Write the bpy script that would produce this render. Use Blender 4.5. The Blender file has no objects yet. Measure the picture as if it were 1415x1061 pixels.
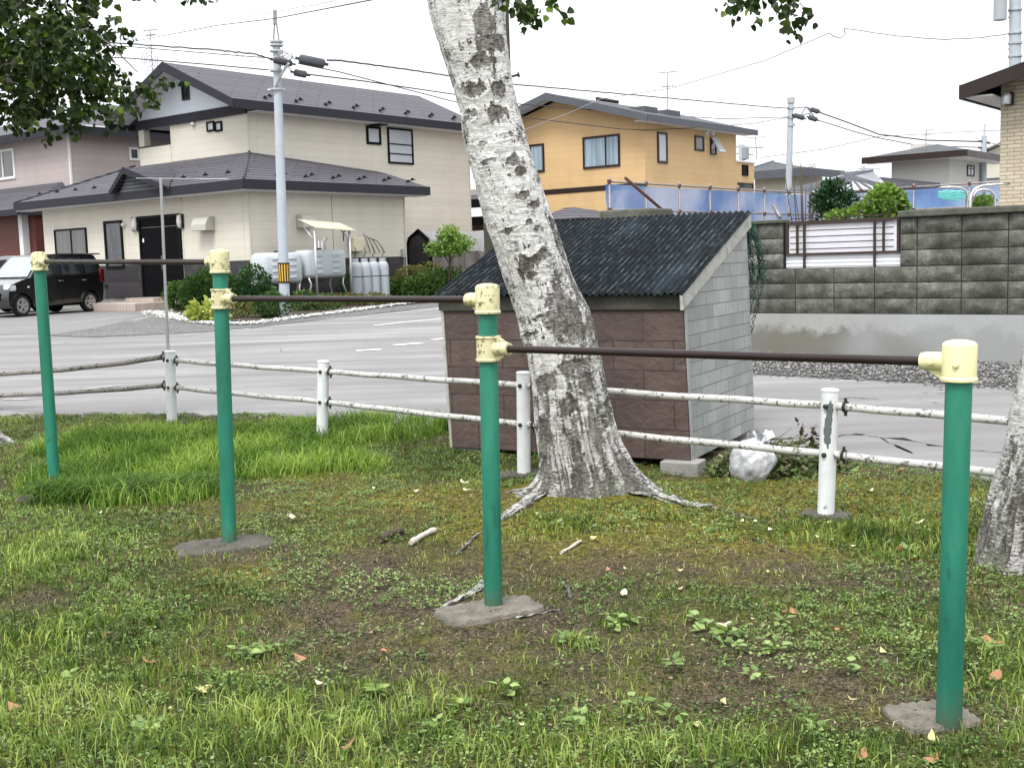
import bpy, bmesh, math, random
import numpy as np
from mathutils import Vector, Matrix
random.seed(7)
RS = np.random.RandomState(11)
C = bpy.context.scene.collection
sc = bpy.context.scene
PI = math.pi
# ---------------------------------------------------------------- camera (1415 x 1061 photograph)
FPX = 1600.0; CX, CY = 707.5, 530.5; CAMZ = 1.5
_p = math.atan(172/FPX); _a = math.radians(-1.75)
FW = Vector((0, math.cos(_p), -math.sin(_p)))
U0 = Vector((0, math.sin(_p), math.cos(_p))); X0 = Vector((1, 0, 0))
CR = X0*math.cos(_a) + U0*math.sin(_a)
CU = -X0*math.sin(_a) + U0*math.cos(_a)
CP = Vector((0, 0, CAMZ))
cam = bpy.data.cameras.new('camera'); co = bpy.data.objects.new('camera', cam); C.objects.link(co)
cam.sensor_width = 36; cam.lens = FPX/1415*36; cam.clip_end = 3000; cam.clip_start = 0.05
M = Matrix((CR, CU, -FW)).transposed().to_4x4(); M.translation = CP
co.matrix_world = M
sc.camera = co

def ray(u, v):
    return (CR*(u-CX) - CU*(v-CY) + FW*FPX).normalized()
def at(u, v, Y):
    d = ray(u, v); return CP + d*(Y/d.y)
def onplane(u, v, P, n):
    d = ray(u, v); t = (Vector(P)-CP).dot(n)/d.dot(n); return CP + d*t
def pix(P):
    q = Vector(P)-CP; z = q.dot(FW); return (CX+FPX*q.dot(CR)/z, CY-FPX*q.dot(CU)/z)
def gz(y):
    return 0.019*min(max(y-9, 0), 22)
def gnd(u, v, dz=0.0):
    z = 0.0; P = None
    for _ in range(12):
        d = ray(u, v); t = (z+dz-CP.z)/d.z; P = CP+d*t; z = gz(P.y)
    return P
U = Vector((0.7797, -0.6262, 0)); V = Vector((0.6262, 0.7797, 0))
UANG = math.atan2(U.y, U.x)

# ---------------------------------------------------------------- noise
def _h(ix, iy, iz, s):
    n = (ix.astype(np.int64)*374761393 + iy.astype(np.int64)*668265263 + iz.astype(np.int64)*2147483647 + s*1274126177) & 0xffffffff
    n = ((n ^ (n >> 13))*1274126177) & 0xffffffff
    n = ((n ^ (n >> 16))*2246822519) & 0xffffffff
    return ((n ^ (n >> 15)) & 0xffffff)/float(0xffffff)
def vnoise(x, y, z=None, s=0):
    x = np.asarray(x, float); y = np.asarray(y, float); z = np.zeros_like(x) if z is None else np.asarray(z, float)
    ix, iy, iz = np.floor(x), np.floor(y), np.floor(z); fx, fy, fz = x-ix, y-iy, z-iz
    fx = fx*fx*(3-2*fx); fy = fy*fy*(3-2*fy); fz = fz*fz*(3-2*fz); r = 0
    for a in (0, 1):
        for b in (0, 1):
            for c in (0, 1):
                w = (fx if a else 1-fx)*(fy if b else 1-fy)*(fz if c else 1-fz)
                r = r + w*_h(ix+a, iy+b, iz+c, s)
    return r
def fbm(x, y, z=None, s=0, o=4):
    x = np.asarray(x, float); y = np.asarray(y, float); z = np.zeros_like(x) if z is None else np.asarray(z, float)
    r = 0; a = 0.5; t = 0
    for i in range(o):
        r = r + a*vnoise(x*2**i+i*17.3, y*2**i+i*5.1, z*2**i, s+i); t += a; a *= 0.5
    return r/t
def sstep(a, b, x):
    t = np.clip((x-a)/(b-a), 0, 1); return t*t*(3-2*t)

# ---------------------------------------------------------------- mesh builder
class MB:
    def __init__(s): s.v = []; s.f = []; s.m = []
    def add(s, vs, fs, mi=0):
        n = len(s.v); s.v += [tuple(p) for p in vs]; s.f += [tuple(n+i for i in f) for f in fs]; s.m += [mi]*len(fs); return s
    def box(s, x0, x1, y0, y1, z0, z1, mi=0, T=None):
        P = [Vector((x, y, z)) for z in (z0, z1) for y in (y0, y1) for x in (x0, x1)]
        if T is not None: P = [T @ p for p in P]
        return s.add(P, [(0, 2, 3, 1), (4, 5, 7, 6), (0, 1, 5, 4), (2, 6, 7, 3), (0, 4, 6, 2), (1, 3, 7, 5)], mi)
    def bbox(s, x0, x1, y0, y1, z0, z1, b=.01, mi=0, T=None):
        # bevelled box: chamfer all edges
        bm = bmesh.new(); bmesh.ops.create_cube(bm, size=1)
        for q in bm.verts: q.co = Vector(((x0+x1)/2+q.co.x*(x1-x0), (y0+y1)/2+q.co.y*(y1-y0), (z0+z1)/2+q.co.z*(z1-z0)))
        bmesh.ops.bevel(bm, geom=list(bm.edges), offset=b, segments=2, affect='EDGES', profile=.5)
        bm.verts.index_update()
        s.add([(T @ q.co if T is not None else q.co.copy()) for q in bm.verts], [tuple(w.index for w in f.verts) for f in bm.faces], mi); bm.free(); return s
    def tube(s, pts, r, n=10, cap=True, mi=0):
        pts = [Vector(p) for p in pts]; rs = r if hasattr(r, '__len__') else [r]*len(pts)
        d0 = (pts[1]-pts[0]).normalized(); ref = Vector((0, 0, 1)) if abs(d0.z) < .9 else Vector((1, 0, 0))
        a = d0.cross(ref).normalized(); V_ = []
        for i, p in enumerate(pts):
            d = (pts[min(i+1, len(pts)-1)]-pts[max(i-1, 0)]).normalized()
            a = (a - d*a.dot(d)).normalized(); b = d.cross(a)
            V_ += [p+(a*math.cos(2*PI*k/n)+b*math.sin(2*PI*k/n))*rs[i] for k in range(n)]
        F = [(i*n+k, i*n+(k+1) % n, (i+1)*n+(k+1) % n, (i+1)*n+k) for i in range(len(pts)-1) for k in range(n)]
        if cap: F += [tuple(range(n-1, -1, -1)), tuple((len(pts)-1)*n+k for k in range(n))]
        return s.add(V_, F, mi)
    def lathe(s, prof, c, n=20, axis=Vector((0, 0, 1)), mi=0):
        axis = Vector(axis).normalized(); ref = Vector((0, 0, 1)) if abs(axis.z) < .9 else Vector((1, 0, 0))
        a = axis.cross(ref).normalized(); b = axis.cross(a); c = Vector(c)
        V_ = [c+axis*h+(a*math.cos(2*PI*k/n)+b*math.sin(2*PI*k/n))*max(r, 1e-4) for (r, h) in prof for k in range(n)]
        F = [(i*n+k, i*n+(k+1) % n, (i+1)*n+(k+1) % n, (i+1)*n+k) for i in range(len(prof)-1) for k in range(n)]
        return s.add(V_, F, mi)
    def prism(s, poly, d, mi=0):     # poly: 3-D points, d: extrusion vector
        poly = [Vector(p) for p in poly]; n = len(poly); d = Vector(d)
        return s.add(poly+[p+d for p in poly], [tuple(range(n)), tuple(range(2*n-1, n-1, -1))]+[(i, i+n, (i+1) % n+n, (i+1) % n) for i in range(n)], mi)
    def xf(s, T):
        s.v = [tuple(T @ Vector(p)) for p in s.v]; return s

def tag(o, label=None, cat=None, group=None, kind=None):
    if label: o['label'] = label
    if cat: o['category'] = cat
    if group: o['group'] = group
    if kind: o['kind'] = kind
    return o
MATW = {}
def thing(name, label, cat, loc=(0, 0, 0), rz=0, group=None):
    o = bpy.data.objects.new(name, None); C.objects.link(o); o.location = loc; o.rotation_euler = (0, 0, rz)
    o.empty_display_size = .2
    MATW[o.name] = Matrix.Translation(Vector(loc)) @ Matrix.Rotation(rz, 4, 'Z')
    return tag(o, label, cat, group)
def rootof(p):
    while p.parent: p = p.parent
    return p
def obj(name, mb, mat, parent=None, world=False, smooth=None, bevel=0, loc=None):
    """link mb as one mesh object; world=True: its points are world points and are moved into the parent's frame;
    loc: origin of a top-level mesh"""
    vs = np.array(mb.v, float) if len(mb.v) else np.zeros((0, 3))
    if parent is not None and world:
        I = np.array(MATW[rootof(parent).name].inverted()) if rootof(parent).name in MATW else np.array(Matrix.Translation(-rootof(parent).location))
        vs = vs @ I[:3, :3].T + I[:3, 3]
    if loc is not None: vs = vs - np.array(loc)
    me = bpy.data.meshes.new(name); me.from_pydata(vs.tolist(), [], mb.f)
    for m in (mat if isinstance(mat, (list, tuple)) else [mat]): me.materials.append(m)
    if len(set(mb.m)) > 1: me.polygons.foreach_set('material_index', mb.m)
    if smooth is not None:
        me.shade_smooth()
        if smooth < 180: me.set_sharp_from_angle(angle=math.radians(smooth))
    me.validate(); me.update()
    o = bpy.data.objects.new(name, me); C.objects.link(o)
    if parent is not None: o.parent = parent
    if loc is not None: o.location = loc
    if bevel:
        b = o.modifiers.new('bevel', 'BEVEL'); b.width = bevel; b.segments = 2; b.limit_method = 'ANGLE'; b.angle_limit = math.radians(40)
    return o
def copy_tree(o, parent=None):
    c = o.copy(); C.objects.link(c); c.parent = parent
    for ch in list(o.children): copy_tree(ch, c)
    return c
def npmesh(name, V_, quads=None, tris=None, mat=None, attr=None, smooth=False):
    me = bpy.data.meshes.new(name); nv = len(V_); me.vertices.add(nv); me.vertices.foreach_set('co', np.asarray(V_, np.float32).ravel())
    nq = 0 if quads is None else len(quads); nt = 0 if tris is None else len(tris)
    L = np.concatenate([np.asarray(a, np.int32).ravel() for a in ([quads] if nq else [])+([tris] if nt else [])])
    me.loops.add(len(L)); me.loops.foreach_set('vertex_index', L)
    st = np.concatenate([np.arange(nq)*4, nq*4+np.arange(nt)*3]).astype(np.int32)
    me.polygons.add(nq+nt); me.polygons.foreach_set('loop_start', st)
    if smooth: me.polygons.foreach_set('use_smooth', np.ones(nq+nt, bool))
    if attr:
        for k, a in attr.items():
            at_ = me.attributes.new(k, 'FLOAT', 'POINT'); at_.data.foreach_set('value', np.asarray(a, np.float32))
    me.update(calc_edges=True); me.validate()
    for m in (mat if isinstance(mat, (list, tuple)) else [mat]): me.materials.append(m)
    o = bpy.data.objects.new(name, me); C.objects.link(o); return o

# ---------------------------------------------------------------- materials
class NT:
    def __init__(s, name):
        s.m = bpy.data.materials.new(name); s.m.use_nodes = True; s.t = s.m.node_tree; s.n = s.t.nodes; s.n.clear()
        s.out = s.n.new('ShaderNodeOutputMaterial'); s.b = s.n.new('ShaderNodeBsdfPrincipled'); s.L(s.b.outputs[0], s.out.inputs[0])
        s.tc = s.n.new('ShaderNodeTexCoord')
    def L(s, a, b): s.t.links.new(a, b)
    def setv(s, inp, v):
        if hasattr(v, 'bl_rna') and isinstance(v, bpy.types.NodeSocket): s.L(v, inp)
        elif isinstance(v, (tuple, list)) and len(v) == 3 and inp.type == 'RGBA': inp.default_value = (*v, 1)
        else: inp.default_value = v
    def mapv(s, vec=None, scale=(1, 1, 1), loc=(0, 0, 0), rot=(0, 0, 0)):
        n = s.n.new('ShaderNodeMapping'); s.L(vec if vec is not None else s.tc.outputs['Object'], n.inputs[0])
        n.inputs['Scale'].default_value = scale; n.inputs['Location'].default_value = loc; n.inputs['Rotation'].default_value = rot
        return n.outputs[0]
    def noise(s, scale, detail=4, rough=.55, vec=None, dist=0):
        n = s.n.new('ShaderNodeTexNoise'); s.L(vec if vec is not None else s.tc.outputs['Object'], n.inputs['Vector'])
        n.inputs['Scale'].default_value = scale; n.inputs['Detail'].default_value = detail; n.inputs['Roughness'].default_value = rough
        n.inputs['Distortion'].default_value = dist; return n.outputs[0]
    def voro(s, scale, vec=None, feature='F1', out='Distance'):
        n = s.n.new('ShaderNodeTexVoronoi'); n.feature = feature; s.L(vec if vec is not None else s.tc.outputs['Object'], n.inputs['Vector'])
        n.inputs['Scale'].default_value = scale; return n.outputs[out]
    def ramp(s, fac, stops):
        n = s.n.new('ShaderNodeValToRGB'); s.L(fac, n.inputs[0]); e = n.color_ramp.elements
        while len(e) < len(stops): e.new(.5)
        for i, (p, c) in enumerate(stops):
            e[i].position = p; e[i].color = (*c, 1) if not isinstance(c, (int, float)) else (c, c, c, 1)
        return n.outputs[0]
    def mix(s, f, a, b, mode='MIX'):
        n = s.n.new('ShaderNodeMix'); n.data_type = 'RGBA'; n.blend_type = mode
        s.setv(n.inputs[0], f); s.setv(n.inputs[6], a); s.setv(n.inputs[7], b); return n.outputs[2]
    def math(s, op, a, b=0.0, clamp=False):
        n = s.n.new('ShaderNodeMath'); n.operation = op; n.use_clamp = clamp; s.setv(n.inputs[0], a); s.setv(n.inputs[1], b); return n.outputs[0]
    def attr(s, name):
        n = s.n.new('ShaderNodeAttribute'); n.attribute_name = name; return n.outputs['Fac']
    def sep(s, vec=None):
        n = s.n.new('ShaderNodeSeparateXYZ'); s.L(vec if vec is not None else s.tc.outputs['Object'], n.inputs[0]); return n.outputs
    def comb(s, x, y, z):
        n = s.n.new('ShaderNodeCombineXYZ'); s.setv(n.inputs[0], x); s.setv(n.inputs[1], y); s.setv(n.inputs[2], z); return n.outputs[0]
    def wallvec(s):
        o = s.sep(); return s.comb(s.math('ADD', o[0], o[1]), o[2], 0.0)
    def brick(s, vec, w, h, mortar, c1, c2, cm, off=.5, smooth=.1, bias=0):
        n = s.n.new('ShaderNodeTexBrick'); s.L(vec, n.inputs['Vector']); n.offset = off; n.squash = 1
        n.inputs['Scale'].default_value = 1; n.inputs['Brick Width'].default_value = w; n.inputs['Row Height'].default_value = h
        n.inputs['Mortar Size'].default_value = mortar; n.inputs['Mortar Smooth'].default_value = smooth; n.inputs['Bias'].default_value = bias
        s.setv(n.inputs['Color1'], c1); s.setv(n.inputs['Color2'], c2); s.setv(n.inputs['Mortar'], cm); return n.outputs
    def bump(s, h, strength=.3, dist=.01, prev=None):
        n = s.n.new('ShaderNodeBump'); n.inputs['Strength'].default_value = strength; n.inputs['Distance'].default_value = dist
        s.L(h, n.inputs['Height'])
        if prev is not None: s.L(prev, n.inputs['Normal'])
        s.L(n.outputs[0], s.b.inputs['Normal']); return n.outputs[0]
    def fin(s, color, rough=.6, metal=0.0, spec=.5):
        s.setv(s.b.inputs['Base Color'], color); s.setv(s.b.inputs['Roughness'], rough); s.setv(s.b.inputs['Metallic'], metal)
        s.b.inputs['Specular IOR Level'].default_value = spec; return s.m
_cache = {}
def plain(name, c, rough=.6, metal=0, var=.12, scale=6, bump=0, spec=.28, dirt=None, dirtamt=.35):
    if name in _cache: return _cache[name]
    t = NT(name); n1 = t.noise(scale, 5, .6); n2 = t.noise(scale*7, 3, .6)
    f = t.math('ADD', t.math('MULTIPLY', n1, .65), t.math('MULTIPLY', n2, .35))
    col = t.ramp(f, [(.3, tuple(x*(1-var) for x in c)), (.7, tuple(min(x*(1+var), .95) for x in c))])
    if dirt is not None:
        d = t.noise(scale*1.7, 6, .7); col = t.mix(t.ramp(d, [(.5, 0.0), (.5+dirtamt, 1.0)]), col, dirt)
    if bump: t.bump(n2, bump, .01)
    r = t.ramp(n1, [(.3, max(rough-.08, 0)), (.7, min(rough+.08, 1))])
    _cache[name] = t.fin(col, r, metal, spec); return _cache[name]

def siding(name, c, row=.152, seam=3.03, dark=.55, var=.07, rowm=.004):
    t = NT(name); w = t.wallvec()
    br = t.brick(w, seam, row, rowm, c, tuple(x*(1-var) for x in c), tuple(x*dark for x in c), off=0.0, smooth=.3)
    n = t.noise(1.3, 5, .65); n2 = t.noise(.7, 5, .65, vec=t.mapv(scale=(1.7, 1.7, .22)))
    col = t.mix(t.ramp(n, [(.35, 0.0), (.75, .22)]), br[0], tuple(x*.72 for x in c))
    col = t.mix(t.ramp(n2, [(.50, 0.0), (.75, .20)]), col, tuple(x*.6 for x in c))
    nn = t.noise(35, 3, .6, vec=t.mapv(scale=(1, 1, 3)))
    b = t.bump(br[1], -.35, .01) if False else None
    inv = t.math('SUBTRACT', t.math('MULTIPLY', nn, .25), br[1]); t.bump(inv, .35, .006)
    return t.fin(col, .7, 0, .2)
def roofmat(name, c, row=.115):
    t = NT(name); o = t.sep()
    w = t.comb(t.math('ADD', o[0], o[1]), o[2], 0.0)
    br = t.brick(w, 2.4, row, .011, c, tuple(x*.82 for x in c), tuple(x*.08 for x in c), off=.37, smooth=.0)
    n = t.noise(2.0, 5, .6); col = t.mix(t.ramp(n, [(.35, 0.0), (.8, .5)]), br[0], tuple(x*1.25 for x in c), 'MIX') if False else br[0]
    t.bump(t.math('SUBTRACT', 1.0, br[1]), .5, .02)
    return t.fin(col, .6, 0, .12)
def glassmat(name, c=(.02, .023, .026), rough=.04, curtain=None):
    t = NT(name)
    if curtain is not None:
        o = t.sep(); w = t.noise(1.0, 2, .5, vec=t.comb(t.math('MULTIPLY', t.math('ADD', o[0], o[1]), 9.0), t.math('MULTIPLY', o[2], .35), 0.0))
        col = t.ramp(w, [(.38, tuple(x*.62 for x in curtain)), (.62, curtain)])
    else:
        n = t.noise(1.4, 3, .5, vec=t.mapv(scale=(2.5, 2.5, .6))); col = t.ramp(n, [(.4, c), (.7, tuple(x*3+.01 for x in c))])
    t.b.inputs['Coat Weight'].default_value = 1.0 if curtain is not None else .3; t.b.inputs['Coat Roughness'].default_value = .03
    return t.fin(col, .5 if curtain is not None else rough, 0, .8 if curtain is None else .5)

m = {}
m['cream'] = siding('cream_siding', (.60, .565, .49), .23, 40.0, .70)
m['charcoal_siding'] = siding('charcoal_siding', (.055, .050, .056), .15, 2.6, .4, .45)
m['mauve'] = siding('mauve_siding', (.40, .345, .34), .23, 40.0, .66)
m['yellow'] = siding('yellow_siding', (.56, .385, .20), .22, 3.2, .72, .05)
m['white_gable'] = siding('white_gable_board', (.66, .70, .76), .3, 3, .88)
m['white_wall'] = plain('pale_stucco', (.48, .475, .45), .8, 0, .05, 1.2)
m['cream_wall'] = plain('cream_stucco', (.5, .48, .4), .8, 0, .05, 1.2)
m['roof_tile'] = roofmat('slate_grey_roof', (.095, .092, .108), .088)
m['roof_tile2'] = roofmat('weathered_grey_roof', (.085, .09, .10), .10)
m['fascia'] = plain('charcoal_fascia', (.026, .026, .034), .6, 0, .1, 2, spec=.12)
m['fascia_grey'] = plain('grey_fascia', (.085, .09, .105), .6, 0, .12, 2, spec=.15)
m['soffit'] = plain('soffit_board', (.6, .59, .58), .7, 0, .04, 2)
m['black'] = plain('black_frame', (.005, .005, .006), .5, 0, .1, 5, spec=.08)
m['brown_frame'] = plain('dark_brown_frame', (.022, .014, .012), .4, 0, .1, 5)
m['white_frame'] = plain('white_frame', (.7, .7, .7), .4, 0, .04, 5)
m['glass'] = glassmat('dark_glass')
m['glass_sky'] = plain('painted_sky_glass', (.42, .45, .48), .12, 0, .08, .8)  # pale sky reflection put into the pane colour
m['curtain'] = glassmat('curtained_glass', curtain=(.27, .36, .43))
m['curtain_grey'] = glassmat('grey_curtained_glass', curtain=(.085, .085, .08))
m['concrete'] = plain('concrete', (.27, .265, .25), .85, 0, .16, 3, .4, dirt=(.12, .12, .105), dirtamt=.3)
m['metal_grey'] = plain('galvanised_steel', (.42, .43, .44), .42, .6, .12, 8)
m['metal_white'] = plain('beige_vent_metal', (.42, .41, .37), .5, .1, .06, 4)
m['steel'] = plain('bright_steel', (.62, .62, .62), .22, 1, .05, 4)
m['tank'] = plain('pale_grey_tank_paint', (.43, .47, .49), .45, 0, .06, 2)
m['gas'] = plain('grey_cylinder_paint', (.33, .36, .39), .4, 0, .07, 3)
m['black_cable'] = plain('cable_black', (.035, .035, .042), .6, 0, .1, 5)
m['grey_cable'] = plain('cable_grey', (.22, .22, .24), .6, 0, .1, 5)
m['door_dark'] = plain('dark_door', (.004, .004, .005), .6, 0, .2, 4, spec=.05)
m['maroon'] = plain('maroon_panel', (.10, .028, .022), .5, 0, .1, 4)
m['lamp'] = plain('lamp_glass', (.6, .58, .55), .3, 0, .03, 4)
m['tyre'] = plain('tyre_rubber', (.012, .012, .013), .8, 0, .15, 9)
m['rim'] = plain('alloy_rim', (.5, .5, .52), .3, .8, .05, 4)
m['car_glass'] = glassmat('car_glass', (.012, .014, .016), .03)
m['windscreen'] = glassmat('windscreen_glass', curtain=(.30, .37, .40))
m['red_lens'] = plain('red_lens', (.07, .006, .008), .15, 0, .05, 4)
m['clear_lens'] = plain('clear_lens', (.55, .57, .6), .1, 0, .05, 4)
m['blue_tape'] = plain('blue_tape', (.08, .16, .45), .5, 0, .1, 4)
m['rust'] = plain('rusted_pipe', (.10, .045, .032), .7, .2, .4, 12)
m['terracotta'] = plain('terracotta', (.40, .16, .09), .8, 0, .1, 5)
m['plastic_bag'] = None
def carpaint(name, c):
    t = NT(name); t.b.inputs['Coat Weight'].default_value = 1; t.b.inputs['Coat Roughness'].default_value = .03
    n = t.noise(3, 4, .6); return t.fin(t.ramp(n, [(.3, tuple(x*.9 for x in c)), (.7, tuple(x*1.1 for x in c))]), .3, .2)
m['car_black'] = carpaint('black_car_paint', (.006, .006, .007))
m['car_white'] = carpaint('silver_car_paint', (.5, .51, .52))

def leafmat(name, ca, cb, cc, trans=.35, attr='rnd'):
    t = NT(name); a = t.attr(attr); col = t.ramp(a, [(0, ca), (.55, cb), (1, cc)])
    t.fin(col, .5, 0, .22)
    tr = t.n.new('ShaderNodeBsdfTranslucent'); mx = t.n.new('ShaderNodeMixShader'); mx.inputs[0].default_value = trans
    t.L(t.mix(1.0, col, (1.0, 1.0, .55), 'MULTIPLY'), tr.inputs[0])
    t.L(t.b.outputs[0], mx.inputs[1]); t.L(tr.outputs[0], mx.inputs[2]); t.L(mx.outputs[0], t.out.inputs[0]); return t.m
m['leaf_birch'] = leafmat('birch_leaf', (.012, .026, .009), (.030, .055, .014), (.13, .19, .03), .30)
m['leaf_shrub'] = leafmat('shrub_leaf', (.03, .07, .02), (.06, .13, .03), (.14, .22, .06))
m['leaf_dark'] = leafmat('conifer_leaf', (.008, .03, .01), (.02, .06, .02), (.05, .11, .03), .15)
m['leaf_lime'] = leafmat('lime_leaf', (.08, .16, .03), (.18, .30, .06), (.38, .50, .16))
m['leaf_pale'] = leafmat('pale_yellow_leaf', (.20, .26, .05), (.34, .40, .09), (.48, .52, .2))
m['leaf_red'] = leafmat('bronze_leaf', (.10, .10, .03), (.13, .17, .05), (.22, .12, .06))
m['leaf_dry'] = leafmat('dry_weed_leaf', (.05, .035, .02), (.06, .09, .03), (.22, .2, .12), .2)
m['grass'] = leafmat('grass_blade', (.028, .055, .012), (.15, .235, .042), (.42, .50, .15), .38)
m['grass_lush'] = leafmat('lush_grass_blade', (.045, .105, .014), (.165, .29, .042), (.38, .50, .12), .42)
m['litter'] = leafmat('leaf_litter_crumbs', (.035, .022, .014), (.15, .095, .055), (.42, .34, .24), .1)
m['straw'] = leafmat('dry_grass_blade', (.09, .065, .035), (.22, .17, .09), (.46, .39, .25), .2)
m['weed'] = leafmat('ground_weed_leaf', (.055, .10, .028), (.14, .225, .06), (.32, .42, .16), .3)
m['flower'] = plain('white_petal', (.75, .72, .72), .6, 0, .05, 5)
m['flower_red'] = plain('red_petal', (.5, .06, .03), .6, 0, .1, 5)
m['stem'] = plain('brown_twig', (.06, .045, .032), .8, 0, .2, 9)
# ================================================================ SETTING
EDGE = [(9, .8), (6, 4.3), (3.3, 7.7), (1.94, 9.3), (0, 10.35), (-1.7, 11.35), (-3.5, 11.95), (-5.35, 12.1), (-14, 12.1)]
def edge_d(x, y):       # signed distance past the park edge (positive on the road side)
    x = np.asarray(x, float); y = np.asarray(y, float); best = np.full(x.shape, 1e9); sg = np.zeros(x.shape)
    for (a, b), (c, d) in zip(EDGE[:-1], EDGE[1:]):
        ex, ey = c-a, d-b; t = np.clip(((x-a)*ex+(y-b)*ey)/(ex*ex+ey*ey), 0, 1)
        dx, dy = x-(a+t*ex), y-(b+t*ey); dist = np.hypot(dx, dy); s = np.sign(ex*(y-b)-ey*(x-a))
        m_ = dist < best-1e-9; best = np.where(m_, dist, best); sg = np.where(m_, -s, sg)
    return best*sg
def gzn(y): return 0.019*np.clip(y-9, 0, 22)
def Gs(x, y, u, v, rx, ry, ang=0):
    p = gnd(u, v); return np.exp(-(((x-p.x)/rx)**2+((y-p.y)/ry)**2))
DIRT = [(900, 880, .6, .42), (1010, 940, .5, .3), (780, 765, .75, .45), (560, 775, .5, .3), (640, 870, .55, .3), (480, 850, .55, .35),
        (1290, 985, .3, .22), (310, 765, .5, .3), (830, 940, .6, .25), (1010, 780, .6, .3), (1180, 800, .6, .25), (690, 690, .4, .3)]
MOSS = [(800, 735, .9, .5), (1180, 700, .7, .4), (1000, 690, 1.0, .5), (1090, 750, .8, .4), (560, 690, 1.1, .6), (900, 670, .8, .4), (420, 655, .5, .4), (1130, 680, .8, .4), (150, 592, .8, .4), (330, 790, .3, .2)]
LUSH = [(150, 665, .55, .5), (250, 640, .7, .6), (345, 625, .75, .6), (470, 605, .8, .5), (570, 592, .6, .45), (150, 620, .7, .5), (210, 690, .5, .28), (400, 650, .6, .3)]
MED = [(40, 780, .5, .6), (30, 900, .5, .5), (60, 1040, .6, .35), (1420, 930, .3, .4), (1000, 1050, 1.0, .16), (350, 1010, .8, .35), (1260, 750, .4, .3), (1210, 735, .35, .25), (860, 860, .12, .09), (790, 890, .12, .08), (780, 730, .2, .14)]
def fields(x, y):
    mx = lambda L: np.clip(sum(Gs(x, y, *g) for g in L), 0, 1)
    n1 = fbm(x*1.3, y*1.3, s=3); n2 = fbm(x*4.5, y*4.5, s=9); n3 = fbm(x*14, y*14, s=21)
    dirt = np.clip(mx(DIRT)*1.15+(n2-.5)*2.0+(n3-.5)*1.4-.12, 0, 1); moss = np.clip(mx(MOSS)+(n2-.5)*1.2+(n3-.5), 0, 1)
    lush = np.clip(sum(Gs(x, y, *g) for g in LUSH)*1.1+(n1-.5)*.5, 0, 1); lush = sstep(.28, .62, lush)
    med = np.clip(mx(MED)+(n1-.5)*.3, 0, 1)
    gr = np.clip(.80+(n1-.5)*1.3+(n2-.5)*1.3+(n3-.5)*.9-dirt*.50-moss*.45+lush*1.2+med*.7, .02, 1)
    fore = sstep(4.6, 3.6, y)*.12; gr = np.clip(gr+fore, 0, 1)
    return dirt, moss, lush, med, gr
TREE = (0.38, 7.25)
def bumps(x, y):
    b = (fbm(x*.9, y*.9, s=5)-.5)*.07+(fbm(x*5, y*5, s=6)-.5)*.03+(fbm(x*22, y*22, s=7, o=2)-.5)*.012
    b = b+.05*np.exp(-(((x-TREE[0])/.75)**2+((y-TREE[1])/.6)**2))
    b = b-.055*np.exp(-(((x-1.32)/.42)**2+((y-8.15)/.42)**2))
    return b
def park_z(x, y, d=None):
    if d is None: d = edge_d(x, y)
    e = sstep(-.55, .12, d+(fbm(x*3, y*3, s=31)-.5)*.35)
    return gzn(y)+bumps(x, y)*(1-.6*e)-.085*e+.03*(1-e)*sstep(8, 10, y)
def pz(x, y): return float(park_z(np.array([x]), np.array([y]))[0])

# park soil as one dense sheet
def grid(x0, x1, y0, y1, st):
    xs = np.arange(x0, x1, st); ys = np.arange(y0, y1, st); X, Y = np.meshgrid(xs, ys); nx, ny = len(xs), len(ys)
    i = np.arange(nx*ny).reshape(ny, nx); q = np.stack([i[:-1, :-1], i[:-1, 1:], i[1:, 1:], i[1:, :-1]], -1).reshape(-1, 4)
    return X.ravel(), Y.ravel(), q
X, Y, q = grid(-8.2, 6.2, 1.2, 13.0, .035)
d = edge_d(X, Y); keep = d < .35; kq = keep[q].all(1); q = q[kq]
used = np.unique(q); rm = np.full(len(X), -1); rm[used] = np.arange(len(used)); X, Y, d = X[used], Y[used], d[used]; q = rm[q]
Z = park_z(X, Y, d); dirt, moss, lush, med, gr = fields(X, Y)
t = NT('park_soil'); nA = t.noise(9, 6, .65); nB = t.noise(60, 5, .7); nC = t.voro(110)
soil = t.ramp(nB, [(.38, (.012, .010, .008)), (.5, (.042, .034, .025)), (.64, (.13, .107, .08))])
litter = t.ramp(t.noise(150, 3, .7), [(.40, (.018, .013, .009)), (.52, (.085, .065, .043)), (.64, (.30, .24, .17))])
soil = t.mix(t.ramp(nA, [(.4, 0.0), (.65, .75)]), soil, litter)
green = t.ramp(nB, [(.36, (.010, .015, .005)), (.5, (.036, .052, .014)), (.66, (.13, .155, .045))])
mossc = t.ramp(t.noise(28, 6, .7), [(.36, (.028, .026, .010)), (.48, (.085, .085, .016)), (.58, (.20, .185, .03)), (.70, (.14, .07, .022))])
c = t.mix(t.math('MULTIPLY', t.attr('grass'), .75), soil, green)
c = t.mix(t.math('MULTIPLY', t.attr('moss'), t.ramp(nB, [(.35, .6), (.55, 1.0)])), c, mossc)
grav = t.ramp(t.voro(48, out='Color'), [(.2, (.05, .05, .05)), (.6, (.13, .13, .13)), (.9, (.26, .26, .25))])
c = t.mix(t.attr('gravel'), c, grav)
t.bump(t.math('ADD', t.math('MULTIPLY', nB, .7), t.math('MULTIPLY', nC, .3)), .9, .015)
m['soil'] = t.fin(c, .95, 0, .04)
gravel = sstep(-.75, -.15, d+(fbm(X*5, Y*5, s=77)-.5)*.7)
park = npmesh('park_ground', np.stack([X, Y, Z], 1), quads=q, mat=m['soil'], attr=dict(grass=gr, moss=np.clip(moss*1.15*(1-dirt*.35), 0, 1), gravel=gravel), smooth=True)
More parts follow.
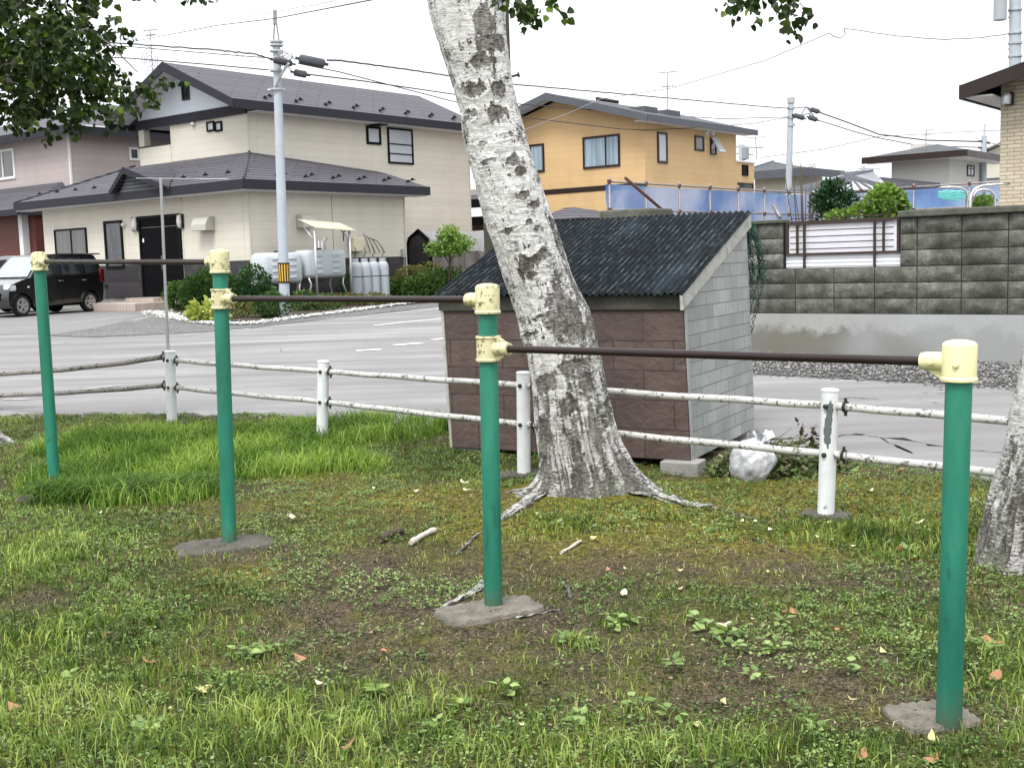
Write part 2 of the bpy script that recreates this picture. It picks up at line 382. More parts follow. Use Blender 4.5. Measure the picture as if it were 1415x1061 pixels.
tag(park, kind='structure')

def sheet(name, poly, off, mat, step=None):
    bm = bmesh.new(); f = bm.faces.new([bm.verts.new((p[0], p[1], 0)) for p in poly])
    for y in (9, 31): bmesh.ops.bisect_plane(bm, geom=bm.verts[:]+bm.edges[:]+bm.faces[:], plane_co=(0, y, 0), plane_no=(0, 1, 0))
    for v_ in bm.verts: v_.co.z = gz(v_.co.y)+off
    bmesh.ops.recalc_face_normals(bm, faces=bm.faces[:])
    me = bpy.data.meshes.new(name); bm.to_mesh(me); bm.free(); me.materials.append(mat)
    if me.polygons[0].normal.z < 0: me.flip_normals()
    o = bpy.data.objects.new(name, me); C.objects.link(o); return tag(o, kind='structure')
t = NT('earth'); n_ = t.noise(.4, 6, .6)
m['earth'] = t.fin(t.ramp(n_, [(.35, (.06, .075, .035)), (.6, (.11, .12, .07))]), .9)
sheet('ground', [(-1500, -300), (1500, -300), (1500, 2500), (-1500, 2500)], -.14, m['earth'])
# asphalt
t = NT('asphalt')
big = t.noise(.35, 5, .6); streak = t.noise(1.0, 4, .6, vec=t.mapv(rot=(0, 0, -UANG), scale=(.16, 1.6, 1))); fine = t.noise(190, 3, .8); vo = t.voro(220, out='Color')
col = t.ramp(streak, [(.3, (.135, .13, .132)), (.5, (.21, .205, .207)), (.66, (.275, .27, .268))])
col = t.mix(t.ramp(big, [(.42, 0.0), (.6, .6)]), col, (.165, .16, .162))
col = t.mix(t.math('MULTIPLY', vo, .35), col, t.ramp(fine, [(.35, (.09, .09, .09)), (.7, (.36, .36, .36))]))
cr = t.n.new('ShaderNodeTexVoronoi'); cr.feature = 'DISTANCE_TO_EDGE'; cr.inputs['Scale'].default_value = .42
wob = t.noise(1.5, 5, .7); wv = t.n.new('ShaderNodeVectorMath'); wv.operation = 'ADD'; t.L(t.tc.outputs['Object'], wv.inputs[0])
nn = t.n.new('ShaderNodeTexNoise'); nn.inputs['Scale'].default_value = 1.6; nn.inputs['Detail'].default_value = 6; t.L(t.tc.outputs['Object'], nn.inputs[0])
t.L(nn.outputs['Color'], wv.inputs[1]); t.L(wv.outputs[0], cr.inputs['Vector'])
crk = t.math('MULTIPLY', t.ramp(cr.outputs[0], [(.0, 1.0), (.007, 0.0)]), t.ramp(t.noise(.3, 2, .5), [(.56, 0.0), (.62, .8)]))
col = t.mix(crk, col, (.04, .04, .04))
t.bump(fine, .25, .004); m['asphalt'] = t.fin(col, .9, 0, .08)
road_edge = [(x+.0, y-.45) for x, y in EDGE]
sheet('road', [(30, -8), (60, 8), (60, 90), (-60, 90), (-60, 12)]+[(-14, 11.7), (-5.35, 11.7), (-3.5, 11.6), (-1.7, 10.95), (0, 9.95), (1.7, 9.0), (3.0, 7.5), (5.7, 4.1), (12, -4)], -.03, m['asphalt'])
# darker driveway before the beige house, gravel apron, garden bed
t = NT('driveway_asphalt'); f1 = t.noise(130, 4, .8); b1 = t.noise(.8, 5, .6)
col = t.mix(.45, t.ramp(b1, [(.35, (.15, .148, .155)), (.7, (.20, .195, .20))]), t.ramp(f1, [(.3, (.07, .07, .07)), (.75, (.27, .27, .27))]))
m['driveway'] = t.fin(col, .85, 0, .3)
def gp(u, v): p = gnd(u, v); return (p.x, p.y)
sheet('driveway', [gp(-260, 470), gp(-60, 461), gp(60, 460), gp(95, 461), gp(190, 438), gp(250, 429), gp(330, 420), gp(330, 408), gp(100, 405), gp(-200, 405)], -.025, m['driveway'])
def gravelmat(name, a, b, c_, sc_=30):
    t = NT(name); v_ = t.voro(sc_, out='Color'); dd = t.voro(sc_); n_ = t.noise(.8, 5, .6)
    col = t.ramp(v_, [(.15, a), (.55, b), (.92, c_)]); col = t.mix(t.ramp(n_, [(.35, 0.0), (.75, .5)]), col, a)
    t.bump(dd, .8, .03); return t.fin(col, .9, 0, .2)
m['gravel'] = gravelmat('grey_gravel', (.085, .085, .085), (.15, .15, .15), (.27, .27, .27))
m['gravel_dark'] = gravelmat('dark_gravel', (.035, .033, .031), (.08, .078, .075), (.24, .23, .22), 26)
sheet('gravel_apron', [gp(60, 462), gp(130, 452), gp(215, 436), gp(260, 432), gp(420, 424), gp(612, 412), gp(612, 421), gp(470, 438), gp(380, 447), gp(345, 452), gp(280, 457), gp(200, 461), gp(130, 464)], -.02, m['gravel'])
m['bed'] = plain('garden_soil', (.05, .04, .03), .95, 0, .35, 4)
sheet('garden_bed', [gp(236, 426), gp(262, 440), gp(352, 444), gp(420, 436), gp(520, 425), gp(600, 417), gp(640, 405), gp(540, 398), gp(345, 404), gp(260, 412)], -.014, m['bed'])
# right verge: gravel strip under the block wall
W0 = Vector((3.36, 16.16, 0))
def W(s, n=0, z=0): p = W0+U*s-V*n; return Vector((p.x, p.y, gz(p.y)+z))   # s along the wall, n towards the road
sheet('gravel_verge', [tuple(W(-.9, 2.3).xy), tuple(W(12, 2.1).xy), tuple(W(12, -1).xy), tuple(W(-.9, -1).xy)], -.024, m['gravel_dark'])
# raised gardens behind the wall (unseen from here but real)
# painted markings
m['paint_road'] = plain('road_paint', (.62, .62, .61), .7, 0, .05, 3, dirt=(.3, .3, .3), dirtamt=.4)
t = NT('worn_road_paint'); n_ = t.noise(12, 5, .7); m['paint_worn'] = t.fin(t.ramp(n_, [(.42, (.29, .285, .285)), (.6, (.52, .52, .52))]), .8)
def marking(a, b, w, worn=False):
    A, B = Vector(gp(*a)).to_3d(), Vector(gp(*b)).to_3d(); d_ = (B-A).normalized(); n_ = Vector((-d_.y, d_.x, 0))*w/2
    sheet('road_marking', [tuple((A+n_).xy), tuple((B+n_).xy), tuple((B-n_).xy), tuple((A-n_).xy)][::-1], -.022, m['paint_worn' if worn else 'paint_road'])
marking((517, 448), (625, 437), .13); marking((492, 482.5), (527, 480.5), .18); marking((545, 475), (583, 472), .2); marking((598, 467.5), (640, 463), .2)
marking((350, 449), (612, 425.5), .07); marking((116, 535), (167, 529.5), .06, True); marking((252, 462), (275, 459.5), .06, True); marking((5, 549), (40, 549), .06, True)
marking((92, 445.5), (190, 434), .06, True); marking((300, 457), (345, 452.5), .07)

def crack(px_, w_=.014):
    P = [Vector(gp(*q)) for q in px_]; Q = []
    for a, b in zip(P[:-1], P[1:]): Q += [a.lerp(b, k/6)+Vector((RS.normal(0, .012), RS.normal(0, .02))) for k in range(6)]
    Q.append(P[-1]); L_ = [(q.x, q.y-w_*(.4+.6*abs(math.sin(i*1.3)))) for i, q in enumerate(Q)]; R_ = [(q.x, q.y+w_*(.3+.7*abs(math.sin(i*2.1+1)))) for i, q in enumerate(Q)]
    sheet('road_crack', L_+R_[::-1], -.024, m['crack'])
m['crack'] = plain('road_crack', (.06, .06, .06), .95, 0, .2, 5)
crack([(1150, 598), (1185, 595), (1215, 600), (1250, 601), (1285, 610), (1330, 616), (1395, 621)], .013); crack([(1215, 600), (1240, 612), (1262, 622)], .01); crack([(1150, 548), (1180, 546), (1215, 548)], .012); crack([(1050, 604), (1090, 601), (1150, 603)], .02)
# ---------------------------------------------------------------- grass blades
def blades(name, x, y, z, h, w, lean, rnd, mat, rs):
    n = len(x); a = rs.uniform(0, 2*PI, n); b = rs.uniform(0, 2*PI, n)   # a: blade width direction, b: lean direction
    wx, wy = np.cos(a)*w/2, np.sin(a)*w/2; lx, ly = np.cos(b)*lean*h, np.sin(b)*lean*h
    V_ = np.zeros((n, 7, 3))
    V_[:, 0] = np.stack([x-wx, y-wy, z-.004], 1); V_[:, 1] = np.stack([x+wx, y+wy, z-.004], 1)
    V_[:, 2] = np.stack([x-wx*.9+lx*.18, y-wy*.9+ly*.18, z+h*.42], 1); V_[:, 3] = np.stack([x+wx*.9+lx*.18, y+wy*.9+ly*.18, z+h*.42], 1)
    dz = np.clip(.82-lean*.25, .3, 1)
    V_[:, 4] = np.stack([x-wx*.55+lx*.5, y-wy*.55+ly*.5, z+h*dz*.9], 1); V_[:, 5] = np.stack([x+wx*.55+lx*.5, y+wy*.55+ly*.5, z+h*dz*.9], 1)
    V_[:, 6] = np.stack([x+lx, y+ly, z+h*(dz+.08-.25*lean*lean)], 1)
    i = (np.arange(n)*7)[:, None]
    Q = np.concatenate([i+np.array([0, 1, 3, 2]), i+np.array([2, 3, 5, 4])]); T = i+np.array([4, 5, 6])
    return npmesh(name, V_.reshape(-1, 3), quads=Q, tris=T, mat=mat, attr=dict(rnd=np.repeat(rnd, 7)))
def scatter(N, x0, x1, y0, y1, rs, tuft=0):
    x = rs.uniform(x0, x1, N); y = rs.uniform(y0, y1, N)
    k = (np.abs(x) < .47*y+1.7) ; x, y = x[k], y[k]
    if tuft:
        x = np.repeat(x, tuft); y = np.repeat(y, tuft); x = x+rs.normal(0, .018, len(x)); y = y+rs.normal(0, .018, len(y))
    return x, y, edge_d(x, y)
rs = np.random.RandomState(5)
SLABS = []      # filled with (x, y, r) of things that keep grass away
for (u_, v_, r_) in [(309, 754, .19), (680, 846, .18), (1290, 984, .12), (50, 690, .08), (1141, 716, .06), (960, 655, .2)]:
    p = gnd(u_, v_); SLABS.append((p.x, p.y, r_))
def clear(x, y):
    k = np.ones(len(x), bool)
    for a, b, r_ in SLABS: k &= ((x-a)/1.25)**2+((y-b))**2 > r_*r_
    k &= ((x-TREE[0])/.5)**2+((y-TREE[1])/.4)**2 > 1
    # shed footprint
    sx = (x+.45)*.88+(y-9.06)*-.47; sy = (x+.45)*.47+(y-9.06)*.88; k &= ~((sx > -.05) & (sx < 2.0) & (sy > .02) & (sy < 1.6))
    return k
x, y, d = scatter(66000, -7.5, 6.0, 2.4, 12.6, rs, tuft=6)
D_, M_, L_, E_, G_ = fields(x, y)
G_ = G_*(1-sstep(-.6, -.1, d+(fbm(x*4, y*4, s=41)-.5)*.8)*.93)
k = (rs.uniform(0, 1, len(x)) < G_**1.25*1.05) & clear(x, y) & (L_ < .75) & (d < .0)
x, y, d, G_, E_, M_ = x[k], y[k], d[k], G_[k], E_[k], M_[k]; n = len(x)
h = rs.uniform(.016, .046, n)*(.75+E_*1.3+.35*G_)*(1+.15*sstep(4.8, 3.6, y)); w = rs.uniform(.0028, .0062, n)*(1+E_*.3)*(1-.25*sstep(5, 3.8, y))
tone = np.clip(fbm(x*3.2, y*3.2, s=15)*1.5-.32+rs.normal(0, .30, n)-M_*.15, 0, 1)
g_ = blades('grass', x, y, park_z(x, y, d), h, w, rs.uniform(.15, 1.0, n), tone, m['grass'], rs); tag(g_, 'short patchy green grass thinning out over dark bare soil', 'grass', kind='stuff')
# dry blades and thatch
x, y, d = scatter(50000, -7.5, 6.0, 2.4, 12.0, rs, tuft=3); D_, M_, L_, E_, G_ = fields(x, y)
k = (rs.uniform(0, 1, len(x)) < .22+.5*M_+.3*D_*(1-D_)*2) & clear(x, y) & (L_ < .5) & (d < -.1); x, y, d = x[k], y[k], d[k]; n = len(x)
g_ = blades('dry_grass', x, y, park_z(x, y, d), rs.uniform(.010, .05, n), rs.uniform(.0018, .004, n), rs.uniform(.9, 2.2, n), rs.uniform(0, 1, n), m['straw'], rs); tag(g_, 'dry brown grass thatch lying between the green tufts', 'dry grass', kind='stuff')
# lush tall grass
x, y, d = scatter(30000, -5.4, .4, 7.2, 12.2, rs, tuft=7); D_, M_, L_, E_, G_ = fields(x, y)
k = (rs.uniform(0, 1, len(x)) < L_*.62*sstep(.28, .55, fbm(x*5, y*5, s=63))) & (d < -.35+rs.normal(0, .1, len(x))) & clear(x, y); x, y, d, L_ = x[k], y[k], d[k], L_[k]; n = len(x)
tone = np.clip(fbm(x*2.5, y*2.5, s=16)*1.5-.3+rs.normal(0, .27, n), 0, 1)
g_ = blades('tall_grass', x, y, park_z(x, y, d), rs.uniform(.08, .22, n)*(.4+.65*L_), rs.uniform(.004, .008, n), rs.uniform(.2, 1.15, n), tone, m['grass_lush'], rs); tag(g_, 'tall bright green grass in front of the white fence', 'grass', kind='stuff')
# drooping dark clump by the far green post
p0 = gnd(170, 690); nn_ = 2600; a = rs.uniform(0, 1, nn_); x = p0.x+(a-.5)*1.05+rs.normal(0, .04, nn_); y = p0.y+.1+(a-.5)*.12+rs.normal(0, .09, nn_)
g_ = blades('grass_clump', x, y, park_z(x, y), rs.uniform(.16, .27, nn_), rs.uniform(.006, .011, nn_), rs.uniform(.6, 1.5, nn_), np.clip(rs.normal(.15, .2, nn_), 0, 1), m['grass_lush'], rs); tag(g_, 'long drooping dark grass clump beside the farthest green post', 'grass', kind='stuff')

# ---------------------------------------------------------------- flat leaves (weeds, litter, crowns)
def leafset(name, c, size, nrm, tip, rnd, mat, fold=.25, wide=.42):
    """six-point folded leaves; nrm, tip: per-leaf normal and tip directions"""
    n = len(c); tip = tip/np.linalg.norm(tip, axis=1, keepdims=True); sd = np.cross(nrm, tip); sd /= np.linalg.norm(sd, axis=1, keepdims=True)+1e-9
    nr = np.cross(tip, sd); s = size[:, None]; V_ = np.zeros((n, 6, 3))
    V_[:, 0] = c; V_[:, 3] = c+tip*s
    for i, (a, b, sgn) in {1: (.28, wide, 1), 2: (.66, wide*.72, 1), 4: (.66, wide*.72, -1), 5: (.28, wide, -1)}.items():
        V_[:, i] = c+tip*s*a+sd*s*b*sgn+nr*s*fold*b
    i = (np.arange(n)*6)[:, None]; Q = np.concatenate([i+np.array([0, 1, 2, 3]), i+np.array([0, 3, 4, 5])])
    return npmesh(name, V_.reshape(-1, 3), quads=Q, mat=mat, attr=dict(rnd=np.repeat(rnd, 6)))
def rdir(n, rs, zb=0, zs=1):
    v_ = rs.normal(0, 1, (n, 3)); v_[:, 2] = v_[:, 2]*zs+zb; return v_/np.linalg.norm(v_, axis=1, keepdims=True)
x, y, d = scatter(46000, -7, 6.0, 2.4, 11.8, rs); wn = fbm(x*1.7, y*1.7, s=51)+.25*fbm(x*7, y*7, s=52); D_, M_, L_, E_, G_ = fields(x, y)
k = (wn > .585+.2*D_-.13*sstep(5.8, 4.2, y)-.05*sstep(.2, 1.5, x)+rs.normal(0, .05, len(x))) & (L_ < .3) & clear(x, y) & (d < -.3); x, y, d = x[k], y[k], d[k]
nl = 9; X2 = np.repeat(x, nl); Y2 = np.repeat(y, nl); n = len(X2); an = rs.uniform(0, 2*PI, n); rr = rs.uniform(.0, .028, n)
X2 = X2+np.cos(an)*rr; Y2 = Y2+np.sin(an)*rr; hz = rs.uniform(.004, .032, n)
c_ = np.stack([X2, Y2, park_z(X2, Y2)+hz], 1); tip = np.stack([np.cos(an), np.sin(an), rs.normal(.05, .25, n)], 1)
tone = np.clip(np.repeat(fbm(x*3, y*3, s=53), nl)+rs.normal(0, .2, n), 0, 1)
g_ = leafset('ground_weeds', c_, rs.uniform(.007, .018, n), rdir(n, rs, 2.2), tip, tone, m['weed'], .2, .36); tag(g_, 'low broad leaved weeds and clover creeping through the grass', 'ground cover', kind='stuff')
# bigger seedlings at the edge of the bare patch
pts = [(975, 880), (990, 893), (1012, 902), (960, 868), (1005, 885), (360, 905), (345, 912), (372, 900), (330, 905), (800, 1000), (880, 985), (930, 1000), (190, 1015), (205, 1020), (215, 1008), (600, 1010), (1060, 895), (1070, 905), (930, 930), (1130, 1010), (700, 960), (1045, 940), (845, 860), (870, 862), (850, 872), (785, 893), (800, 890), (1250, 760), (1080, 870), (640, 985), (520, 960), (470, 1000), (90, 940), (1170, 930), (1360, 900), (745, 725), (790, 722), (770, 733)]
c_ = []; tp = []
for (u_, v_) in pts:
    p = gnd(u_, v_)
    for j in range(rs.randint(7, 13)):
        a = rs.uniform(0, 2*PI); r_ = rs.uniform(0, .03); q_ = (p.x+math.cos(a)*r_, p.y+math.sin(a)*r_); c_.append((q_[0], q_[1], pz(*q_)+rs.uniform(.012, .045))); tp.append((math.cos(a), math.sin(a), rs.normal(.1, .25)))
n = len(c_); g_ = leafset('seedlings', np.array(c_), rs.uniform(.025, .052, n), rdir(n, rs, 3), np.array(tp), np.clip(rs.normal(.7, .2, n), 0, 1), m['weed'], .25, .33); tag(g_, 'clusters of larger bright green seedlings around the bare soil', 'ground cover', kind='stuff')
# litter crumbs
x, y, d = scatter(140000, -7, 6.0, 2.4, 11.8, rs); D_, M_, L_, E_, G_ = fields(x, y)
k = (rs.uniform(0, 1, len(x)) < (.25+.4*M_+.5*D_)*sstep(.35, .6, fbm(x*3.5, y*3.5, s=61))*1.6) & (L_ < .4) & clear(x, y) & (d < -.1); x, y, d = x[k], y[k], d[k]; n = len(x); an = rs.uniform(0, 2*PI, n)
g_ = leafset('leaf_litter', np.stack([x, y, park_z(x, y, d)+.004], 1), rs.uniform(.005, .019, n), rdir(n, rs, 2), np.stack([np.cos(an), np.sin(an), rs.normal(0, .2, n)], 1), rs.beta(1.1, 1.7, n), m['litter'], .3, .24); tag(g_, 'crumbs of brown leaf litter over moss and soil', 'leaf litter', kind='stuff')
# pebbles on the park edge
def pebbles(name, x, y, z, r, mat, rs, attrn=None):
    base = np.array([(1, 0, 0), (0, 1, 0), (-1, 0, 0), (0, -1, 0), (0, 0, .75), (0, 0, -.6)], float); n = len(x)
    F = np.array([(0, 1, 4), (1, 2, 4), (2, 3, 4), (3, 0, 4), (1, 0, 5), (2, 1, 5), (3, 2, 5), (0, 3, 5)])
    a = rs.uniform(0, 2*PI, n); ca, sa = np.cos(a), np.sin(a); V_ = base[None]*rs.uniform(.6, 1.25, (n, 6, 3))*r[:, None, None]
    X_ = V_[..., 0]*ca[:, None]-V_[..., 1]*sa[:, None]; Y_ = V_[..., 0]*sa[:, None]+V_[..., 1]*ca[:, None]
    V_ = np.stack([X_+x[:, None], Y_+y[:, None], V_[..., 2]*.7+z[:, None]], -1)
    T = (np.arange(n)*6)[:, None, None]+F[None]
    return npmesh(name, V_.reshape(-1, 3), tris=T.reshape(-1, 3), mat=mat, attr=dict(rnd=np.repeat(rs.uniform(0, 1, n), 6)))
def pebmat(name, a, b, c_):
    t = NT(name); return t.fin(t.ramp(t.attr('rnd'), [(0, a), (.5, b), (1, c_)]), .85)
m['pebble'] = pebmat('grey_pebble', (.05, .05, .05), (.13, .13, .13), (.32, .31, .3)); m['pebble_white'] = pebmat('white_pebble', (.18, .18, .17), (.42, .42, .40), (.62, .61, .60))
x = rs.uniform(-7, 1.9, 60000); y = rs.uniform(9.2, 12.6, 60000); d = edge_d(x, y); k = (np.abs(d+.22+rs.normal(0, .12, len(d))) < .22); x, y, d = x[k], y[k], d[k]
g_ = pebbles('edge_gravel', x, y, park_z(x, y, d)+.006, rs.uniform(.008, .026, len(x)), m['pebble'], rs); tag(g_, 'loose dark gravel between the lush grass and the road', 'gravel', kind='stuff')
path = [Vector(gp(*p)) for p in [(206, 430), (250, 440), (300, 447), (345, 447.5), (400, 440), (470, 431), (530, 423), (600, 416.5)]]
xs, ys = [], []
for a, b in zip(path[:-1], path[1:]):
    nseg = int((b-a).length*150); tt = rs.uniform(0, 1, nseg); wd = .16 if b.y < 31 else .10
    xs += list(a.x+(b.x-a.x)*tt+rs.normal(0, wd, nseg)); ys += list(a.y+(b.y-a.y)*tt+rs.normal(0, wd, nseg))
x, y = np.array(xs), np.array(ys); g_ = pebbles('white_pebbles', x, y, gzn(y)+.015, rs.uniform(.018, .045, len(x)), m['pebble_white'], rs); tag(g_, 'white pebbles edging the flower bed of the beige house', 'pebbles', kind='stuff')
s_ = rs.uniform(-.8, 8, 14000); n_ = rs.beta(1, 1.6, 14000)*2.5; Pn = np.array(W0)[None]+np.outer(s_, np.array(U))-np.outer(n_, np.array(V))
g_ = pebbles('verge_gravel', Pn[:, 0], Pn[:, 1], gzn(Pn[:, 1])-.012, rs.uniform(.008, .028, len(s_)), m['pebble'], rs); tag(g_, 'dark loose gravel along the foot of the block wall', 'gravel', kind='stuff')
# ================================================================ FOREGROUND
def flaky(name, c, under, amt=.6, sc_=14, rough=.5, bump=.3, stretch=(1, 1, 1)):
    t = NT(name); n1 = t.noise(sc_, 6, .7, vec=t.mapv(scale=stretch)); n2 = t.noise(sc_*.25, 3, .6)
    f = t.ramp(t.math('ADD', t.math('MULTIPLY', n1, .7), t.math('MULTIPLY', n2, .3)), [(amt, 0.0), (amt+.03, 1.0)])
    base = t.ramp(t.noise(5, 4, .6), [(.3, tuple(x*.86 for x in c)), (.7, tuple(min(1, x*1.08) for x in c))])
    t.bump(t.math('SUBTRACT', n1, f), bump, .006); return t.fin(t.mix(f, base, under), rough)
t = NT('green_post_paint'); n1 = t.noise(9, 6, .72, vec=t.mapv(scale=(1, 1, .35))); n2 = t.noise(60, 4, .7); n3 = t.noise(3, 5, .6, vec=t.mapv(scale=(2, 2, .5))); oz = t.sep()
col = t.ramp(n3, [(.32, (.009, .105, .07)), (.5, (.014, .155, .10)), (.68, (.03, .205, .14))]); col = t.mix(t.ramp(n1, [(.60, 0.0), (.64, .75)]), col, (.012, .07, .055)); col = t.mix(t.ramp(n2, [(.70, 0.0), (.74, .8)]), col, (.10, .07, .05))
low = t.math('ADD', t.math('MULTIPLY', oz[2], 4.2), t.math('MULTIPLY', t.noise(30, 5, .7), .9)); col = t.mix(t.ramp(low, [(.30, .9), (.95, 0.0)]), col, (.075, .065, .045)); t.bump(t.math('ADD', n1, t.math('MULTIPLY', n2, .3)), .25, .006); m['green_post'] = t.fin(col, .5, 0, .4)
m['cream_joint'] = flaky('cream_joint_paint', (.64, .595, .34), (.40, .33, .18), .70, 22, .55, .25)
m['cream_dirty'] = flaky('lichened_cream_joint', (.56, .52, .31), (.19, .17, .09), .56, 60, .7, .5)
m['brown_bar'] = plain('dark_brown_bar', (.022, .013, .013), .38, .1, .25, 12)
m['white_post'] = flaky('white_post_paint', (.62, .64, .65), (.18, .20, .21), .63, 13, .45, .2)
m['white_rail'] = flaky('flaking_white_rail', (.46, .46, .44), (.10, .095, .085), .54, 48, .6, .4, (1, 1, .8))
m['grey_rail'] = flaky('weathered_grey_rail', (.20, .19, .175), (.07, .065, .055), .53, 24, .75, .4)
m['bolt'] = plain('dark_bolt', (.03, .03, .03), .6, .3, .2, 20)
m['slab'] = plain('worn_footing_concrete', (.085, .078, .068), .9, 0, .4, 12, .9, dirt=(.08, .075, .06), dirtamt=.25)
m['slab_light'] = plain('pale_footing_concrete', (.15, .137, .115), .9, 0, .4, 14, .9, dirt=(.1, .085, .06), dirtamt=.3)

def lumpy(name, p, rx, ry, ang, h, mat, parent, seed):   # low irregular concrete footing
    n = 64; mb = MB(); rings = []
    for (f, z) in [(1.0, -.05), (1.0, .0), (.965, h*.9), (.7, h), (.35, h*1.02)]:
        rg = []
        for k in range(n):
            a = 2*PI*k/n; q_ = 1.18/(abs(math.cos(a))**5+abs(math.sin(a))**5)**.2; w_ = .88+.2*float(fbm(math.cos(a)*4+seed, math.sin(a)*4, s=seed))
            X_, Y_ = math.cos(a)*rx*f*q_*w_*.85, math.sin(a)*ry*f*q_*w_*.85
            x_, y_ = p[0]+X_*math.cos(ang)-Y_*math.sin(ang), p[1]+X_*math.sin(ang)+Y_*math.cos(ang)
            rg.append((x_, y_, p[2]-.004+z+.004*math.sin(k*2.3+seed)))
        rings.append(rg)
    V_ = [q for r in rings for q in r]; F = [(i*n+k, i*n+(k+1) % n, (i+1)*n+(k+1) % n, (i+1)*n+k) for i in range(len(rings)-1) for k in range(n)]+[tuple((len(rings)-1)*n+k for k in range(n))]
    mb.add(V_, F); return obj(name, mb, mat, parent, world=True, smooth=50)

# --- the row of horizontal exercise bars: four posts, three bars, one connected thing
posts = []
for (bu, bv, tu, tv) in [(76, 678, 55, 372), (317, 752, 304, 372), (682, 842, 674, 432), (1311, 1000, 1325, 525)]:
    b = gnd(bu, bv); b.z = pz(b.x, b.y); t_ = at(tu, tv, b.y); posts.append((b, t_))
bars = thing('horizontal_bars', 'row of green posts with cream joints carrying three dark pull-up bars at stepped heights', 'exercise bars', tuple(posts[1][0]))
for i, (b, t_) in enumerate(posts):
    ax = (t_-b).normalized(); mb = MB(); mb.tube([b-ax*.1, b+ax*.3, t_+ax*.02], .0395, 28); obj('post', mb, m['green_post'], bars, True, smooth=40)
def joint(P, ax, dirb, full, mat, seg=24):
    """P: bar axis meets the post axis; ax: post axis; dirb: direction of the bar; full: capped end joint or open sleeve"""
    mb = MB()
    if full: prof = [(.0, -.058), (.055, -.058), (.056, -.05), (.0515, -.044), (.0515, .050), (.050, .056), (.042, .063), (.02, .068), (0, .069)]
    else: prof = [(.041, -.053), (.054, -.053), (.055, -.045), (.0505, -.040), (.0505, .040), (.055, .045), (.054, .053), (.041, .053)]
    mb.lathe(prof, P, seg, ax); o = obj('joint', mb, mat, bars, True, smooth=35)
    sk = MB(); sk.lathe([(.0, .03), (.029, .03), (.029, .105), (.0265, .112), (.0265, .118), (.0, .118)], P, 20, dirb); obj('socket', sk, mat, o, True, smooth=35)
    g_ = MB(); n_ = ax.cross(dirb).normalized()
    for s_ in ([-1] if full else [-1, 1]):
        tri = [P+dirb*.045+ax*s_*.018, P+dirb*.108+ax*s_*.024, P+dirb*.05+ax*s_*.055]; g_.prism([q-n_*.006 for q in tri], n_*.012)
    obj('gusset', g_, mat, o, True)
    for (q, dd) in ((P-ax*.004, -V+dirb*-.12), (P+dirb*.078, -V)):
        bt = MB(); dd = Vector((dd.x, dd.y, 0)).normalized(); r0 = .0515 if q != P+dirb*.078 else .029
        bt.lathe([(.0, r0-.008), (.011, r0-.008), (.011, r0+.003), (.007, r0+.004), (.007, r0+.010), (0, r0+.011)], q, 10, dd); obj('set_screw', bt, mat, o, True, smooth=35)
    return o
def onpost(i, v):
    b, t_ = posts[i]; best = min((abs(pix(b+(t_-b)*k/400)[1]-v), k) for k in range(0, 460)); return b+(t_-b)*best[1]/400
def axp(i): return (posts[i][1]-posts[i][0]).normalized()
J = {(0, 0): (onpost(0, 362), 1), (1, 0): (onpost(1, 362), 1), (1, 1): (onpost(1, 413), 0), (2, 1): (onpost(2, 414), 1), (2, 2): (onpost(2, 481), 0), (3, 2): (onpost(3, 500), 1)}
for (i, k), (P, full) in J.items():
    other = [q for (a, c), (q, _) in J.items() if c == k and a != i][0]; dr = (other-P).normalized()
    joint(P, axp(i), dr, full, m['cream_joint'] if i == 3 else m['cream_dirty'])
for k in range(3):
    a, b = J[(k, k)][0], J[(k+1, k)][0]; d_ = (b-a).normalized(); mb = MB(); mb.tube([a+d_*.1, b-d_*.1], .0152, 16); obj('bar', mb, m['brown_bar'], bars, True, smooth=40)
def ga(u, v): p = gnd(u, v); return (p.x, p.y, pz(p.x, p.y)+.012)
lumpy('footing', ga(310, 755), .26, .16, .45, .010, m['slab'], bars, 3)
lumpy('footing', ga(677, 846), .225, .13, .42, .016, m['slab_light'], bars, 5)
lumpy('footing', ga(1286, 988), .135, .11, .2, .014, m['slab_light'], bars, 8)
lumpy('footing', ga(50, 692), .11, .08, .3, .012, m['slab'], bars, 9)

# --- white pipe fence
FP = []
for (bu, bv, tv) in [(238, 587, 485), (445, 613, 499), (724, 655, 514), (1141, 713, 538)]:
    b = gnd(bu, bv); b.z = pz(b.x, b.y); FP.append([b, tv])
dstep = (FP[3][0]-FP[1][0])/2
for k in (1, 2):
    b = FP[3][0]+dstep*k; b = Vector((b.x, b.y, pz(b.x, b.y))); FP.append([b, None])
fence = thing('pipe_fence', 'low white pipe fence with two flaking rails between the grass and the road', 'fence', tuple(FP[1][0]))
tops = []
for i, (b, tv) in enumerate(FP):
    tp = at({0: 235, 1: 447, 2: 723, 3: 1147}[i], tv, b.y) if tv else b+Vector((0, 0, .71)); tops.append(tp); ax = (tp-b).normalized(); r_ = .048
    mb = MB(); mb.lathe([(r_, -.06), (r_, (tp-b).length-.012), (r_+.003, (tp-b).length-.010), (r_+.003, (tp-b).length-.002), (r_-.006, (tp-b).length+.004), (0, (tp-b).length+.006)], b, 26, ax); po = obj('post', mb, m['white_post'], fence, True, smooth=40)
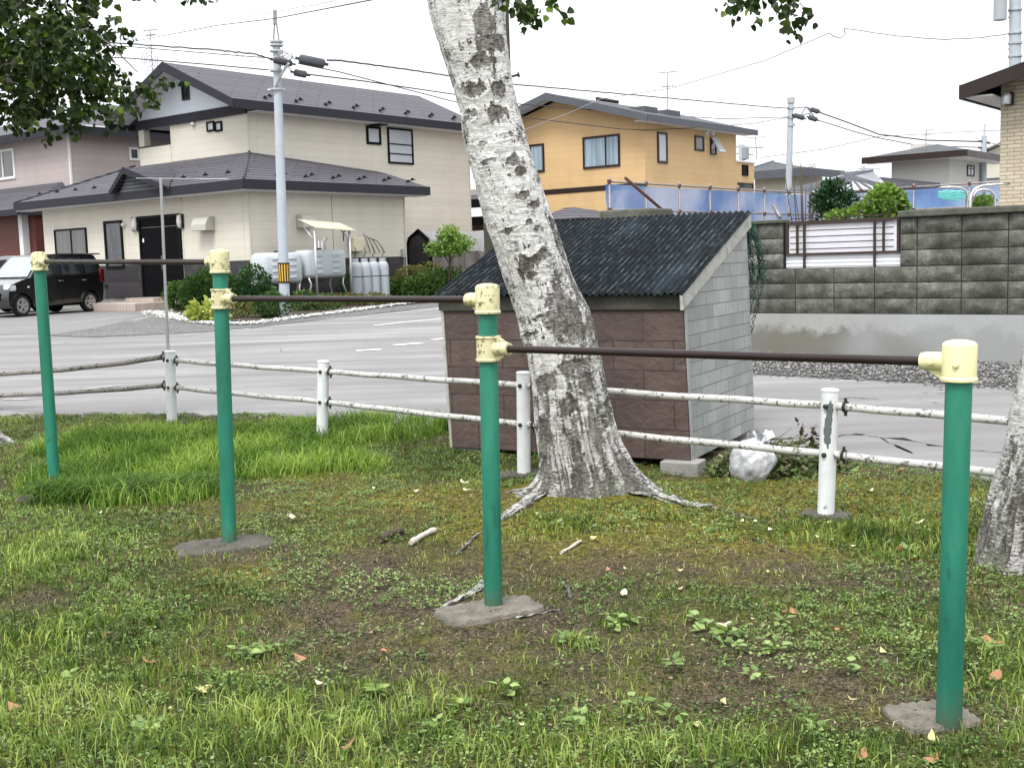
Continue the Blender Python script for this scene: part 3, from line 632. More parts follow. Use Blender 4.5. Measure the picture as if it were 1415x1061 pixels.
def rail(i, j, fz0, fz1, mat, r_=.0215, sag=0.0, nseg=8, P1=None):
    a = FP[i][0]+(tops[i]-FP[i][0])*fz0; b = (FP[j][0]+(tops[j]-FP[j][0])*fz1) if P1 is None else P1; d_ = (b-a).normalized()
    off = -Vector((V.x, V.y, 0))*0.0
    pts_ = [a+(b-a)*k/nseg+Vector((0, 0, -sag*math.sin(PI*k/nseg)+.003*math.sin(k*2.1+i))) for k in range(nseg+1)]
    mb = MB(); mb.tube(pts_, r_, 14); o = obj('rail', mb, mat, fence, True, smooth=50)
    for (q, dd) in ((a, d_),):
        c_ = MB(); c_.lathe([(.026, .09), (.033, .09), (.033, .105), (.026, .105)], q, 14, dd)
        for zz in (1, -1): c_.lathe([(0, 0), (.009, 0), (.009, .022), (0, .022)], q+dd*.098+Vector((0, 0, zz*.028)), 8, Vector((0, 0, zz)))
        obj('clamp', c_, m['bolt'], o, True, smooth=40)
    return o
for i in range(5):
    rail(i, i+1, .875, .875, m['white_rail'], sag=.004); rail(i, i+1, .50, .50, m['white_rail'], sag=.004)
for i, (b, _) in enumerate(FP):
    for f in (.875, .50):
        q = b+(tops[i]-b)*f; dd = (CP-q); dd.z = 0; dd = (dd.normalized()+Vector((-.55, 0, 0))).normalized()
        mb = MB(); mb.lathe([(0, .045), (.014, .045), (.014, .058), (.008, .064), (0, .065)], q, 12, dd); obj('bolt', mb, m['bolt'], fence, True, smooth=40)
endp = Vector((-6.25, 12.55, 0)); endp.z = pz(endp.x, endp.y)
rail(0, 0, .93, 0, m['grey_rail'], .026, .035, 10, P1=at(-40, 518, 12.75)); rail(0, 0, .53, 0, m['grey_rail'], .024, .02, 10, P1=at(-40, 547, 12.75))
e_ = at(-42, 505, 12.77); mb = MB(); mb.tube([Vector((e_.x, e_.y, pz(e_.x, 12.1)-.05)), e_], .05, 20); obj('post', mb, m['white_post'], fence, True, smooth=40)
lumpy('footing', (FP[3][0].x, FP[3][0].y, FP[3][0].z), .14, .085, -.5, .03, m['slab'], fence, 2); lumpy('footing', (FP[0][0].x, FP[0][0].y, FP[0][0].z-.01), .18, .09, .1, .03, m['slab'], fence, 6)
lumpy('footing', (FP[2][0].x, FP[2][0].y, FP[2][0].z-.01), .2, .12, .1, .035, m['slab'], fence, 4)

# bare grey patch where the paint has come off the nearest fence post
b, tp = FP[3][0], tops[3]; axd = (tp-b).normalized(); sx_ = axd.cross(Vector((0, 1, 0))).normalized(); sy_ = axd.cross(sx_); rq = random.Random(5); vs = []; L_ = (tp-b).length
for i in range(25):
    f = i/24; hgt = L_*(.55+.37*f); wl = (.30+.22*math.sin(f*3.1)+rq.uniform(-.10, .10))*(1 if .12 < f < .94 else .35); c_ = .30+.12*math.sin(f*5)
    for k in range(7): a = -PI/2-c_+wl*(k/6-.5)*1.7; d_ = Vector((math.cos(a), math.sin(a), 0)); vs.append(b+axd*hgt+d_*.0487)
mb = MB(); mb.add(vs, [(i*7+k, i*7+k+1, (i+1)*7+k+1, (i+1)*7+k) for i in range(24) for k in range(6)]); m['bare_patch'] = plain('bare_primer', (.10, .115, .12), .6, 0, .15, 20); obj('bare_patch', mb, m['bare_patch'], fence, True, smooth=180)
# --- thin T-shaped pole tied to the fence corner
b = FP[0][0]+Vector((-.03, .075, 0)); tp = at(222, 247, b.y); pole = thing('thin_pole', 'thin galvanised T-shaped pole standing at the corner post of the fence', 'pole', tuple(b))
mb = MB(); mb.tube([b-Vector((0, 0, .05)), b+(tp-b)*.42], .0155, 12); obj('lower_tube', mb, m['metal_grey'], pole, True, smooth=40)
mb = MB(); mb.tube([b+(tp-b)*.41, tp], .0135, 12); obj('upper_tube', mb, m['metal_grey'], pole, True, smooth=40)
c0 = at(188, 246.5, b.y+.02); c1 = at(316, 247.5, b.y-.02); mb = MB(); mb.tube([c0, c1], .0024, 8); obj('crossbar', mb, m['metal_grey'], pole, True, smooth=40)

# --- storage shed
def shedmat(name, a, b, mort, w_, h_, split=1.3, bmp=.9):
    t = NT(name); wv = t.wallvec(); wo = t.sep(); br = t.brick(wv, w_, h_, .0035, a, b, mort, off=.5, smooth=.1)
    n1 = t.noise(7, 6, .6); n2 = t.noise(2.2, 6, .7, vec=t.mapv(scale=(1, 1, .55))); cr = t.voro(4.5, feature='DISTANCE_TO_EDGE', vec=t.mapv(scale=(1, 1, 1.6)))
    col = t.mix(t.ramp(n2, [(.38, 0.0), (.66, .75)]), br[0], tuple(x*.52 for x in a)); col = t.mix(t.ramp(t.noise(45, 3, .6), [(.68, 0.0), (.74, .5)]), col, tuple(min(1, x*2.2) for x in a))
    hgt = t.math('SUBTRACT', t.math('ADD', t.math('MULTIPLY', n1, .8*split), t.math('MULTIPLY', t.ramp(cr, [(0, 0.0), (.08, 1.0)]), .05*split)), t.math('MULTIPLY', br[1], 1.2)); t.bump(hgt, bmp, .02)
    return t.fin(col, .6, 0, .4)
m['shed_brown'] = shedmat('brown_split_stone_panel', (.115, .078, .070), (.078, .055, .051), (.022, .016, .015), .46, .212)
m['shed_grey'] = shedmat('grey_brick_panel', (.33, .345, .335), (.24, .255, .25), (.12, .12, .115), .30, .098, .35, .5)
m['bare_wood'] = plain('weathered_board', (.055, .053, .047), .85, 0, .3, 5, .4)
m['white_board'] = plain('flaking_white_board', (.38, .38, .35), .8, 0, .15, 6, .3, dirt=(.17, .17, .15), dirtamt=.25)
t = NT('corrugated_roof'); n1 = t.noise(4, 6, .7); n2 = t.noise(30, 5, .75, vec=t.mapv(scale=(1, .25, 1))); n3 = t.noise(1.2, 5, .6, vec=t.mapv(scale=(1.6, .5, 1)))
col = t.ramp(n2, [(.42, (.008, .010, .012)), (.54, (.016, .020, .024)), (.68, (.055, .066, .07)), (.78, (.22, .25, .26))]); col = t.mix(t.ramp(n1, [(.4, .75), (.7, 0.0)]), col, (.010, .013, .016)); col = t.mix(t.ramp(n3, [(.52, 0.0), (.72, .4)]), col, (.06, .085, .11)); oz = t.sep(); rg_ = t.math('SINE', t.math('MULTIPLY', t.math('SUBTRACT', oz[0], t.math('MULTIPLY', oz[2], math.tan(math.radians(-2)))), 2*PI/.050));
oz2 = t.math('ADD', t.math('MULTIPLY', rg_, .5), .5); rgf = t.math('MULTIPLY', t.ramp(oz2, [(.82, 0.0), (.98, 1.0)]), t.ramp(t.noise(9, 6, .75, vec=t.mapv(scale=(2.2, .5, 1))), [(.50, 0.0), (.62, .75)])); col = t.mix(rgf, col, (.12, .135, .14))  # patchy ridge highlights painted into the roof colour
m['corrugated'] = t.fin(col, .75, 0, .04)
A = gnd(627, 625); B_ = gnd(955, 645); A.z = 0; B_.z = 0
ux = (B_-A); ux.z = 0; SW = ux.length; ux.normalize(); sang = math.atan2(ux.y, ux.x); SDp = 1.55
shed = thing('storage_shed', 'small lean-to shed of brown and grey panels with black corrugated roof behind the birch', 'shed', (A.x, A.y, .045), sang)
lean = -math.radians(1.6); Ls = Matrix.Rotation(0, 4, 'X'); Sh = Matrix(((1, 0, -math.tan(math.radians(2.0)), 0), (0, 1, 0, 0), (0, 0, 1, 0), (0, 0, 0, 1)))
MATW[shed.name] = MATW[shed.name] @ Sh            # not used for children (they are sheared in their own coordinates)
H0, H1 = 1.20, 1.74; roofz = lambda y: H0+(H1-H0)*y/SDp
def sh(mb): return mb.xf(Sh)
mb = MB(); mb.box(0, SW, -.012, .02, 0, H0-.02); obj('front_panel', sh(mb), m['shed_brown'], shed)
mb = MB()
mb.prism([(SW-.014, .021, 0), (SW-.014, SDp, 0.015), (SW-.014, SDp, roofz(SDp)-.01), (SW-.014, .021, roofz(.02)-.01)], (.02, 0, 0)); obj('side_panel', sh(mb), m['shed_grey'], shed)
mb = MB(); mb.prism([(-.004, .021, 0), (-.004, SDp, 0), (-.004, SDp, roofz(SDp)-.01), (-.004, .021, roofz(.02)-.01)], (.02, 0, 0)); obj('side_panel', sh(mb), m['shed_grey'], shed)
mb = MB(); mb.box(.016, SW-.016, SDp-.02, SDp, 0, H1-.03); obj('back_panel', sh(mb), m['bare_wood'], shed)
mb = MB(); mb.box(-.02, .001, -.022, .019, 0, H0-.05); obj('corner_trim', sh(mb), m['white_board'], shed)
mb = MB(); mb.box(SW+.007, SW+.016, -.016, .019, 0, H0-.03); obj('corner_trim', sh(mb), m['metal_grey'], shed)
mb = MB(); mb.box(-.03, SW+.02, -.034, -.013, H0-.125, H0-.02); obj('eave_board', sh(mb), m['bare_wood'], shed)
sl = math.atan2(H1-H0, SDp)
for x_ in (SW+.0065,):
    mb = MB(); mb.prism([(x_, -.09, roofz(-.09)-.10), (x_, SDp+.06, roofz(SDp+.06)-.10), (x_, SDp+.06, roofz(SDp+.06)+.006), (x_, -.09, roofz(-.09)+.006)], (.022, 0, 0)); obj('rake_board', sh(mb), m['white_board'], shed)
mb = MB(); nx = 620; ny = 26; x0, x1 = -.06, SW+.05; pitch_ = .050; V_ = []
for j in range(ny+1):
    yy = -.085+(SDp+.165)*j/ny
    for i in range(nx+1):
        xx = x0+(x1-x0)*i/nx; zz = roofz(yy)+.018+.011*math.sin(2*PI*xx/pitch_)+.006*math.sin(xx*3.1+yy*2)+(.004*math.sin(xx*41) if j == 0 else 0)
        V_.append((xx, yy+(.012*math.sin(xx*9.1) if j in (0,) else 0), zz))
F = [(j*(nx+1)+i, j*(nx+1)+i+1, (j+1)*(nx+1)+i+1, (j+1)*(nx+1)+i) for j in range(ny) for i in range(nx)]; mb.add(V_, F)
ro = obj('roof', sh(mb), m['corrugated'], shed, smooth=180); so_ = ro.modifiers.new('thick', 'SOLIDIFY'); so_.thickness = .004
mb = MB(); mb.box(.03, SW-.03, .03, SDp-.03, 0.03, .055); obj('floor_panel', sh(mb), m['bare_wood'], shed)
# blocks it stands on
blk = []
for (lx, ly, yaw) in [(SW-.06, .0, .05), (.12, .12, -.1), (SW-.14, SDp-.15, .2), (.15, SDp-.15, 0)]:
    T = Matrix.Translation((A.x, A.y, 0)) @ Matrix.Rotation(sang, 4, 'Z'); q = T @ Vector((lx, ly, 0)); zb = pz(q.x, q.y)
    mb = MB(); mb.bbox(-.14, .14, -.1, .1, -.06, .046-zb if .046-zb > .02 else .03, .008)
    o = obj('concrete_block', mb, m['concrete']); o.location = (q.x, q.y, zb); o.rotation_euler = (0, 0, sang+yaw); blk.append(o)
for o, l in zip(blk, ['concrete block under the front right corner of the shed', 'concrete block under the front left corner of the shed', 'concrete block under the back right corner of the shed', 'concrete block under the back left corner of the shed']): tag(o, l, 'concrete block', 'blocks under the shed')

# --- green net hanging beside the shed
P0 = at(1018, 306, 9.72); P0b = at(1046, 318, 9.85); mb = MB(); NR, NC = 34, 9; g = {}
m['net'] = plain('dark_green_net', (.012, .06, .045), .7, 0, .2, 20)
rn = random.Random(3)
for i in range(NR+1):
    fz = i/NR; wdt = .15*(.55+.8*math.sin(min(fz*2.2, 1)*PI*.5))*(1-max(0, fz-.55)*1.6); lk = 1.08 if i else 1
    for j in range(NC+1):
        g[i, j] = Vector((P0.x+.02+wdt*(j/NC)+.02*math.sin(fz*7)+rn.uniform(-.010, .010), P0.y+.05*math.sin(j*1.7+fz*3)+rn.uniform(-.01, .01), P0.z-1.06*fz+.012*math.sin(j*2.2)+rn.uniform(-.008, .008)))
for i in range(NR):
    for j in range(NC+1):
        for dj in ((1 if i % 2 == 0 else -1),) if (i+j) % 2 == 0 else ((-1 if i % 2 == 0 else 1),):
            if 0 <= j+dj <= NC: mb.tube([g[i, j], g[i+1, j+dj]], .0034, 4, cap=False)
            else: mb.tube([g[i, j], g[i+1, j]], .0034, 4, cap=False)
for i in range(16):
    for j in range(NC):
        if rn.random() < .8: mb.tube([g[i, j]+Vector((0, -.03, 0)), g[min(i+rn.randint(1, 3), NR), j+1]+Vector((rn.uniform(-.03, .05), -.04, rn.uniform(-.03, .03)))], .0034, 4, cap=False)
o = obj('net', mb, m['net'], loc=tuple(P0)); tag(o, 'tangled dark green net hanging beside the shed roof corner', 'net')

# --- white rubbish bag and pile of pulled weeds
t = NT('white_plastic_bag'); n_ = t.noise(9, 5, .6); t.bump(n_, .6, .02); t.b.inputs['Subsurface Weight'].default_value = .1; m['plastic_bag'] = t.fin(t.ramp(n_, [(.3, (.34, .35, .37)), (.7, (.48, .49, .51))]), .35)
c0 = gnd(1030, 660); c0.z = pz(c0.x, c0.y); bm = bmesh.new(); bmesh.ops.create_icosphere(bm, subdivisions=5, radius=1)
for q in bm.verts:
    x_, y_, z_ = q.co; nz = float(fbm(x_*2.2+4, y_*2.2, z_*2.2, s=2)-.5); rd = float(abs(vnoise(math.atan2(y_, x_)*3.2+9, z_*1.5, s=8)-.5))
    k = 1+nz*.35-rd*.12; zz = z_*.17*k; q.co = Vector((x_*.145*k, y_*.14*k, max(zz, -.125)+.12))
    if z_ > .80: f = (z_-.80)/.2; q.co.x *= 1-.75*f; q.co.y *= 1-.75*f; q.co.z += .05*f
mb = MB(); bm.verts.index_update(); mb.add([q.co.copy() for q in bm.verts], [tuple(w_.index for w_ in f.verts) for f in bm.faces]); bm.free()
bag = obj('rubbish_bag', mb, m['plastic_bag'], smooth=180); bag.location = c0; bag.rotation_euler = (.25, .30, .3); bag.scale = (1.02, 1.02, 1.0); tag(bag, 'stuffed white plastic bag slumped beside the shed', 'rubbish bag'); MATW[bag.name] = Matrix.Identity(4)
mb = MB(); R_ = random.Random(4)
for k in range(4):
    a = k*1.6+.4; fan = []; n_ = 7
    base = Vector((0, 0, .27)); pts_ = []
    for i in range(n_+1):
        for j in range(5):
            f = j/4; sp = (i/n_-.5)*1.3; h_ = .09*f*(1-.35*abs(i/n_-.5)); rr = .012+.05*f
            pts_.append(base+Vector((math.cos(a+sp)*rr*1.2, math.sin(a+sp)*rr*1.2, h_*(.55 if k % 2 else 1)+R_.uniform(-.006, .006))))
    mb.add(pts_, [(i*5+j, (i+1)*5+j, (i+1)*5+j+1, i*5+j+1) for i in range(n_) for j in range(4)])
obj('bag_knot', mb, m['plastic_bag'], bag, smooth=180)
pc = gnd(1080, 652); pc.z = pz(pc.x, pc.y); rs2 = np.random.RandomState(2)
pile = thing('weed_pile', 'heap of pulled weeds and twigs beside the white bag', 'weed pile', tuple(pc))
def dome(n, rx, ry, rz, rs_): a = rs_.uniform(0, 2*PI, n); r_ = np.sqrt(rs_.uniform(0, 1, n)); zz = rs_.uniform(0, 1, n)*(1-r_**2)**.7; return np.stack([np.cos(a)*r_*rx, np.sin(a)*r_*ry, zz*rz], 1)
def lset(name, c_, size, mat, parent, rs_, zb=.6, droop=0, col=(.5, .25), fold=.25, wide=.42, tipz=.5):
    n = len(c_); tip = rdir(n, rs_, -droop, tipz); o = leafset(name, c_, rs_.uniform(size*.65, size*1.3, n), rdir(n, rs_, zb), tip, np.clip(rs_.normal(col[0], col[1], n), 0, 1), mat, fold, wide); o.parent = parent; return o
lset('foliage', dome(1500, .50, .27, .24, rs2)+np.array([0, 0, .0]), .055, m['leaf_dry'], pile, rs2, 1, 0, (.55, .25), .3, .25); lset('green_foliage', dome(500, .5, .3, .17, rs2), .06, m['weed'], pile, rs2, 1, 0, (.35, .25), .3, .22)
mb = MB()
for k in range(70):
    q = Vector(dome(1, .45, .24, .22, rs2)[0]); dd = Vector((R_.uniform(-1, 1), R_.uniform(-.5, .5), R_.uniform(-.15, .35))).normalized(); L_ = R_.uniform(.08, .25); mb.tube([q, q+dd*L_*.5+Vector((0, 0, .01)), q+dd*L_], [.003, .0025, .001], 5)
tag(obj('twigs', mb, m['straw'], pile, smooth=180), kind='stuff')
for (uu, hh) in ((1107, .33), (1123, .30)):
    q = at(uu, 630, pc.y+.05)-pc; mb = MB(); top = Vector((q.x+.01, q.y, hh)); mb.tube([Vector((q.x-.02, q.y, .12)), top], [.003, .0015], 5); st = obj('dead_stalk', mb, m['stem'], pile)
    lf = leafset('dead_leaves', np.array([(q.x+R_.uniform(-.02, .02), q.y, z_) for z_ in np.linspace(.2, hh, 16)]), np.full(16, .045), rdir(16, rs2), rdir(16, rs2, -.2), np.zeros(16), m['leaf_dry'], .3, .25); lf.parent = st
mb = MB(); q = Vector((.02, -.24, .17)); mb.tube([q+Vector((-.03, 0, .03)), q, q+Vector((.06, .0, -.02))], .006, 6); obj('blue_strip', mb, m['blue_tape'], pile)

# --- dark timber pole behind the shed
pb = Vector((at(688, 300, 10.95).x+.01, 10.95, gz(10.95))); pt = at(677, -150, 10.95)
tp_ = thing('timber_pole', 'thick dark timber utility pole rising behind the leaning birch trunk', 'utility pole', tuple(pb))
m['timber'] = plain('dark_timber', (.05, .047, .036), .85, 0, .35, 5, .5)
mb = MB(); mb.tube([pb-Vector((0, 0, .1)), pb+(pt-pb)*.5, pt], [.155, .15, .135], 24); obj('shaft', mb, m['timber'], tp_, True, smooth=60)
q = at(700, 108, 10.85); mb = MB(); mb.tube([q-Vector((.1, 0, .02)), q+Vector((.10, -.02, .02))], .011, 8); mb.lathe([(0, 0), (.022, 0), (.022, .02), (0, .02)], q+Vector((.10, -.02, .02)), 8, Vector((1, 0, .2))); obj('step_peg', mb, m['bolt'], tp_, True, smooth=40)

# --- birches
t = NT('birch_bark'); dk = t.attr('dark'); o_ = t.tc.outputs['Object']
n1 = t.noise(9, 6, .72, vec=t.mapv(scale=(1, 1, 4.0), rot=(0, math.radians(12), 0))); n2 = t.noise(38, 5, .7, vec=t.mapv(scale=(1, 1, 2.6), rot=(0, math.radians(12), 0))); n3 = t.noise(3.2, 5, .6)
fis = t.noise(13, 6, .75, vec=t.mapv(scale=(1, 1, .5)))
white = t.ramp(n1, [(.30, (.24, .235, .23)), (.42, (.46, .45, .44)), (.55, (.64, .635, .63)), (.75, (.72, .71, .70))])
white = t.mix(t.ramp(n2, [(.33, .55), (.5, 0.0)]), white, (.22, .21, .20))
dark = t.ramp(t.math('ADD', t.math('MULTIPLY', n2, .5), t.math('MULTIPLY', fis, .5)), [(.34, (.022, .02, .018)), (.47, (.085, .077, .07)), (.56, (.22, .21, .195)), (.66, (.46, .45, .43))])
f_ = t.ramp(t.math('ADD', dk, t.math('MULTIPLY', t.math('SUBTRACT', t.math('ADD', t.math('MULTIPLY', n2, .6), t.math('MULTIPLY', fis, .4)), .5), -2.8)), [(.34, 0.0), (.66, 1.0)])
white = t.mix(t.math('MULTIPLY', t.attr('basegrey'), t.ramp(n3, [(.3, .95), (.62, .45)])), white, t.ramp(n2, [(.38, (.05, .046, .04)), (.5, (.16, .155, .14)), (.64, (.40, .39, .37))])); col = t.mix(f_, white, dark); col = t.mix(t.math('MULTIPLY', t.attr('lichen'), t.ramp(n2, [(.4, 0.0), (.6, .8)])), col, (.23, .25, .18))
t.bump(t.math('SUBTRACT', t.math('ADD', t.math('MULTIPLY', n2, .5), t.math('MULTIPLY', n1, .6)), t.math('MULTIPLY', f_, .45)), .9, .02); m['bark'] = t.fin(col, .8, 0, .25)
def trunk(name, path, rad, base, nu, nv, parent, scars=(), lobes=(), seed=0, low=1.0, darkside=None, bmin=0.0):
    """swept bark surface; base: flare at the foot with root lobes [(angle, width, reach)]"""
    P = np.array([tuple(p) for p in path]); L_ = np.concatenate([[0], np.cumsum(np.linalg.norm(np.diff(P, axis=0), axis=1))]); s = np.linspace(0, L_[-1], nv)
    c_ = np.stack([np.interp(s, L_, P[:, i]) for i in range(3)], 1)
    kern = np.ones(max(3, nv//16)); kern /= kern.sum(); pad = len(kern)//2
    for i in range(3): c_[:, i] = np.convolve(np.pad(c_[:, i], pad, mode='reflect', reflect_type='odd'), kern, 'same')[pad:pad+nv]
    R = np.interp(s, L_, rad); th = np.linspace(0, 2*PI, nu, endpoint=False); T_, S_ = np.meshgrid(th, s); hh = S_
    rr = np.repeat(R[:, None], nu, 1); cx, sx = np.cos(T_), np.sin(T_)
    rr = rr*(1+.10*(fbm(cx*1.2+seed, sx*1.2, hh*1.4, s=seed)-.5)*2)
    flare = np.exp(-hh/.10); rr = rr+base*(.20*np.exp(-hh/.28))
    for (a, wd, reach) in lobes:
        da = np.abs((T_-a+PI) % (2*PI)-PI); rr = rr+np.exp(-(da/wd)**2)*(reach*np.exp(-hh/.085)+.10*reach*np.exp(-hh/.45))
    nlow = np.exp(-hh/.75)
    fiss = np.abs(fbm(cx*5+seed, sx*5, hh*1.3, s=seed+4, o=4)-.5)*2
    rr = rr-(.034*(1-sstep(0, .25, fiss))*nlow*low)-.004
    sm = fbm(cx*9, sx*9, hh*30, s=seed+7)-.5; rr = rr+sm*.008+(fbm(cx*4, sx*4, hh*8, s=seed+8)-.5)*.022
    nb = fbm(cx*2.6+3, sx*2.6, hh*2.2, s=seed+11)
    dark_ = .03+.42*(nb-.5)*2+nlow*.27*low+.55*(1-sstep(0, .16, fiss))*nlow+.5*(fbm(cx*6, sx*6, hh*6, s=seed+12)-.5)*2*(.35+.65*nlow)
    dark_ = dark_+.35*sstep(.56, .66, fbm(cx*2.2, sx*2.2, hh*14, s=seed+13))
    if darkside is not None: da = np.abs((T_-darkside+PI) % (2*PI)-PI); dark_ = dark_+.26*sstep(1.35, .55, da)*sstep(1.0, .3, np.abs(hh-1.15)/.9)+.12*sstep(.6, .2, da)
    for (sh_, sa, rh, ra, kd) in scars:
        da = (T_-sa+PI) % (2*PI)-PI; q_ = ((hh-sh_)/rh)**2+(da/ra)**2
        q2 = q_*(1+1.5*(fbm(cx*9, sx*9, hh*16, s=int(sh_*10)+5)-.5)*2); k_ = sstep(1.5, .5, q2)
        dark_ = dark_+k_*1.0*kd; rr = rr-.004*sstep(1, .2, q2)+.006*np.exp(-((q_-1.3)/.5)**2)*(fbm(cx*5, sx*5, hh*5, s=3)*1.6-.3)
    basew = np.maximum(np.exp(-hh/.55)*low, bmin)
    lich = sstep(.45, .6, fbm(cx*3+9, sx*3, hh*5, s=seed+19))*np.exp(-hh/.45)
    # frame: nearly horizontal rings so the foot sits flat
    t_ = np.gradient(c_, axis=0); t_ /= np.linalg.norm(t_, axis=1, keepdims=True); tilt = sstep(0, .5, s)[:, None]; t_ = t_*tilt+np.array([0, 0, 1])*(1-tilt); t_ /= np.linalg.norm(t_, axis=1, keepdims=True)
    ax_ = np.array([1., 0, 0])-t_*t_[:, :1]; ax_ /= np.linalg.norm(ax_, axis=1, keepdims=True); ay_ = np.cross(t_, ax_)
    V_ = c_[:, None, :]+ax_[:, None, :]*(rr*cx)[..., None]+ay_[:, None, :]*(rr*sx)[..., None]
    i = np.arange(nu*nv).reshape(nv, nu); Q = np.stack([i[:-1], np.roll(i[:-1], -1, 1), np.roll(i[1:], -1, 1), i[1:]], -1).reshape(-1, 4)
    if parent is not None: V_ = V_-np.array(tuple(rootof(parent).location))
    o = npmesh(name, V_.reshape(-1, 3), quads=Q, mat=m['bark'], attr=dict(basegrey=np.clip(basew, 0, 1).ravel(), dark=np.clip(dark_, 0, 1.2).ravel(), lichen=np.clip(lich, 0, 1).ravel()), smooth=True); o.parent = parent; return o
TY = 7.25
edges = [(692, 748, 880), (660, 752, 872), (620, 747, 856), (600, 743, 851), (560, 738, 842), (520, 735, 835), (480, 727, 827), (460, 722, 824), (440, 716, 817), (400, 703, 797), (350, 686, 781), (300, 669, 764), (250, 656, 746), (200, 642, 730), (150, 634, 716), (100, 622, 706), (60, 610, 700)]
fp = gnd(812, 694); path = []; rad = []
for (v_, a, b) in edges:
    p = at((a+b)/2, v_, TY+.0); path.append(p); rad.append((b-a)/2/FPX*TY)
path[0].z = pz(path[0].x, TY)-.05; rad[0] = .33; rad[0] = .27; rad[1] = .265
bt_ = thing('birch_tree', 'large leaning birch with white and black bark between the shed and the bars', 'birch tree', (path[0].x, TY, path[0].z))
def scar(u_, v_, ru, rv, k=1.0):
    best = min(range(len(edges)), key=lambda i: abs(edges[i][0]-v_)); a, b = np.interp(v_, [e[0] for e in edges[::-1]], [e[1] for e in edges[::-1]]), np.interp(v_, [e[0] for e in edges[::-1]], [e[2] for e in edges[::-1]])
    f = max(-.95, min(.95, (u_-(a+b)/2)/((b-a)/2))); sh_ = abs(694-v_)/FPX*TY*1.035; ang = -PI/2+math.asin(f); rp = (b-a)/2
    return (sh_, ang, rv/FPX*TY, min(ru/rp/max(math.cos(math.asin(f)), .35), 1.4), k)
SC = [scar(*q) for q in [(683, 75, 22, 26, .85), (676, 48, 12, 8, 1), (668, 106, 16, 10, .8), (660, 140, 16, 9, .9), (692, 143, 9, 10, 1), (690, 172, 14, 10, .8), (650, 168, 12, 8, .5), (712, 238, 9, 7, 1), (721, 253, 7, 6, 1), (725, 284, 7, 6, 1), (741, 299, 6, 5, .9),
      (729, 369, 9, 13, 1.3), (741, 366, 9, 6, 1.2), (752, 362, 7, 6, 1.2), (736, 384, 8, 5, 1), (733, 318, 4, 3, 1), (770, 430, 14, 22, .5), (790, 455, 22, 22, .5), (795, 470, 16, 10, .6), (750, 440, 20, 6, .45), (753, 530, 14, 14, .7), (790, 512, 22, 8, .45), (730, 458, 12, 4, .6), (785, 560, 14, 14, .6), (752, 600, 8, 24, .6), (800, 640, 7, 40, .6), (820, 600, 5, 36, .7), (700, 205, 12, 5, .35), (676, 230, 16, 4, .3), (700, 320, 20, 3, .3)]]
lobes = [(-PI*.97, .30, .20), (-PI*.86, .20, .26), (-PI*.07, .26, .26), (PI*.35, .4, .2), (PI*.75, .4, .2), (-PI*.5, .5, .05)]
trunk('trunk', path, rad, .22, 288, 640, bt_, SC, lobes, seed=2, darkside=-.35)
# fork: two limbs
fk = path[-1]; lA = [fk-Vector((.0, 0, .25)), at(625, 20, TY), at(606, -60, TY), at(570, -200, TY-.1), at(480, -420, TY-.3)]
trunk('limb', lA, [.15, .135, .12, .10, .06], 0, 96, 160, bt_, seed=5, low=0)
lB = [fk-Vector((-.05, 0, .25)), at(668, 20, TY+.05), at(675, -60, TY+.05), at(700, -200, TY+.1), at(760, -430, TY+.3)]
trunk('limb', lB, [.16, .135, .12, .10, .06], 0, 96, 160, bt_, [(.35, -PI/2, .1, .5, .8)], seed=9, low=0)
# surface roots of the birch
def root_(pts, r0, r1, name='root', parent=bt_, mat=None, up=.35):
    P = []
    for k, (u_, v_) in enumerate(pts):
        p = gnd(u_, v_); f = k/(len(pts)-1); r_ = r0+(r1-r0)*f; P.append((Vector((p.x, p.y, pz(p.x, p.y)+r_*up)), r_))
    Q = []
    for (a, ra), (b, rb) in zip(P[:-1], P[1:]):
        for k in range(5): f = k/5; Q.append((a.lerp(b, f)+Vector((0, 0, .004*math.sin(k*2+a.x*30))), (ra+(rb-ra)*f)*(1+.12*math.sin(k*2.4+a.y*17))))
    Q.append(P[-1]); path_ = [q[0] for q in Q]; return trunk(name, path_, [q[1] for q in Q], 0, 28, 90, parent, seed=13, low=.6, bmin=.85) if mat is None else obj(name, MB().tube(path_, [q[1] for q in Q], 8), mat, parent, True, smooth=180)
root_([(752, 690), (728, 706), (700, 719), (688, 726)], .055, .018); root_([(760, 682), (725, 688), (698, 691)], .04, .012)
root_([(870, 688), (905, 690), (950, 698), (985, 700)], .055, .014); root_([(985, 700), (1040, 713), (1080, 728)], .014, .006)
root_([(688, 726), (660, 742), (628, 768)], .014, .006); rt = root_([(672, 803), (655, 815), (630, 832), (600, 842)], .032, .010)
root_([(715, 856), (742, 848), (775, 840)], .012, .005); root_([(775, 800), (785, 812), (788, 822)], .010, .004); root_([(1010, 810), (1090, 815), (1170, 818)], .007, .004, mat=m['stem']); root_([(1180, 845), (1280, 857), (1340, 862), (1385, 895)], .007, .003, mat=m['stem']); root_([(1040, 745), (1090, 765), (1130, 780)], .009, .004, mat=m['stem'])
# right-hand birch, cut by the frame
ry = 5.45; rb = gnd(1440, 778); rp = [Vector((at(1448, 778, ry).x, ry, pz(at(1448, 778, ry).x, ry)-.05)), at(1450, 700, ry), at(1460, 600, ry), at(1475, 500, ry), at(1500, 300, ry), at(1530, 0, ry+.1), at(1560, -300, ry+.2)]
bt2 = thing('birch_tree', 'birch with rough dark bark at the right edge, only its trunk foot showing', 'birch tree', tuple(rp[0]))
trunk('trunk', rp, [.31, .27, .22, .20, .18, .15, .11], .2, 160, 420, bt2, [(.4, -PI*.62, .2, .5, .5), (.8, -PI*.7, .1, .3, .5)], [(-PI*.9, .4, .10), (-PI*.2, .4, .1)], seed=23, low=1.5)
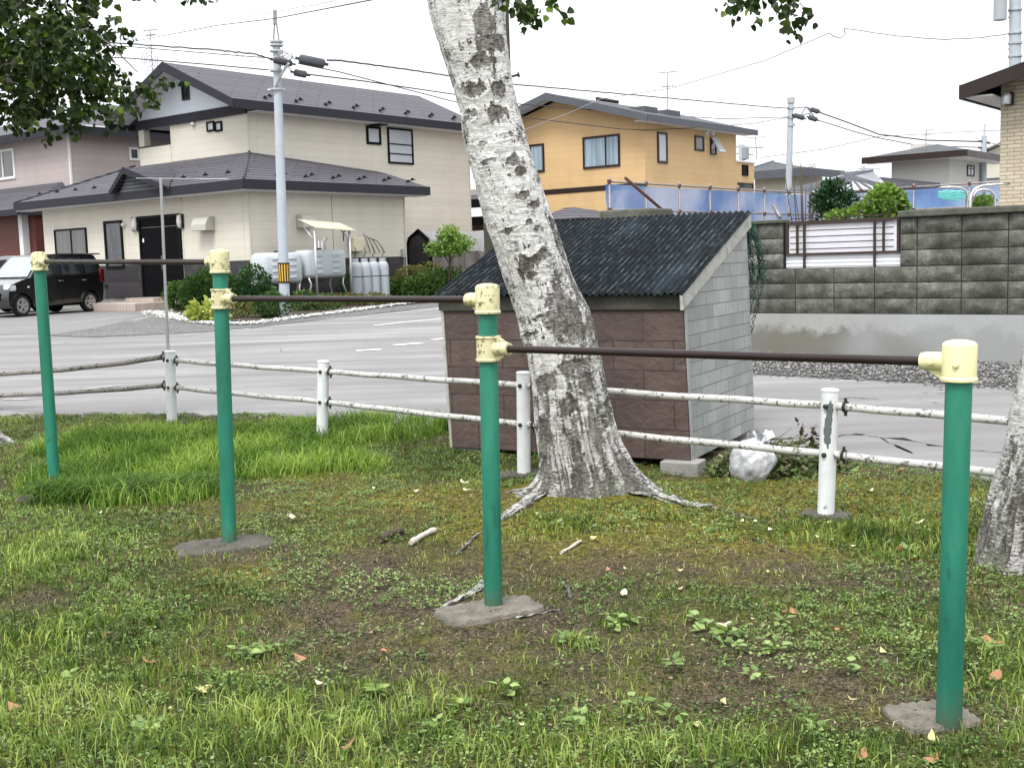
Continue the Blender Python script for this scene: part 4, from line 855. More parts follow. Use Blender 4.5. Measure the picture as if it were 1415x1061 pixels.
# left tree, trunk outside the frame, its crown hanging in
lb = gnd(-48, 612); lb.z = pz(lb.x, lb.y)
bt3 = thing('birch_tree', 'tree at the left edge whose dark green crown fills the upper left corner', 'birch tree', tuple(lb))
trunk('trunk', [lb-Vector((0, 0, .05)), lb+Vector((.02, 0, .6)), lb+Vector((-.05, -.1, 1.6)), lb+Vector((-.1, -.2, 3)), lb+Vector((-.1, -.3, 5.5))], [.24, .2, .18, .15, .09], .2, 96, 240, bt3, (), [(-PI*.05, .35, .32), (-PI*.8, .3, .2)], seed=31, low=1.3)
# ================================================================ CROWNS
def crown(tree, name, blobs, density, size, mat, rs_, droop=.9, col=(.42, .25), fold=.35, wide=.44, tl=(.12, .30)):
    """leaves hung on twigs inside ellipsoids (cx, cy, cz, rx, ry, rz); clumpy, with gaps"""
    c_all = []; tw = MB(); R_ = random.Random(rs_.randint(1 << 30))
    for (cx, cy, cz, rx, ry, rz) in blobs:
        nt_ = max(3, int(density*rx*ry*rz*60))
        for _ in range(nt_):
            v_ = rdir(1, rs_)[0]*rs_.uniform(0, 1)**.42; c0 = np.array([cx+v_[0]*rx, cy+v_[1]*ry, cz+v_[2]*rz]); dd = rdir(1, rs_, -.35, .6)[0]
            L_ = rs_.uniform(*tl); k = rs_.randint(6, 13); f = rs_.uniform(0, 1, k)[:, None]; pts_ = c0+dd*L_*f+rs_.normal(0, .022, (k, 3)); pts_[:, 2] -= .06*f[:, 0]**2; c_all.append(pts_)
            if R_.random() < .2: tw.tube([Vector(c0), Vector(c0+dd*L_*.5)-Vector((0, 0, .015)), Vector(c0+dd*L_)-Vector((0, 0, .06))], [.0028, .002, .001], 4, cap=False)
    c_ = np.concatenate(c_all)-np.array(tuple(tree.location)); o = leafset(name, c_, rs_.uniform(size*.7, size*1.2, len(c_)), rdir(len(c_), rs_, .35), rdir(len(c_), rs_, -droop, .7), np.clip(rs_.normal(col[0], col[1], len(c_)), 0, 1), mat, fold, wide); o.parent = tree
    tw_ = obj('twigs', tw, m['stem'], tree, True, smooth=180); tag(tw_, kind='stuff'); return o
rs3 = np.random.RandomState(8)
def blobpx(L, Y0, dy):
    out = []
    for (u_, v_, ru, rv) in L:
        Yk = Y0+rs3.uniform(-dy, dy); p = at(u_, v_, Yk); out.append((p.x, p.y, p.z, ru/FPX*Yk, rs3.uniform(.3, .5), rv/FPX*Yk))
    return out
left = blobpx([(20, 40, 70, 60), (90, 20, 60, 45), (60, 95, 80, 45), (125, 80, 48, 36), (20, 130, 60, 38), (100, 130, 60, 34), (150, 110, 36, 26), (180, 125, 22, 16), (140, 30, 24, 20), (55, 155, 40, 10), (120, 145, 34, 12), (30, 158, 26, 10), (-60, 60, 80, 90), (-60, -40, 120, 80), (60, -70, 70, 50), (172, 142, 16, 6), (205, 122, 10, 6), (214, 112, 7, 6), (162, 122, 26, 12), (30, 100, 60, 50), (70, 60, 60, 50), (50, 170, 5, 5), (-140, 100, 80, 70), (-150, -80, 120, 90), (110, -20, 50, 26)], 9.0, .8)
crown(bt3, 'crown', left, 22, .058, m['leaf_birch'], rs3, tl=(.08, .2))
big = []
for k in range(14): big.append((lb.x+rs3.uniform(-1.8, 1.5), lb.y+rs3.uniform(-1.6, 1.2), lb.z+rs3.uniform(4.3, 6.2), .8, .8, .5))
crown(bt3, 'upper_crown', big, .25, .085, m['leaf_birch'], rs3)
def limb(tree, pts_, r0, r1): n_ = len(pts_); return obj('branch', MB().tube(pts_, [r0+(r1-r0)*k/(n_-1) for k in range(n_)], 8), m['bark_plain'], tree, True, smooth=180)
m['bark_plain'] = plain('pale_branch_bark', (.22, .20, .18), .8, 0, .4, 12, .4)
limb(bt3, [lb+Vector((-.08, -.2, 2.3)), at(-10, 105, 9.3), at(18, 88, 9.2), at(60, 60, 9.1), at(120, 40, 9.0)], .05, .008)
limb(bt3, [at(-10, 105, 9.3), at(40, 120, 9.0), at(100, 118, 8.9), at(180, 120, 8.8)], .025, .005); limb(bt3, [lb+Vector((-.1, -.3, 3.3)), at(10, 20, 9.2), at(70, -20, 9)], .04, .01)
limb(bt3, [at(120, 40, 9.0), at(150, 60, 8.9), at(190, 100, 8.8)], .01, .004)
# sprigs of the middle birch hanging into the top of the frame
mid = blobpx([(722, -4, 14, 8), (738, 10, 5, 6), (708, -4, 8, 5), (765, -10, 6, 5), (235, -24, 12, 4), (258, -24, 6, 4), (246, -17, 6, 4)], 6.6, .2)
crown(bt_, 'crown', mid, 26, .055, m['leaf_birch'], rs3, 1.1, tl=(.05, .12))
big = []
for k in range(26): big.append((bt_.location.x-.6+rs3.uniform(-2.6, 2.4), TY+rs3.uniform(-2.2, 2.0), rs3.uniform(4.1, 6.8), rs3.uniform(.5, .9), rs3.uniform(.5, .9), .4))
crown(bt_, 'upper_crown', big, .16, .10, m['leaf_birch'], rs3)
limb(bt_, [at(690, -40, TY+.1), at(720, -50, 6.9), at(722, 0, 6.6)], .02, .004); limb(bt_, [at(585, -120, TY), at(400, -180, 6.9), at(245, -40, 6.6), at(240, 0, 6.6)], .03, .004)
limb(bt_, [at(690, -120, TY+.1), at(770, -100, 6.9), at(765, -5, 6.6)], .02, .003)
rgt = blobpx([(1020, -14, 10, 5), (1045, -9, 10, 4), (1070, -17, 10, 5), (1093, -8, 9, 5), (1098, 3, 4, 4), (1030, -16, 12, 5), (1120, -12, 7, 4), (1150, -60, 30, 14), (1250, -95, 34, 16), (1350, -125, 34, 20)], 5.6, .15)
crown(bt2, 'crown', rgt, 20, .045, m['leaf_birch'], rs3, 1.1, tl=(.04, .09))
big = []
for k in range(10): big.append((bt2.location.x+rs3.uniform(-1.2, 1.4), ry+rs3.uniform(-1.5, 1.2), rs3.uniform(3.6, 5.6), rs3.uniform(.5, .8), rs3.uniform(.5, .8), .4))
crown(bt2, 'upper_crown', big, .16, .09, m['leaf_birch'], rs3)
limb(bt2, [at(1540, -100, ry+.1), at(1350, -120, 5.5), at(1150, -50, 5.6), at(1090, 10, 5.6)], .03, .003); limb(bt2, [at(1200, -75, 5.6), at(1080, -50, 5.6), at(1020, 0, 5.6)], .01, .003)

# ================================================================ small things on the ground
R_ = random.Random(12)
m['fallen'] = plain('yellow_fallen_leaf', (.52, .43, .20), .7, 0, .2, 30); m['fallen_pale'] = plain('pale_fallen_leaf', (.58, .52, .36), .7, 0, .15, 30); m['fallen_brown'] = plain('brown_fallen_leaf', (.30, .15, .08), .7, 0, .3, 30)
def leafproto(mat, s, name='fallen_leaf'):
    mb = MB(); n_ = 12; pts_ = []
    for k in range(n_):
        a = 2*PI*k/n_; r_ = .5*(1-.12*math.cos(a)) if k else .72
        pts_.append((math.cos(a)*r_*s, math.sin(a)*r_*s*.74, .10*s*math.cos(2*a)+.03*s*math.sin(3*a)+.02*s))
    mb.add([(0, 0, .0)]+pts_, [(0, k+1, (k+1) % n_+1) for k in range(n_)]); return obj(name, mb, mat, smooth=180)
LV = {'y': [(281, 955, .062), (150, 690, .05), (277, 688, .04), (191, 764, .035), (230, 982, .04), (1262, 755, .04), (1145, 722, .035), (1176, 972, .04), (1370, 940, .04), (985, 800, .035), (940, 795, .03), (1005, 875, .03), (865, 792, .03), (1290, 1024, .045), (940, 818, .03), (760, 705, .03), (1062, 800, .025), (1190, 723, .03), (960, 1005, .035), (1220, 905, .03), (820, 750, .03), (1000, 975, .03)],
      'p': [(1232, 722, .04), (1270, 722, .05), (1282, 728, .05), (1152, 753, .045), (1176, 759, .045), (1000, 876, .05), (1043, 865, .03), (1042, 722, .045), (1064, 734, .03), (142, 717, .04), (205, 762, .03), (641, 668, .05), (645, 687, .045), (518, 680, .04), (361, 678, .04), (405, 728, .04), (575, 685, .03), (862, 823, .04), (720, 1010, .03), (1130, 745, .03), (1204, 683, .03), (1025, 720, .03), (440, 945, .03)],
      'b': [(148, 878, .05), (205, 915, .045), (415, 912, .05), (1243, 657, .06), (1372, 888, .07), (1097, 853, .04), (1085, 852, .035), (480, 1045, .05), (1335, 955, .05), (1190, 1050, .05), (1288, 1048, .05), (1375, 940, .05), (1260, 775, .04), (1240, 760, .05), (530, 905, .04), (20, 985, .05), (840, 790, .03), (1160, 880, .04)]}
for kk, (mt, lab, grp) in {'y': (m['fallen'], 'yellow fallen birch leaf lying on the patchy grass', 'yellow fallen leaves'), 'p': (m['fallen_pale'], 'pale cream fallen leaf lying curled on the ground', 'pale fallen leaves'), 'b': (m['fallen_brown'], 'brown fallen leaf lying on the grass', 'brown fallen leaves')}.items():
    first = None
    for (u_, v_, s) in LV[kk]:
        if first is None: first = leafproto(mt, 1.0); o = first
        else: o = first.copy(); C.objects.link(o)
        p = gnd(u_, v_); o.location = (p.x, p.y, pz(p.x, p.y)+R_.uniform(.012, .03)); o.scale = (s, s, s*1.3); o.rotation_euler = (R_.uniform(-.5, .6), R_.uniform(-.45, .45), R_.uniform(0, 6.28)); tag(o, lab, 'fallen leaf', grp)
def stick(pts_, r_, mat, lab, name='stick'):
    P = [Vector((gnd(u_, v_).x, gnd(u_, v_).y, pz(gnd(u_, v_).x, gnd(u_, v_).y)+r_+.004)) for u_, v_ in pts_]
    mb = MB(); Q = []
    for a, b in zip(P[:-1], P[1:]): Q += [a.lerp(b, k/4)+Vector((0, 0, R_.uniform(0, .003))) for k in range(4)]
    Q.append(P[-1]); mb.tube(Q, [r_*R_.uniform(.8, 1.15) for _ in Q], 10); o = obj(name, mb, mat, loc=tuple(P[0]), smooth=50); return tag(o, lab, 'stick')
m['pale_bark'] = plain('pale_stick_bark', (.45, .41, .36), .8, 0, .3, 30, .4)
stick([(568, 756), (585, 747), (601, 741)], .017, m['pale_bark'], 'short thick pale birch stick lying on the bare soil'); stick([(527, 753), (540, 748), (556, 742)], .02, m['stem'], 'short dark rotting stick beside the pale birch stick')
stick([(775, 765), (790, 758), (803, 752)], .008, m['pale_bark'], 'thin pale twig on the soil in front of the leaning birch', 'twig')
# ================================================================ BUILDINGS
class House:
    """a building whose local axes run along the street grid: x along U, y along V (away), z up"""
    def __init__(s, label, cat, u, v, Y, z0=None, name='house', group=None):
        p = at(u, v, Y); s.o = Vector((p.x, p.y, gz(p.y) if z0 is None else z0)); s.t = thing(name, label, cat, tuple(s.o), UANG, group)
        s.I = MATW[s.t.name].inverted()
    def hit(s, u, v, ax, val):      # local point where the view ray meets the local plane ax = val
        d = (s.I.to_3x3() @ ray(u, v)); c = s.I @ CP; t_ = (val-c[ax])/d[ax]; return c+d*t_
    def rect(s, ax, val, u0, v0, u1, v1):
        P = [s.hit(a, b, ax, val) for a in (u0, u1) for b in (v0, v1)]; k = 1-ax
        a = sorted([(P[0][k]+P[1][k])/2, (P[2][k]+P[3][k])/2]); z = sorted([(P[0].z+P[2].z)/2, (P[1].z+P[3].z)/2]); return a[0], a[1], z[0], z[1]
    def B(s, mb, ax, val, a0, a1, d0, d1, z0, z1):      # a box standing d0..d1 proud of the plane towards the viewer
        if ax == 1: mb.box(a0, a1, val-d1, val-d0, z0, z1)
        else: mb.box(val+d0, val+d1, a0, a1, z0, z1)
        return mb
    def part(s, name, mb, mat, parent=None, **k): return obj(name, mb, mat, parent or s.t, **k)
    def window(s, ax, val, r, frame, pane, mull=(), fw=.055, proud=.045, name='window', hm=(), sill=False):
        a0, a1, z0, z1 = r; mb = MB(); B = s.B
        B(mb, ax, val, a0, a1, 0, proud, z1-fw, z1); B(mb, ax, val, a0, a1, 0, proud, z0, z0+fw)
        B(mb, ax, val, a0, a0+fw, 0, proud, z0+fw, z1-fw); B(mb, ax, val, a1-fw, a1, 0, proud, z0+fw, z1-fw)
        for f in mull: x = a0+(a1-a0)*f; B(mb, ax, val, x-fw*.4, x+fw*.4, .004, proud-.006, z0+fw, z1-fw)
        for f in hm: z = z0+(z1-z0)*f; B(mb, ax, val, a0+fw, a1-fw, .004, proud-.008, z-fw*.3, z+fw*.3)
        if sill: B(mb, ax, val, a0-.03, a1+.03, proud, proud+.03, z0-.02, z0+.012)
        w_ = s.part(name, mb, frame); g_ = MB(); B(g_, ax, val, a0+fw*.9, a1-fw*.9, .002, .018, z0+fw*.9, z1-fw*.9); obj('pane', g_, pane, w_); return w_
def slab_roof(polys, th):
    mb = MB()
    for P in polys:
        P = [Vector(p) for p in P]; n = (P[1]-P[0]).cross(P[2]-P[0]).normalized()
        if n.z < 0: P = P[::-1]
        mb.prism(P, Vector((0, 0, -th)))
    return mb
def snowguards(h, pts_, mat, group=None):
    first = None
    for p in pts_:
        if first is None:
            mb = MB(); mb.add([(-.10, -.0, 0), (.10, 0, 0), (0, .02, .085), (-.10, .09, .0), (.10, .09, 0)], [(0, 1, 2), (3, 2, 4), (0, 2, 3), (1, 4, 2), (0, 3, 4, 1)]); first = h.part('snow_guard', mb, mat); o = first
        else: o = first.copy(); C.objects.link(o)
        o.location = p
# ---------------------------------------------------------------- beige two-storey house
h = House('beige two-storey house with slate grey roofs and a white gable', 'house', 342, 262, 31.0)
H = h; yR = H.hit(560, 330, 0, 0).y; xL = H.hit(61, 330, 1, 0).x; xd = H.hit(0, 300, 1, 0).x
ZW = 3.12
upx = -2.55; upy = 2.05
for _ in range(1): pass
cz = H.hit(341, 146, 1, upy); upx = cz.x; ZU = cz.z; yU = H.hit(647, 190, 0, upx).y; uL = H.hit(193, 190, 1, upy).x; uW = H.hit(235, 180, 1, upy).x
mb = MB(); mb.box(xL, 0, 0, yR, .32, ZW); H.part('wall', mb, m['cream'])
mb = MB(); mb.box(uW, upx, upy, yU, ZW+.0, ZU); mb.box(-5, upx, yR+.003, yU-.0, .32, ZW-.003); H.part('upper_wall', mb, m['cream'])
mb = MB(); mb.box(xL+.04, -.04, .04, yR-.04, -.2, .317); mb.box(-5, upx-.03, yR, yU-.04, -.2, .317); H.part('foundation', mb, m['concrete'])
zb = H.hit(280, 362, 1, 0).z
xw = H.hit(131, 365, 1, 0).x
mb = MB(); doorr = H.rect(1, 0, 196, 297, 253, 414)
for a, b in ((xL-.01, doorr[0]-.03), (doorr[1]+.03, .014)): mb.box(a, b, -.014, -.001, .325, zb)
mb.box(.001, .0145, .0, yR+.012, .325, zb); H.part('dark_band', mb, m['charcoal_siding'])
for bx in ((-.03, .022, -.022, .03, .33, ZW-.04), (-.02, .022, yR-.03, yR+.022, .33, ZW-.04), (upx-.03, upx+.018, upy-.018, upy+.03, ZW+.5, ZU-.03), (upx-.03, upx+.018, yU-.03, yU+.018, .33, ZU-.03)): H.part('corner_trim', MB().box(*bx), m['cream_wall'])
# lower hipped roof
ov = .55; E = [(xL-.65, -ov, ZW+.02), (ov, -ov, ZW+.02), (ov, yR+.55, ZW+.02)]; T1 = (upx+.0, upy, ZW+1.28)
T0 = (xL+2.2, upy, ZW+1.28); t2 = H.hit(527, 238, 0, upx); T2 = (upx, t2.y, t2.z); t3 = H.hit(552, 239.5, 0, upx+.6)
T3 = (upx+.35, yR+.1, T2[2]-.12)
zz = .20
E = [(a, b, c+zz) for a, b, c in E]; bk = (xL-.65, 5.0, E[0][2]); T0b = (xL+2.2, 4.2, ZW+1.28)
mb = slab_roof([[E[0], E[1], T1, T0], [E[1], E[2], T3, T2], [E[1], T2, T1], [bk, E[0], T0, T0b]], .05); mb.box(T0[0], uW, upy, 4.2, T0[2]-.3, T0[2]-.02); H.part('lower_roof', mb, m['roof_tile'])
def fascia(name, pts_, mat, hgt=.21, th=.04):
    mb = MB()
    for a, b in zip(pts_[:-1], pts_[1:]):
        a, b = Vector(a), Vector(b); d_ = (b-a).normalized(); n_ = Vector((d_.y, -d_.x, 0))*th; mb.prism([a-d_*th*.5, b+d_*th*.5, b+d_*th*.5+n_, a-d_*th*.5+n_], Vector((0, 0, -hgt)))
    return H.part(name, mb, mat)
up = lambda p, d: (p[0], p[1], p[2]+d)
fascia('fascia', [up(E[0], .01), up(E[1], .01)], m['fascia'], .25); fascia('fascia', [up(E[1], .01), up(E[2], .01)], m['fascia'], .25); fascia('fascia', [up(E[2], .01), (upx, E[2][1], E[2][2]+.01)], m['fascia'], .25)
mb = MB(); mb.box(E[0][0], .52, -.53, -.003, ZW-.05, ZW-.02); mb.box(.003, .52, -.0, yR+.5, ZW-.05, ZW-.02); H.part('soffit', mb, m['soffit'])
for a, b in ((E[1], T1), (E[0], T0)): H.part('hip_cap', MB().tube([Vector(a)+Vector((0, 0, .02)), Vector(b)+Vector((0, 0, .02))], .035, 6), m['roof_tile2'], smooth=180)
def rf(x): return E[1][2]+(T1[2]-E[1][2])*(x+ov)/(upy+ov)   # height of the front plane at y = x
def rw(x): return E[1][2]+(T1[2]-E[1][2])*(ov-x)/(ov-upx)
gp_ = []
for i in range(6): x_ = xL-.3+i*1.05; gp_.append((x_, .10, rf(.10)+.012))
for i in range(3): gp_.append((-3.0+i*1.0, .15, rf(.15)+.012)); 
for i in range(6): y_ = .9+i*1.02; gp_.append((.12, y_, rw(.12)+.01)); gp_.append((-.10, y_+.42, rw(-.10)+.01))
snowguards(H, gp_, m['black'])
# little gablet over the door
ap = H.hit(195, 233, 1, -.15); gl = H.hit(158, 268, 1, -.55); gr_ = H.hit(240, 259, 1, -.55); zc = E[0][2]-.0
ax_, az_ = ap.x, ap.z
back = (ax_, -ov+(az_-zc)/((T1[2]-E[1][2])/(upy+ov)), az_)
mb = slab_roof([[(gl.x, -.72, zc-.02), (ax_, -.72, az_), back], [(gr_.x, -.72, zc-.02), (ax_, -.72, az_), back]], .05); H.part('gablet_roof', mb, m['roof_tile'])
mb = MB()
for x_ in (gl.x, gr_.x): mb.prism([(x_, -.72, zc+.0), (ax_, -.72, az_+.02), (ax_, -.72, az_-.17), (x_+(ax_-x_)*.2, -.72, zc-.02)], (0, -.04, 0))
H.part('gablet_trim', mb, m['fascia']); mb = MB(); mb.prism([(gl.x+.35, -.60, zc-.02), (ax_, -.60, az_-.15), (gr_.x-.35, -.60, zc-.02)], (0, .03, 0)); H.part('gablet_face', mb, m['roof_tile2'])
# upper gable roof
ZA = H.hit(258, 104, 1, upy).z; xa = (uL+upx)/2; os_ = .5; of_ = .85; slp = (ZA-ZU)/(upx-xa); ea = ZA+.28; eh = ZA+.28-slp*(upx+os_-xa)
fr = upy-of_; bkY = yU+.4
mb = slab_roof([[(xa, fr, ea), (upx+os_, fr, eh), (upx+os_, bkY, eh), (xa, bkY, ea)], [(xa, fr, ea), (uL-os_, fr, eh), (uL-os_, bkY, eh), (xa, bkY, ea)]], .05); H.part('upper_roof', mb, m['roof_tile'])
mb = MB()
for sx_ in (upx+os_, uL-os_): mb.prism([(sx_, fr-.0, eh+.012), (xa, fr, ea+.012), (xa, fr, ea-.27), (sx_, fr, eh-.24)], (0, -.045, 0))
mb.box(upx+os_, upx+os_+.045, fr, bkY, eh-.24, eh+.01); mb.box(uL-os_-.045, uL-os_, fr, bkY, eh-.24, eh+.01); H.part('barge_board', mb, m['fascia'])
mb = MB(); mb.prism([(uL+.02, upy-.03, ZU-.02), (upx-.0, upy-.03, ZU-.02), (upx, upy-.03, ZU+.20), (xa, upy-.03, ZA+.20), (uL+.02, upy-.03, ZU+.20)], (0, .10, 0)); H.part('gable_face', mb, m['white_gable'])
mb = MB(); mb.prism([(upx+os_, fr, eh-.075), (xa, fr, ea-.075), (xa, upy-.03, ea-.075), (upx+os_, upy-.03, eh-.075)], (0, 0, .02)); mb.prism([(uL-os_, fr, eh-.075), (xa, fr, ea-.075), (xa, upy-.03, ea-.075), (uL-os_, upy-.03, eh-.075)], (0, 0, .02)); mb.box(upx, upx+os_, upy, yU+.3, eh-.26, eh-.235); H.part('soffit', mb, m['soffit'])
mb = MB(); mb.box(uL-.05, upx+.04, upy-.10, upy-.032, ZU-.22, ZU+.05); H.part('gable_band', mb, m['fascia'])
# balcony recess
bf = H.hit(215, 207, 1, upy).z; mb = MB(); mb.box(uL-.02, uW, upy-.02, upy+.10, ZW+.9, bf+.10); H.part('balcony_parapet', mb, m['cream'])
mb = MB(); mb.box(uL-.04, uW-.002, upy-.04, upy+.13, bf+.10, bf+.14); H.part('parapet_cap', mb, m['fascia']); mb = MB(); mb.box(uL-.02, uL+.26, upy-.02, upy+.20, bf+.14, ZU-.22); H.part('balcony_column', mb, m['cream_wall'])
mb = MB(); mb.box(uL, uW, upy+2.2, yU-.3, ZW, ZU); H.part('recess_wall', mb, m['cream']); mb = MB(); mb.box(uL+.02, uW-.003, upy+.08, upy+2.19, ZU-.16, ZU-.12); H.part('balcony_ceiling', mb, m['soffit']); mb = MB(); mb.box(uL, uW, upy+.1, upy+2.2, ZW+.9, ZW+1.0); H.part('balcony_floor', mb, m['concrete'])
# windows
H.window(1, upy-.03, H.rect(1, upy-.03, 252, 111, 262, 139), m['brown_frame'], m['glass'], fw=.06, name='gable_window')
for u_ in ((286.5, 297), (298, 307.5)): H.window(1, upy, H.rect(1, upy, u_[0], 168, u_[1], 182), m['black'], m['glass_sky'], fw=.05)
H.window(0, upx, H.rect(0, upx, 506, 175, 525.5, 200), m['black'], m['glass_sky'], fw=.075); H.window(0, upx, H.rect(0, upx, 535.5, 178, 570, 227), m['black'], m['glass_sky'], hm=(.28, .55), fw=.06)
H.window(1, 0, H.rect(1, 0, 77, 316, 121, 356), m['black'], m['curtain_grey'], mull=(.52,)); H.window(1, 0, H.rect(1, 0, 146, 305, 171, 371), m['black'], m['glass'], fw=.08)
a0, a1, z0, z1 = doorr; mb = MB(); B = H.B
for f in ((a0, a0+.07), (a1-.07, a1)): B(mb, 1, 0, f[0], f[1], 0, .06, z0, z1)
B(mb, 1, 0, a0+.07, a1-.07, 0, .06, z1-.08, z1); df = H.part('door_frame', mb, m['black'])
mb = MB(); B(mb, 1, 0, a0+.072, (a0+a1)/2+.18, .004, .035, z0, z1-.34); B(mb, 1, 0, (a0+a1)/2+.19, a1-.072, .004, .03, z0, z1-.34); B(mb, 1, 0, a0+.072, a1-.072, .004, .03, z1-.32, z1-.082)
for k in range(5): B(mb, 1, 0, a0+.12, (a0+a1)/2+.12, .035, .042, z0+.3+k*.34, z0+.56+k*.34)
dr = H.part('door', mb, m['door_dark']); mb = MB(); q_ = (a0+a1)/2+.09; B(mb, 1, 0, q_-.02, q_+.02, .045, .085, z0+.85, z0+1.25); obj('handle', mb, m['steel'], dr); mb = MB(); B(mb, 1, 0, a0+.16, a0+.23, .043, .048, z1-.75, z1-.64); obj('notice', mb, m['white_frame'], dr)
def lampr(ax, val, u, v, ru, rv, name='wall_lamp', mat='lamp'):
    a0, a1, z0, z1 = H.rect(ax, val, u-ru, v-rv, u+ru, v+rv); mb = MB(); B(mb, ax, val, a0-.02, a0+.03, 0, .07, z0, z1); B(mb, ax, val, a1-.03, a1+.02, 0, .07, z0, z1); c_ = Vector(((a0+a1)/2, val-.05, (z0+z1)/2)) if ax == 1 else Vector((val+.05, (a0+a1)/2, (z0+z1)/2))
    o = H.part(name, mb, m['brown_frame']); g_ = MB(); h2 = (z1-z0)/2; r_ = (a1-a0)/2*.9; g_.lathe([(0, -h2), (r_*.75, -h2*.8), (r_, 0), (r_*.75, h2*.8), (0, h2)], c_, 14); obj('lamp_glass', g_, m[mat], o, smooth=180)
lampr(1, 0, 188.5, 310, 3.2, 10); lampr(1, 0, 250.5, 306, 3.2, 10)
def domev(ax, val, u, v, r_): p = H.hit(u, v, ax, val); mb = MB(); mb.lathe([(r_, 0), (r_*1.0, .03), (r_*.8, .09), (r_*.4, .12), (0, .13)], p, 14, Vector((0, -1, 0)) if ax == 1 else Vector((1, 0, 0))); H.part('round_vent', mb, m['lamp'], smooth=60)
domev(1, 0, 172.5, 311, .075); domev(1, upy, 268.5, 172, .075); domev(1, 0, 250.5, 276, .04)
def hood(ax, val, u0, v0, u1, v1):
    a0, a1, z0, z1 = H.rect(ax, val, u0, v0, u1, v1); mb = MB(); D_ = .32
    prof = [(0, z0), (D_, z0), (D_, z0+(z1-z0)*.45), (D_*.72, z0+(z1-z0)*.92), (D_*.5, z1), (0, z1)]
    if ax == 1: mb.prism([(a0, val-d_, z_) for d_, z_ in prof], (a1-a0, 0, 0))
    else: mb.prism([(val+d_, a0, z_) for d_, z_ in prof], (0, a1-a0, 0))
    o = H.part('vent_hood', mb, m['metal_white'], bevel=.01); return o
hood(1, 0, 277, 300, 297, 319); hood(0, 0, 409, 297, 428, 315)
p = H.hit(147, 393, 1, -.015); mb = MB(); mb.tube([p+Vector((-.1, -.02, 0)), p+Vector((.02, -.05, 0)), p+Vector((.08, -.05, -.05))], .035, 8); H.part('outside_tap', mb, m['bolt'], smooth=180)
for u_ in (171, 252, 336): 
    p = H.hit(u_, 300, 1, 0); mb = MB(); mb.box(p.x-.008, p.x+.008, -.006, -.0005, zb+.02, ZW-.06); H.part('seam', mb, m['cream_wall'])
for u_ in (459,): p = H.hit(u_, 300, 0, 0); mb = MB(); mb.box(.0005, .006, p.y-.006, p.y+.006, zb+.02, ZW-.06); H.part('seam', mb, m['fascia_grey'])
p = H.hit(556, 350, 0, .0); mb = MB(); mb.box(.001, .09, p.y-.07, p.y+.07, p.z-.12, p.z+.12); H.part('meter_box', mb, m['metal_grey']); mb = MB(); mb.tube([p+Vector((.06, 0, -.12)), Vector((.06, p.y, .0))], .02, 6); H.part('pipe', mb, m['grey_cable'])
q = H.hit(530, 165, 0, upx+os_); mb = MB(); mb.box(upx+.05, upx+os_, q.y-.2, q.y+.2, eh-.30, eh-.262); H.part('eave_vent', mb, m['black'])
gp_ = []
for i in range(8): y_ = fr+1.4+i*1.18; r_ = upx+os_-.38; gp_ += [(r_, y_, ea-slp*(r_-xa)+.012), (r_-.28, y_+.42, ea-slp*(r_-.28-xa)+.012)]
sg_ = snowguards(H, gp_, m['black'])
# antenna with dish, on the ridge
def antenna(base, top, dish=None, arms=((0, .5), (.15, .35)), label='', r_=.014, cat='antenna', adir=None):
    t_ = thing('roof_antenna', label, cat, tuple(base)); mb = MB(); mb.tube([base, top], r_, 6); obj('mast', mb, m['grey_cable'], t_, True); adir = adir or (U*.9+V*.3)
    for dz, ln in arms:
        mb = MB(); q = top-Vector((0, 0, dz)); mb.tube([q-adir*ln*.6, q+adir*ln*.6], r_*.7, 5)
        for k in range(5): e = q+adir*ln*(k/4-.5)*1.1; mb.tube([e-V*.14, e+V*.14], r_*.45, 4)
        obj('aerial', mb, m['grey_cable'], t_, True)
    return t_
an = antenna(at(211, 104, 37.2), at(207.5, 42, 37.2), label='television antenna with a small clear dish rising behind the white gable')
dp = at(207, 85, 37.0); mb = MB()
for rr in (.42, .30, .18): mb.lathe([(rr-.012, 0), (rr, .012), (rr+.012, 0), (rr, -.012), (rr-.012, 0)], dp, 24, -V)
for k in range(6): a = k*PI/3; mb.tube([dp, dp+Vector((math.cos(a)*.42*U.x, math.cos(a)*.42*U.y, math.sin(a)*.42))], .008, 4)
obj('mesh_dish', mb, m['grey_cable'], an, True)
# steps at the door
s0 = gnd(152, 432); s1 = gnd(226, 432)
a0, a1 = H.I @ s0, H.I @ s1; st = thing('door_step', 'low tiled door step of pale pink pavers before the black door', 'step', tuple(H.o+U*((doorr[0]+doorr[1])/2)-V*.9), UANG)
t = NT('paver_tile'); b_ = t.brick(t.wallvec(), .3, .3, .012, (.40, .33, .29), (.34, .28, .25), (.2, .17, .15), off=0); t2 = t.brick(t.tc.outputs['Object'], .3, .3, .012, (.42, .36, .32), (.38, .32, .29), (.2, .17, .15), off=0); m['paver'] = t.fin(t.mix(.5, b_[0], t2[0]), .8)
wd = (a1.x-a0.x); mb = MB(); mb.bbox(-wd*.62, wd*.55, -.75, .85, -.03, .20, .012); o = obj('lower_step', mb, m['paver'], st); mb = MB(); mb.bbox(-wd*.42, wd*.35, .1, .86, .201, .31, .01); obj('upper_step', mb, m['paver'], st)

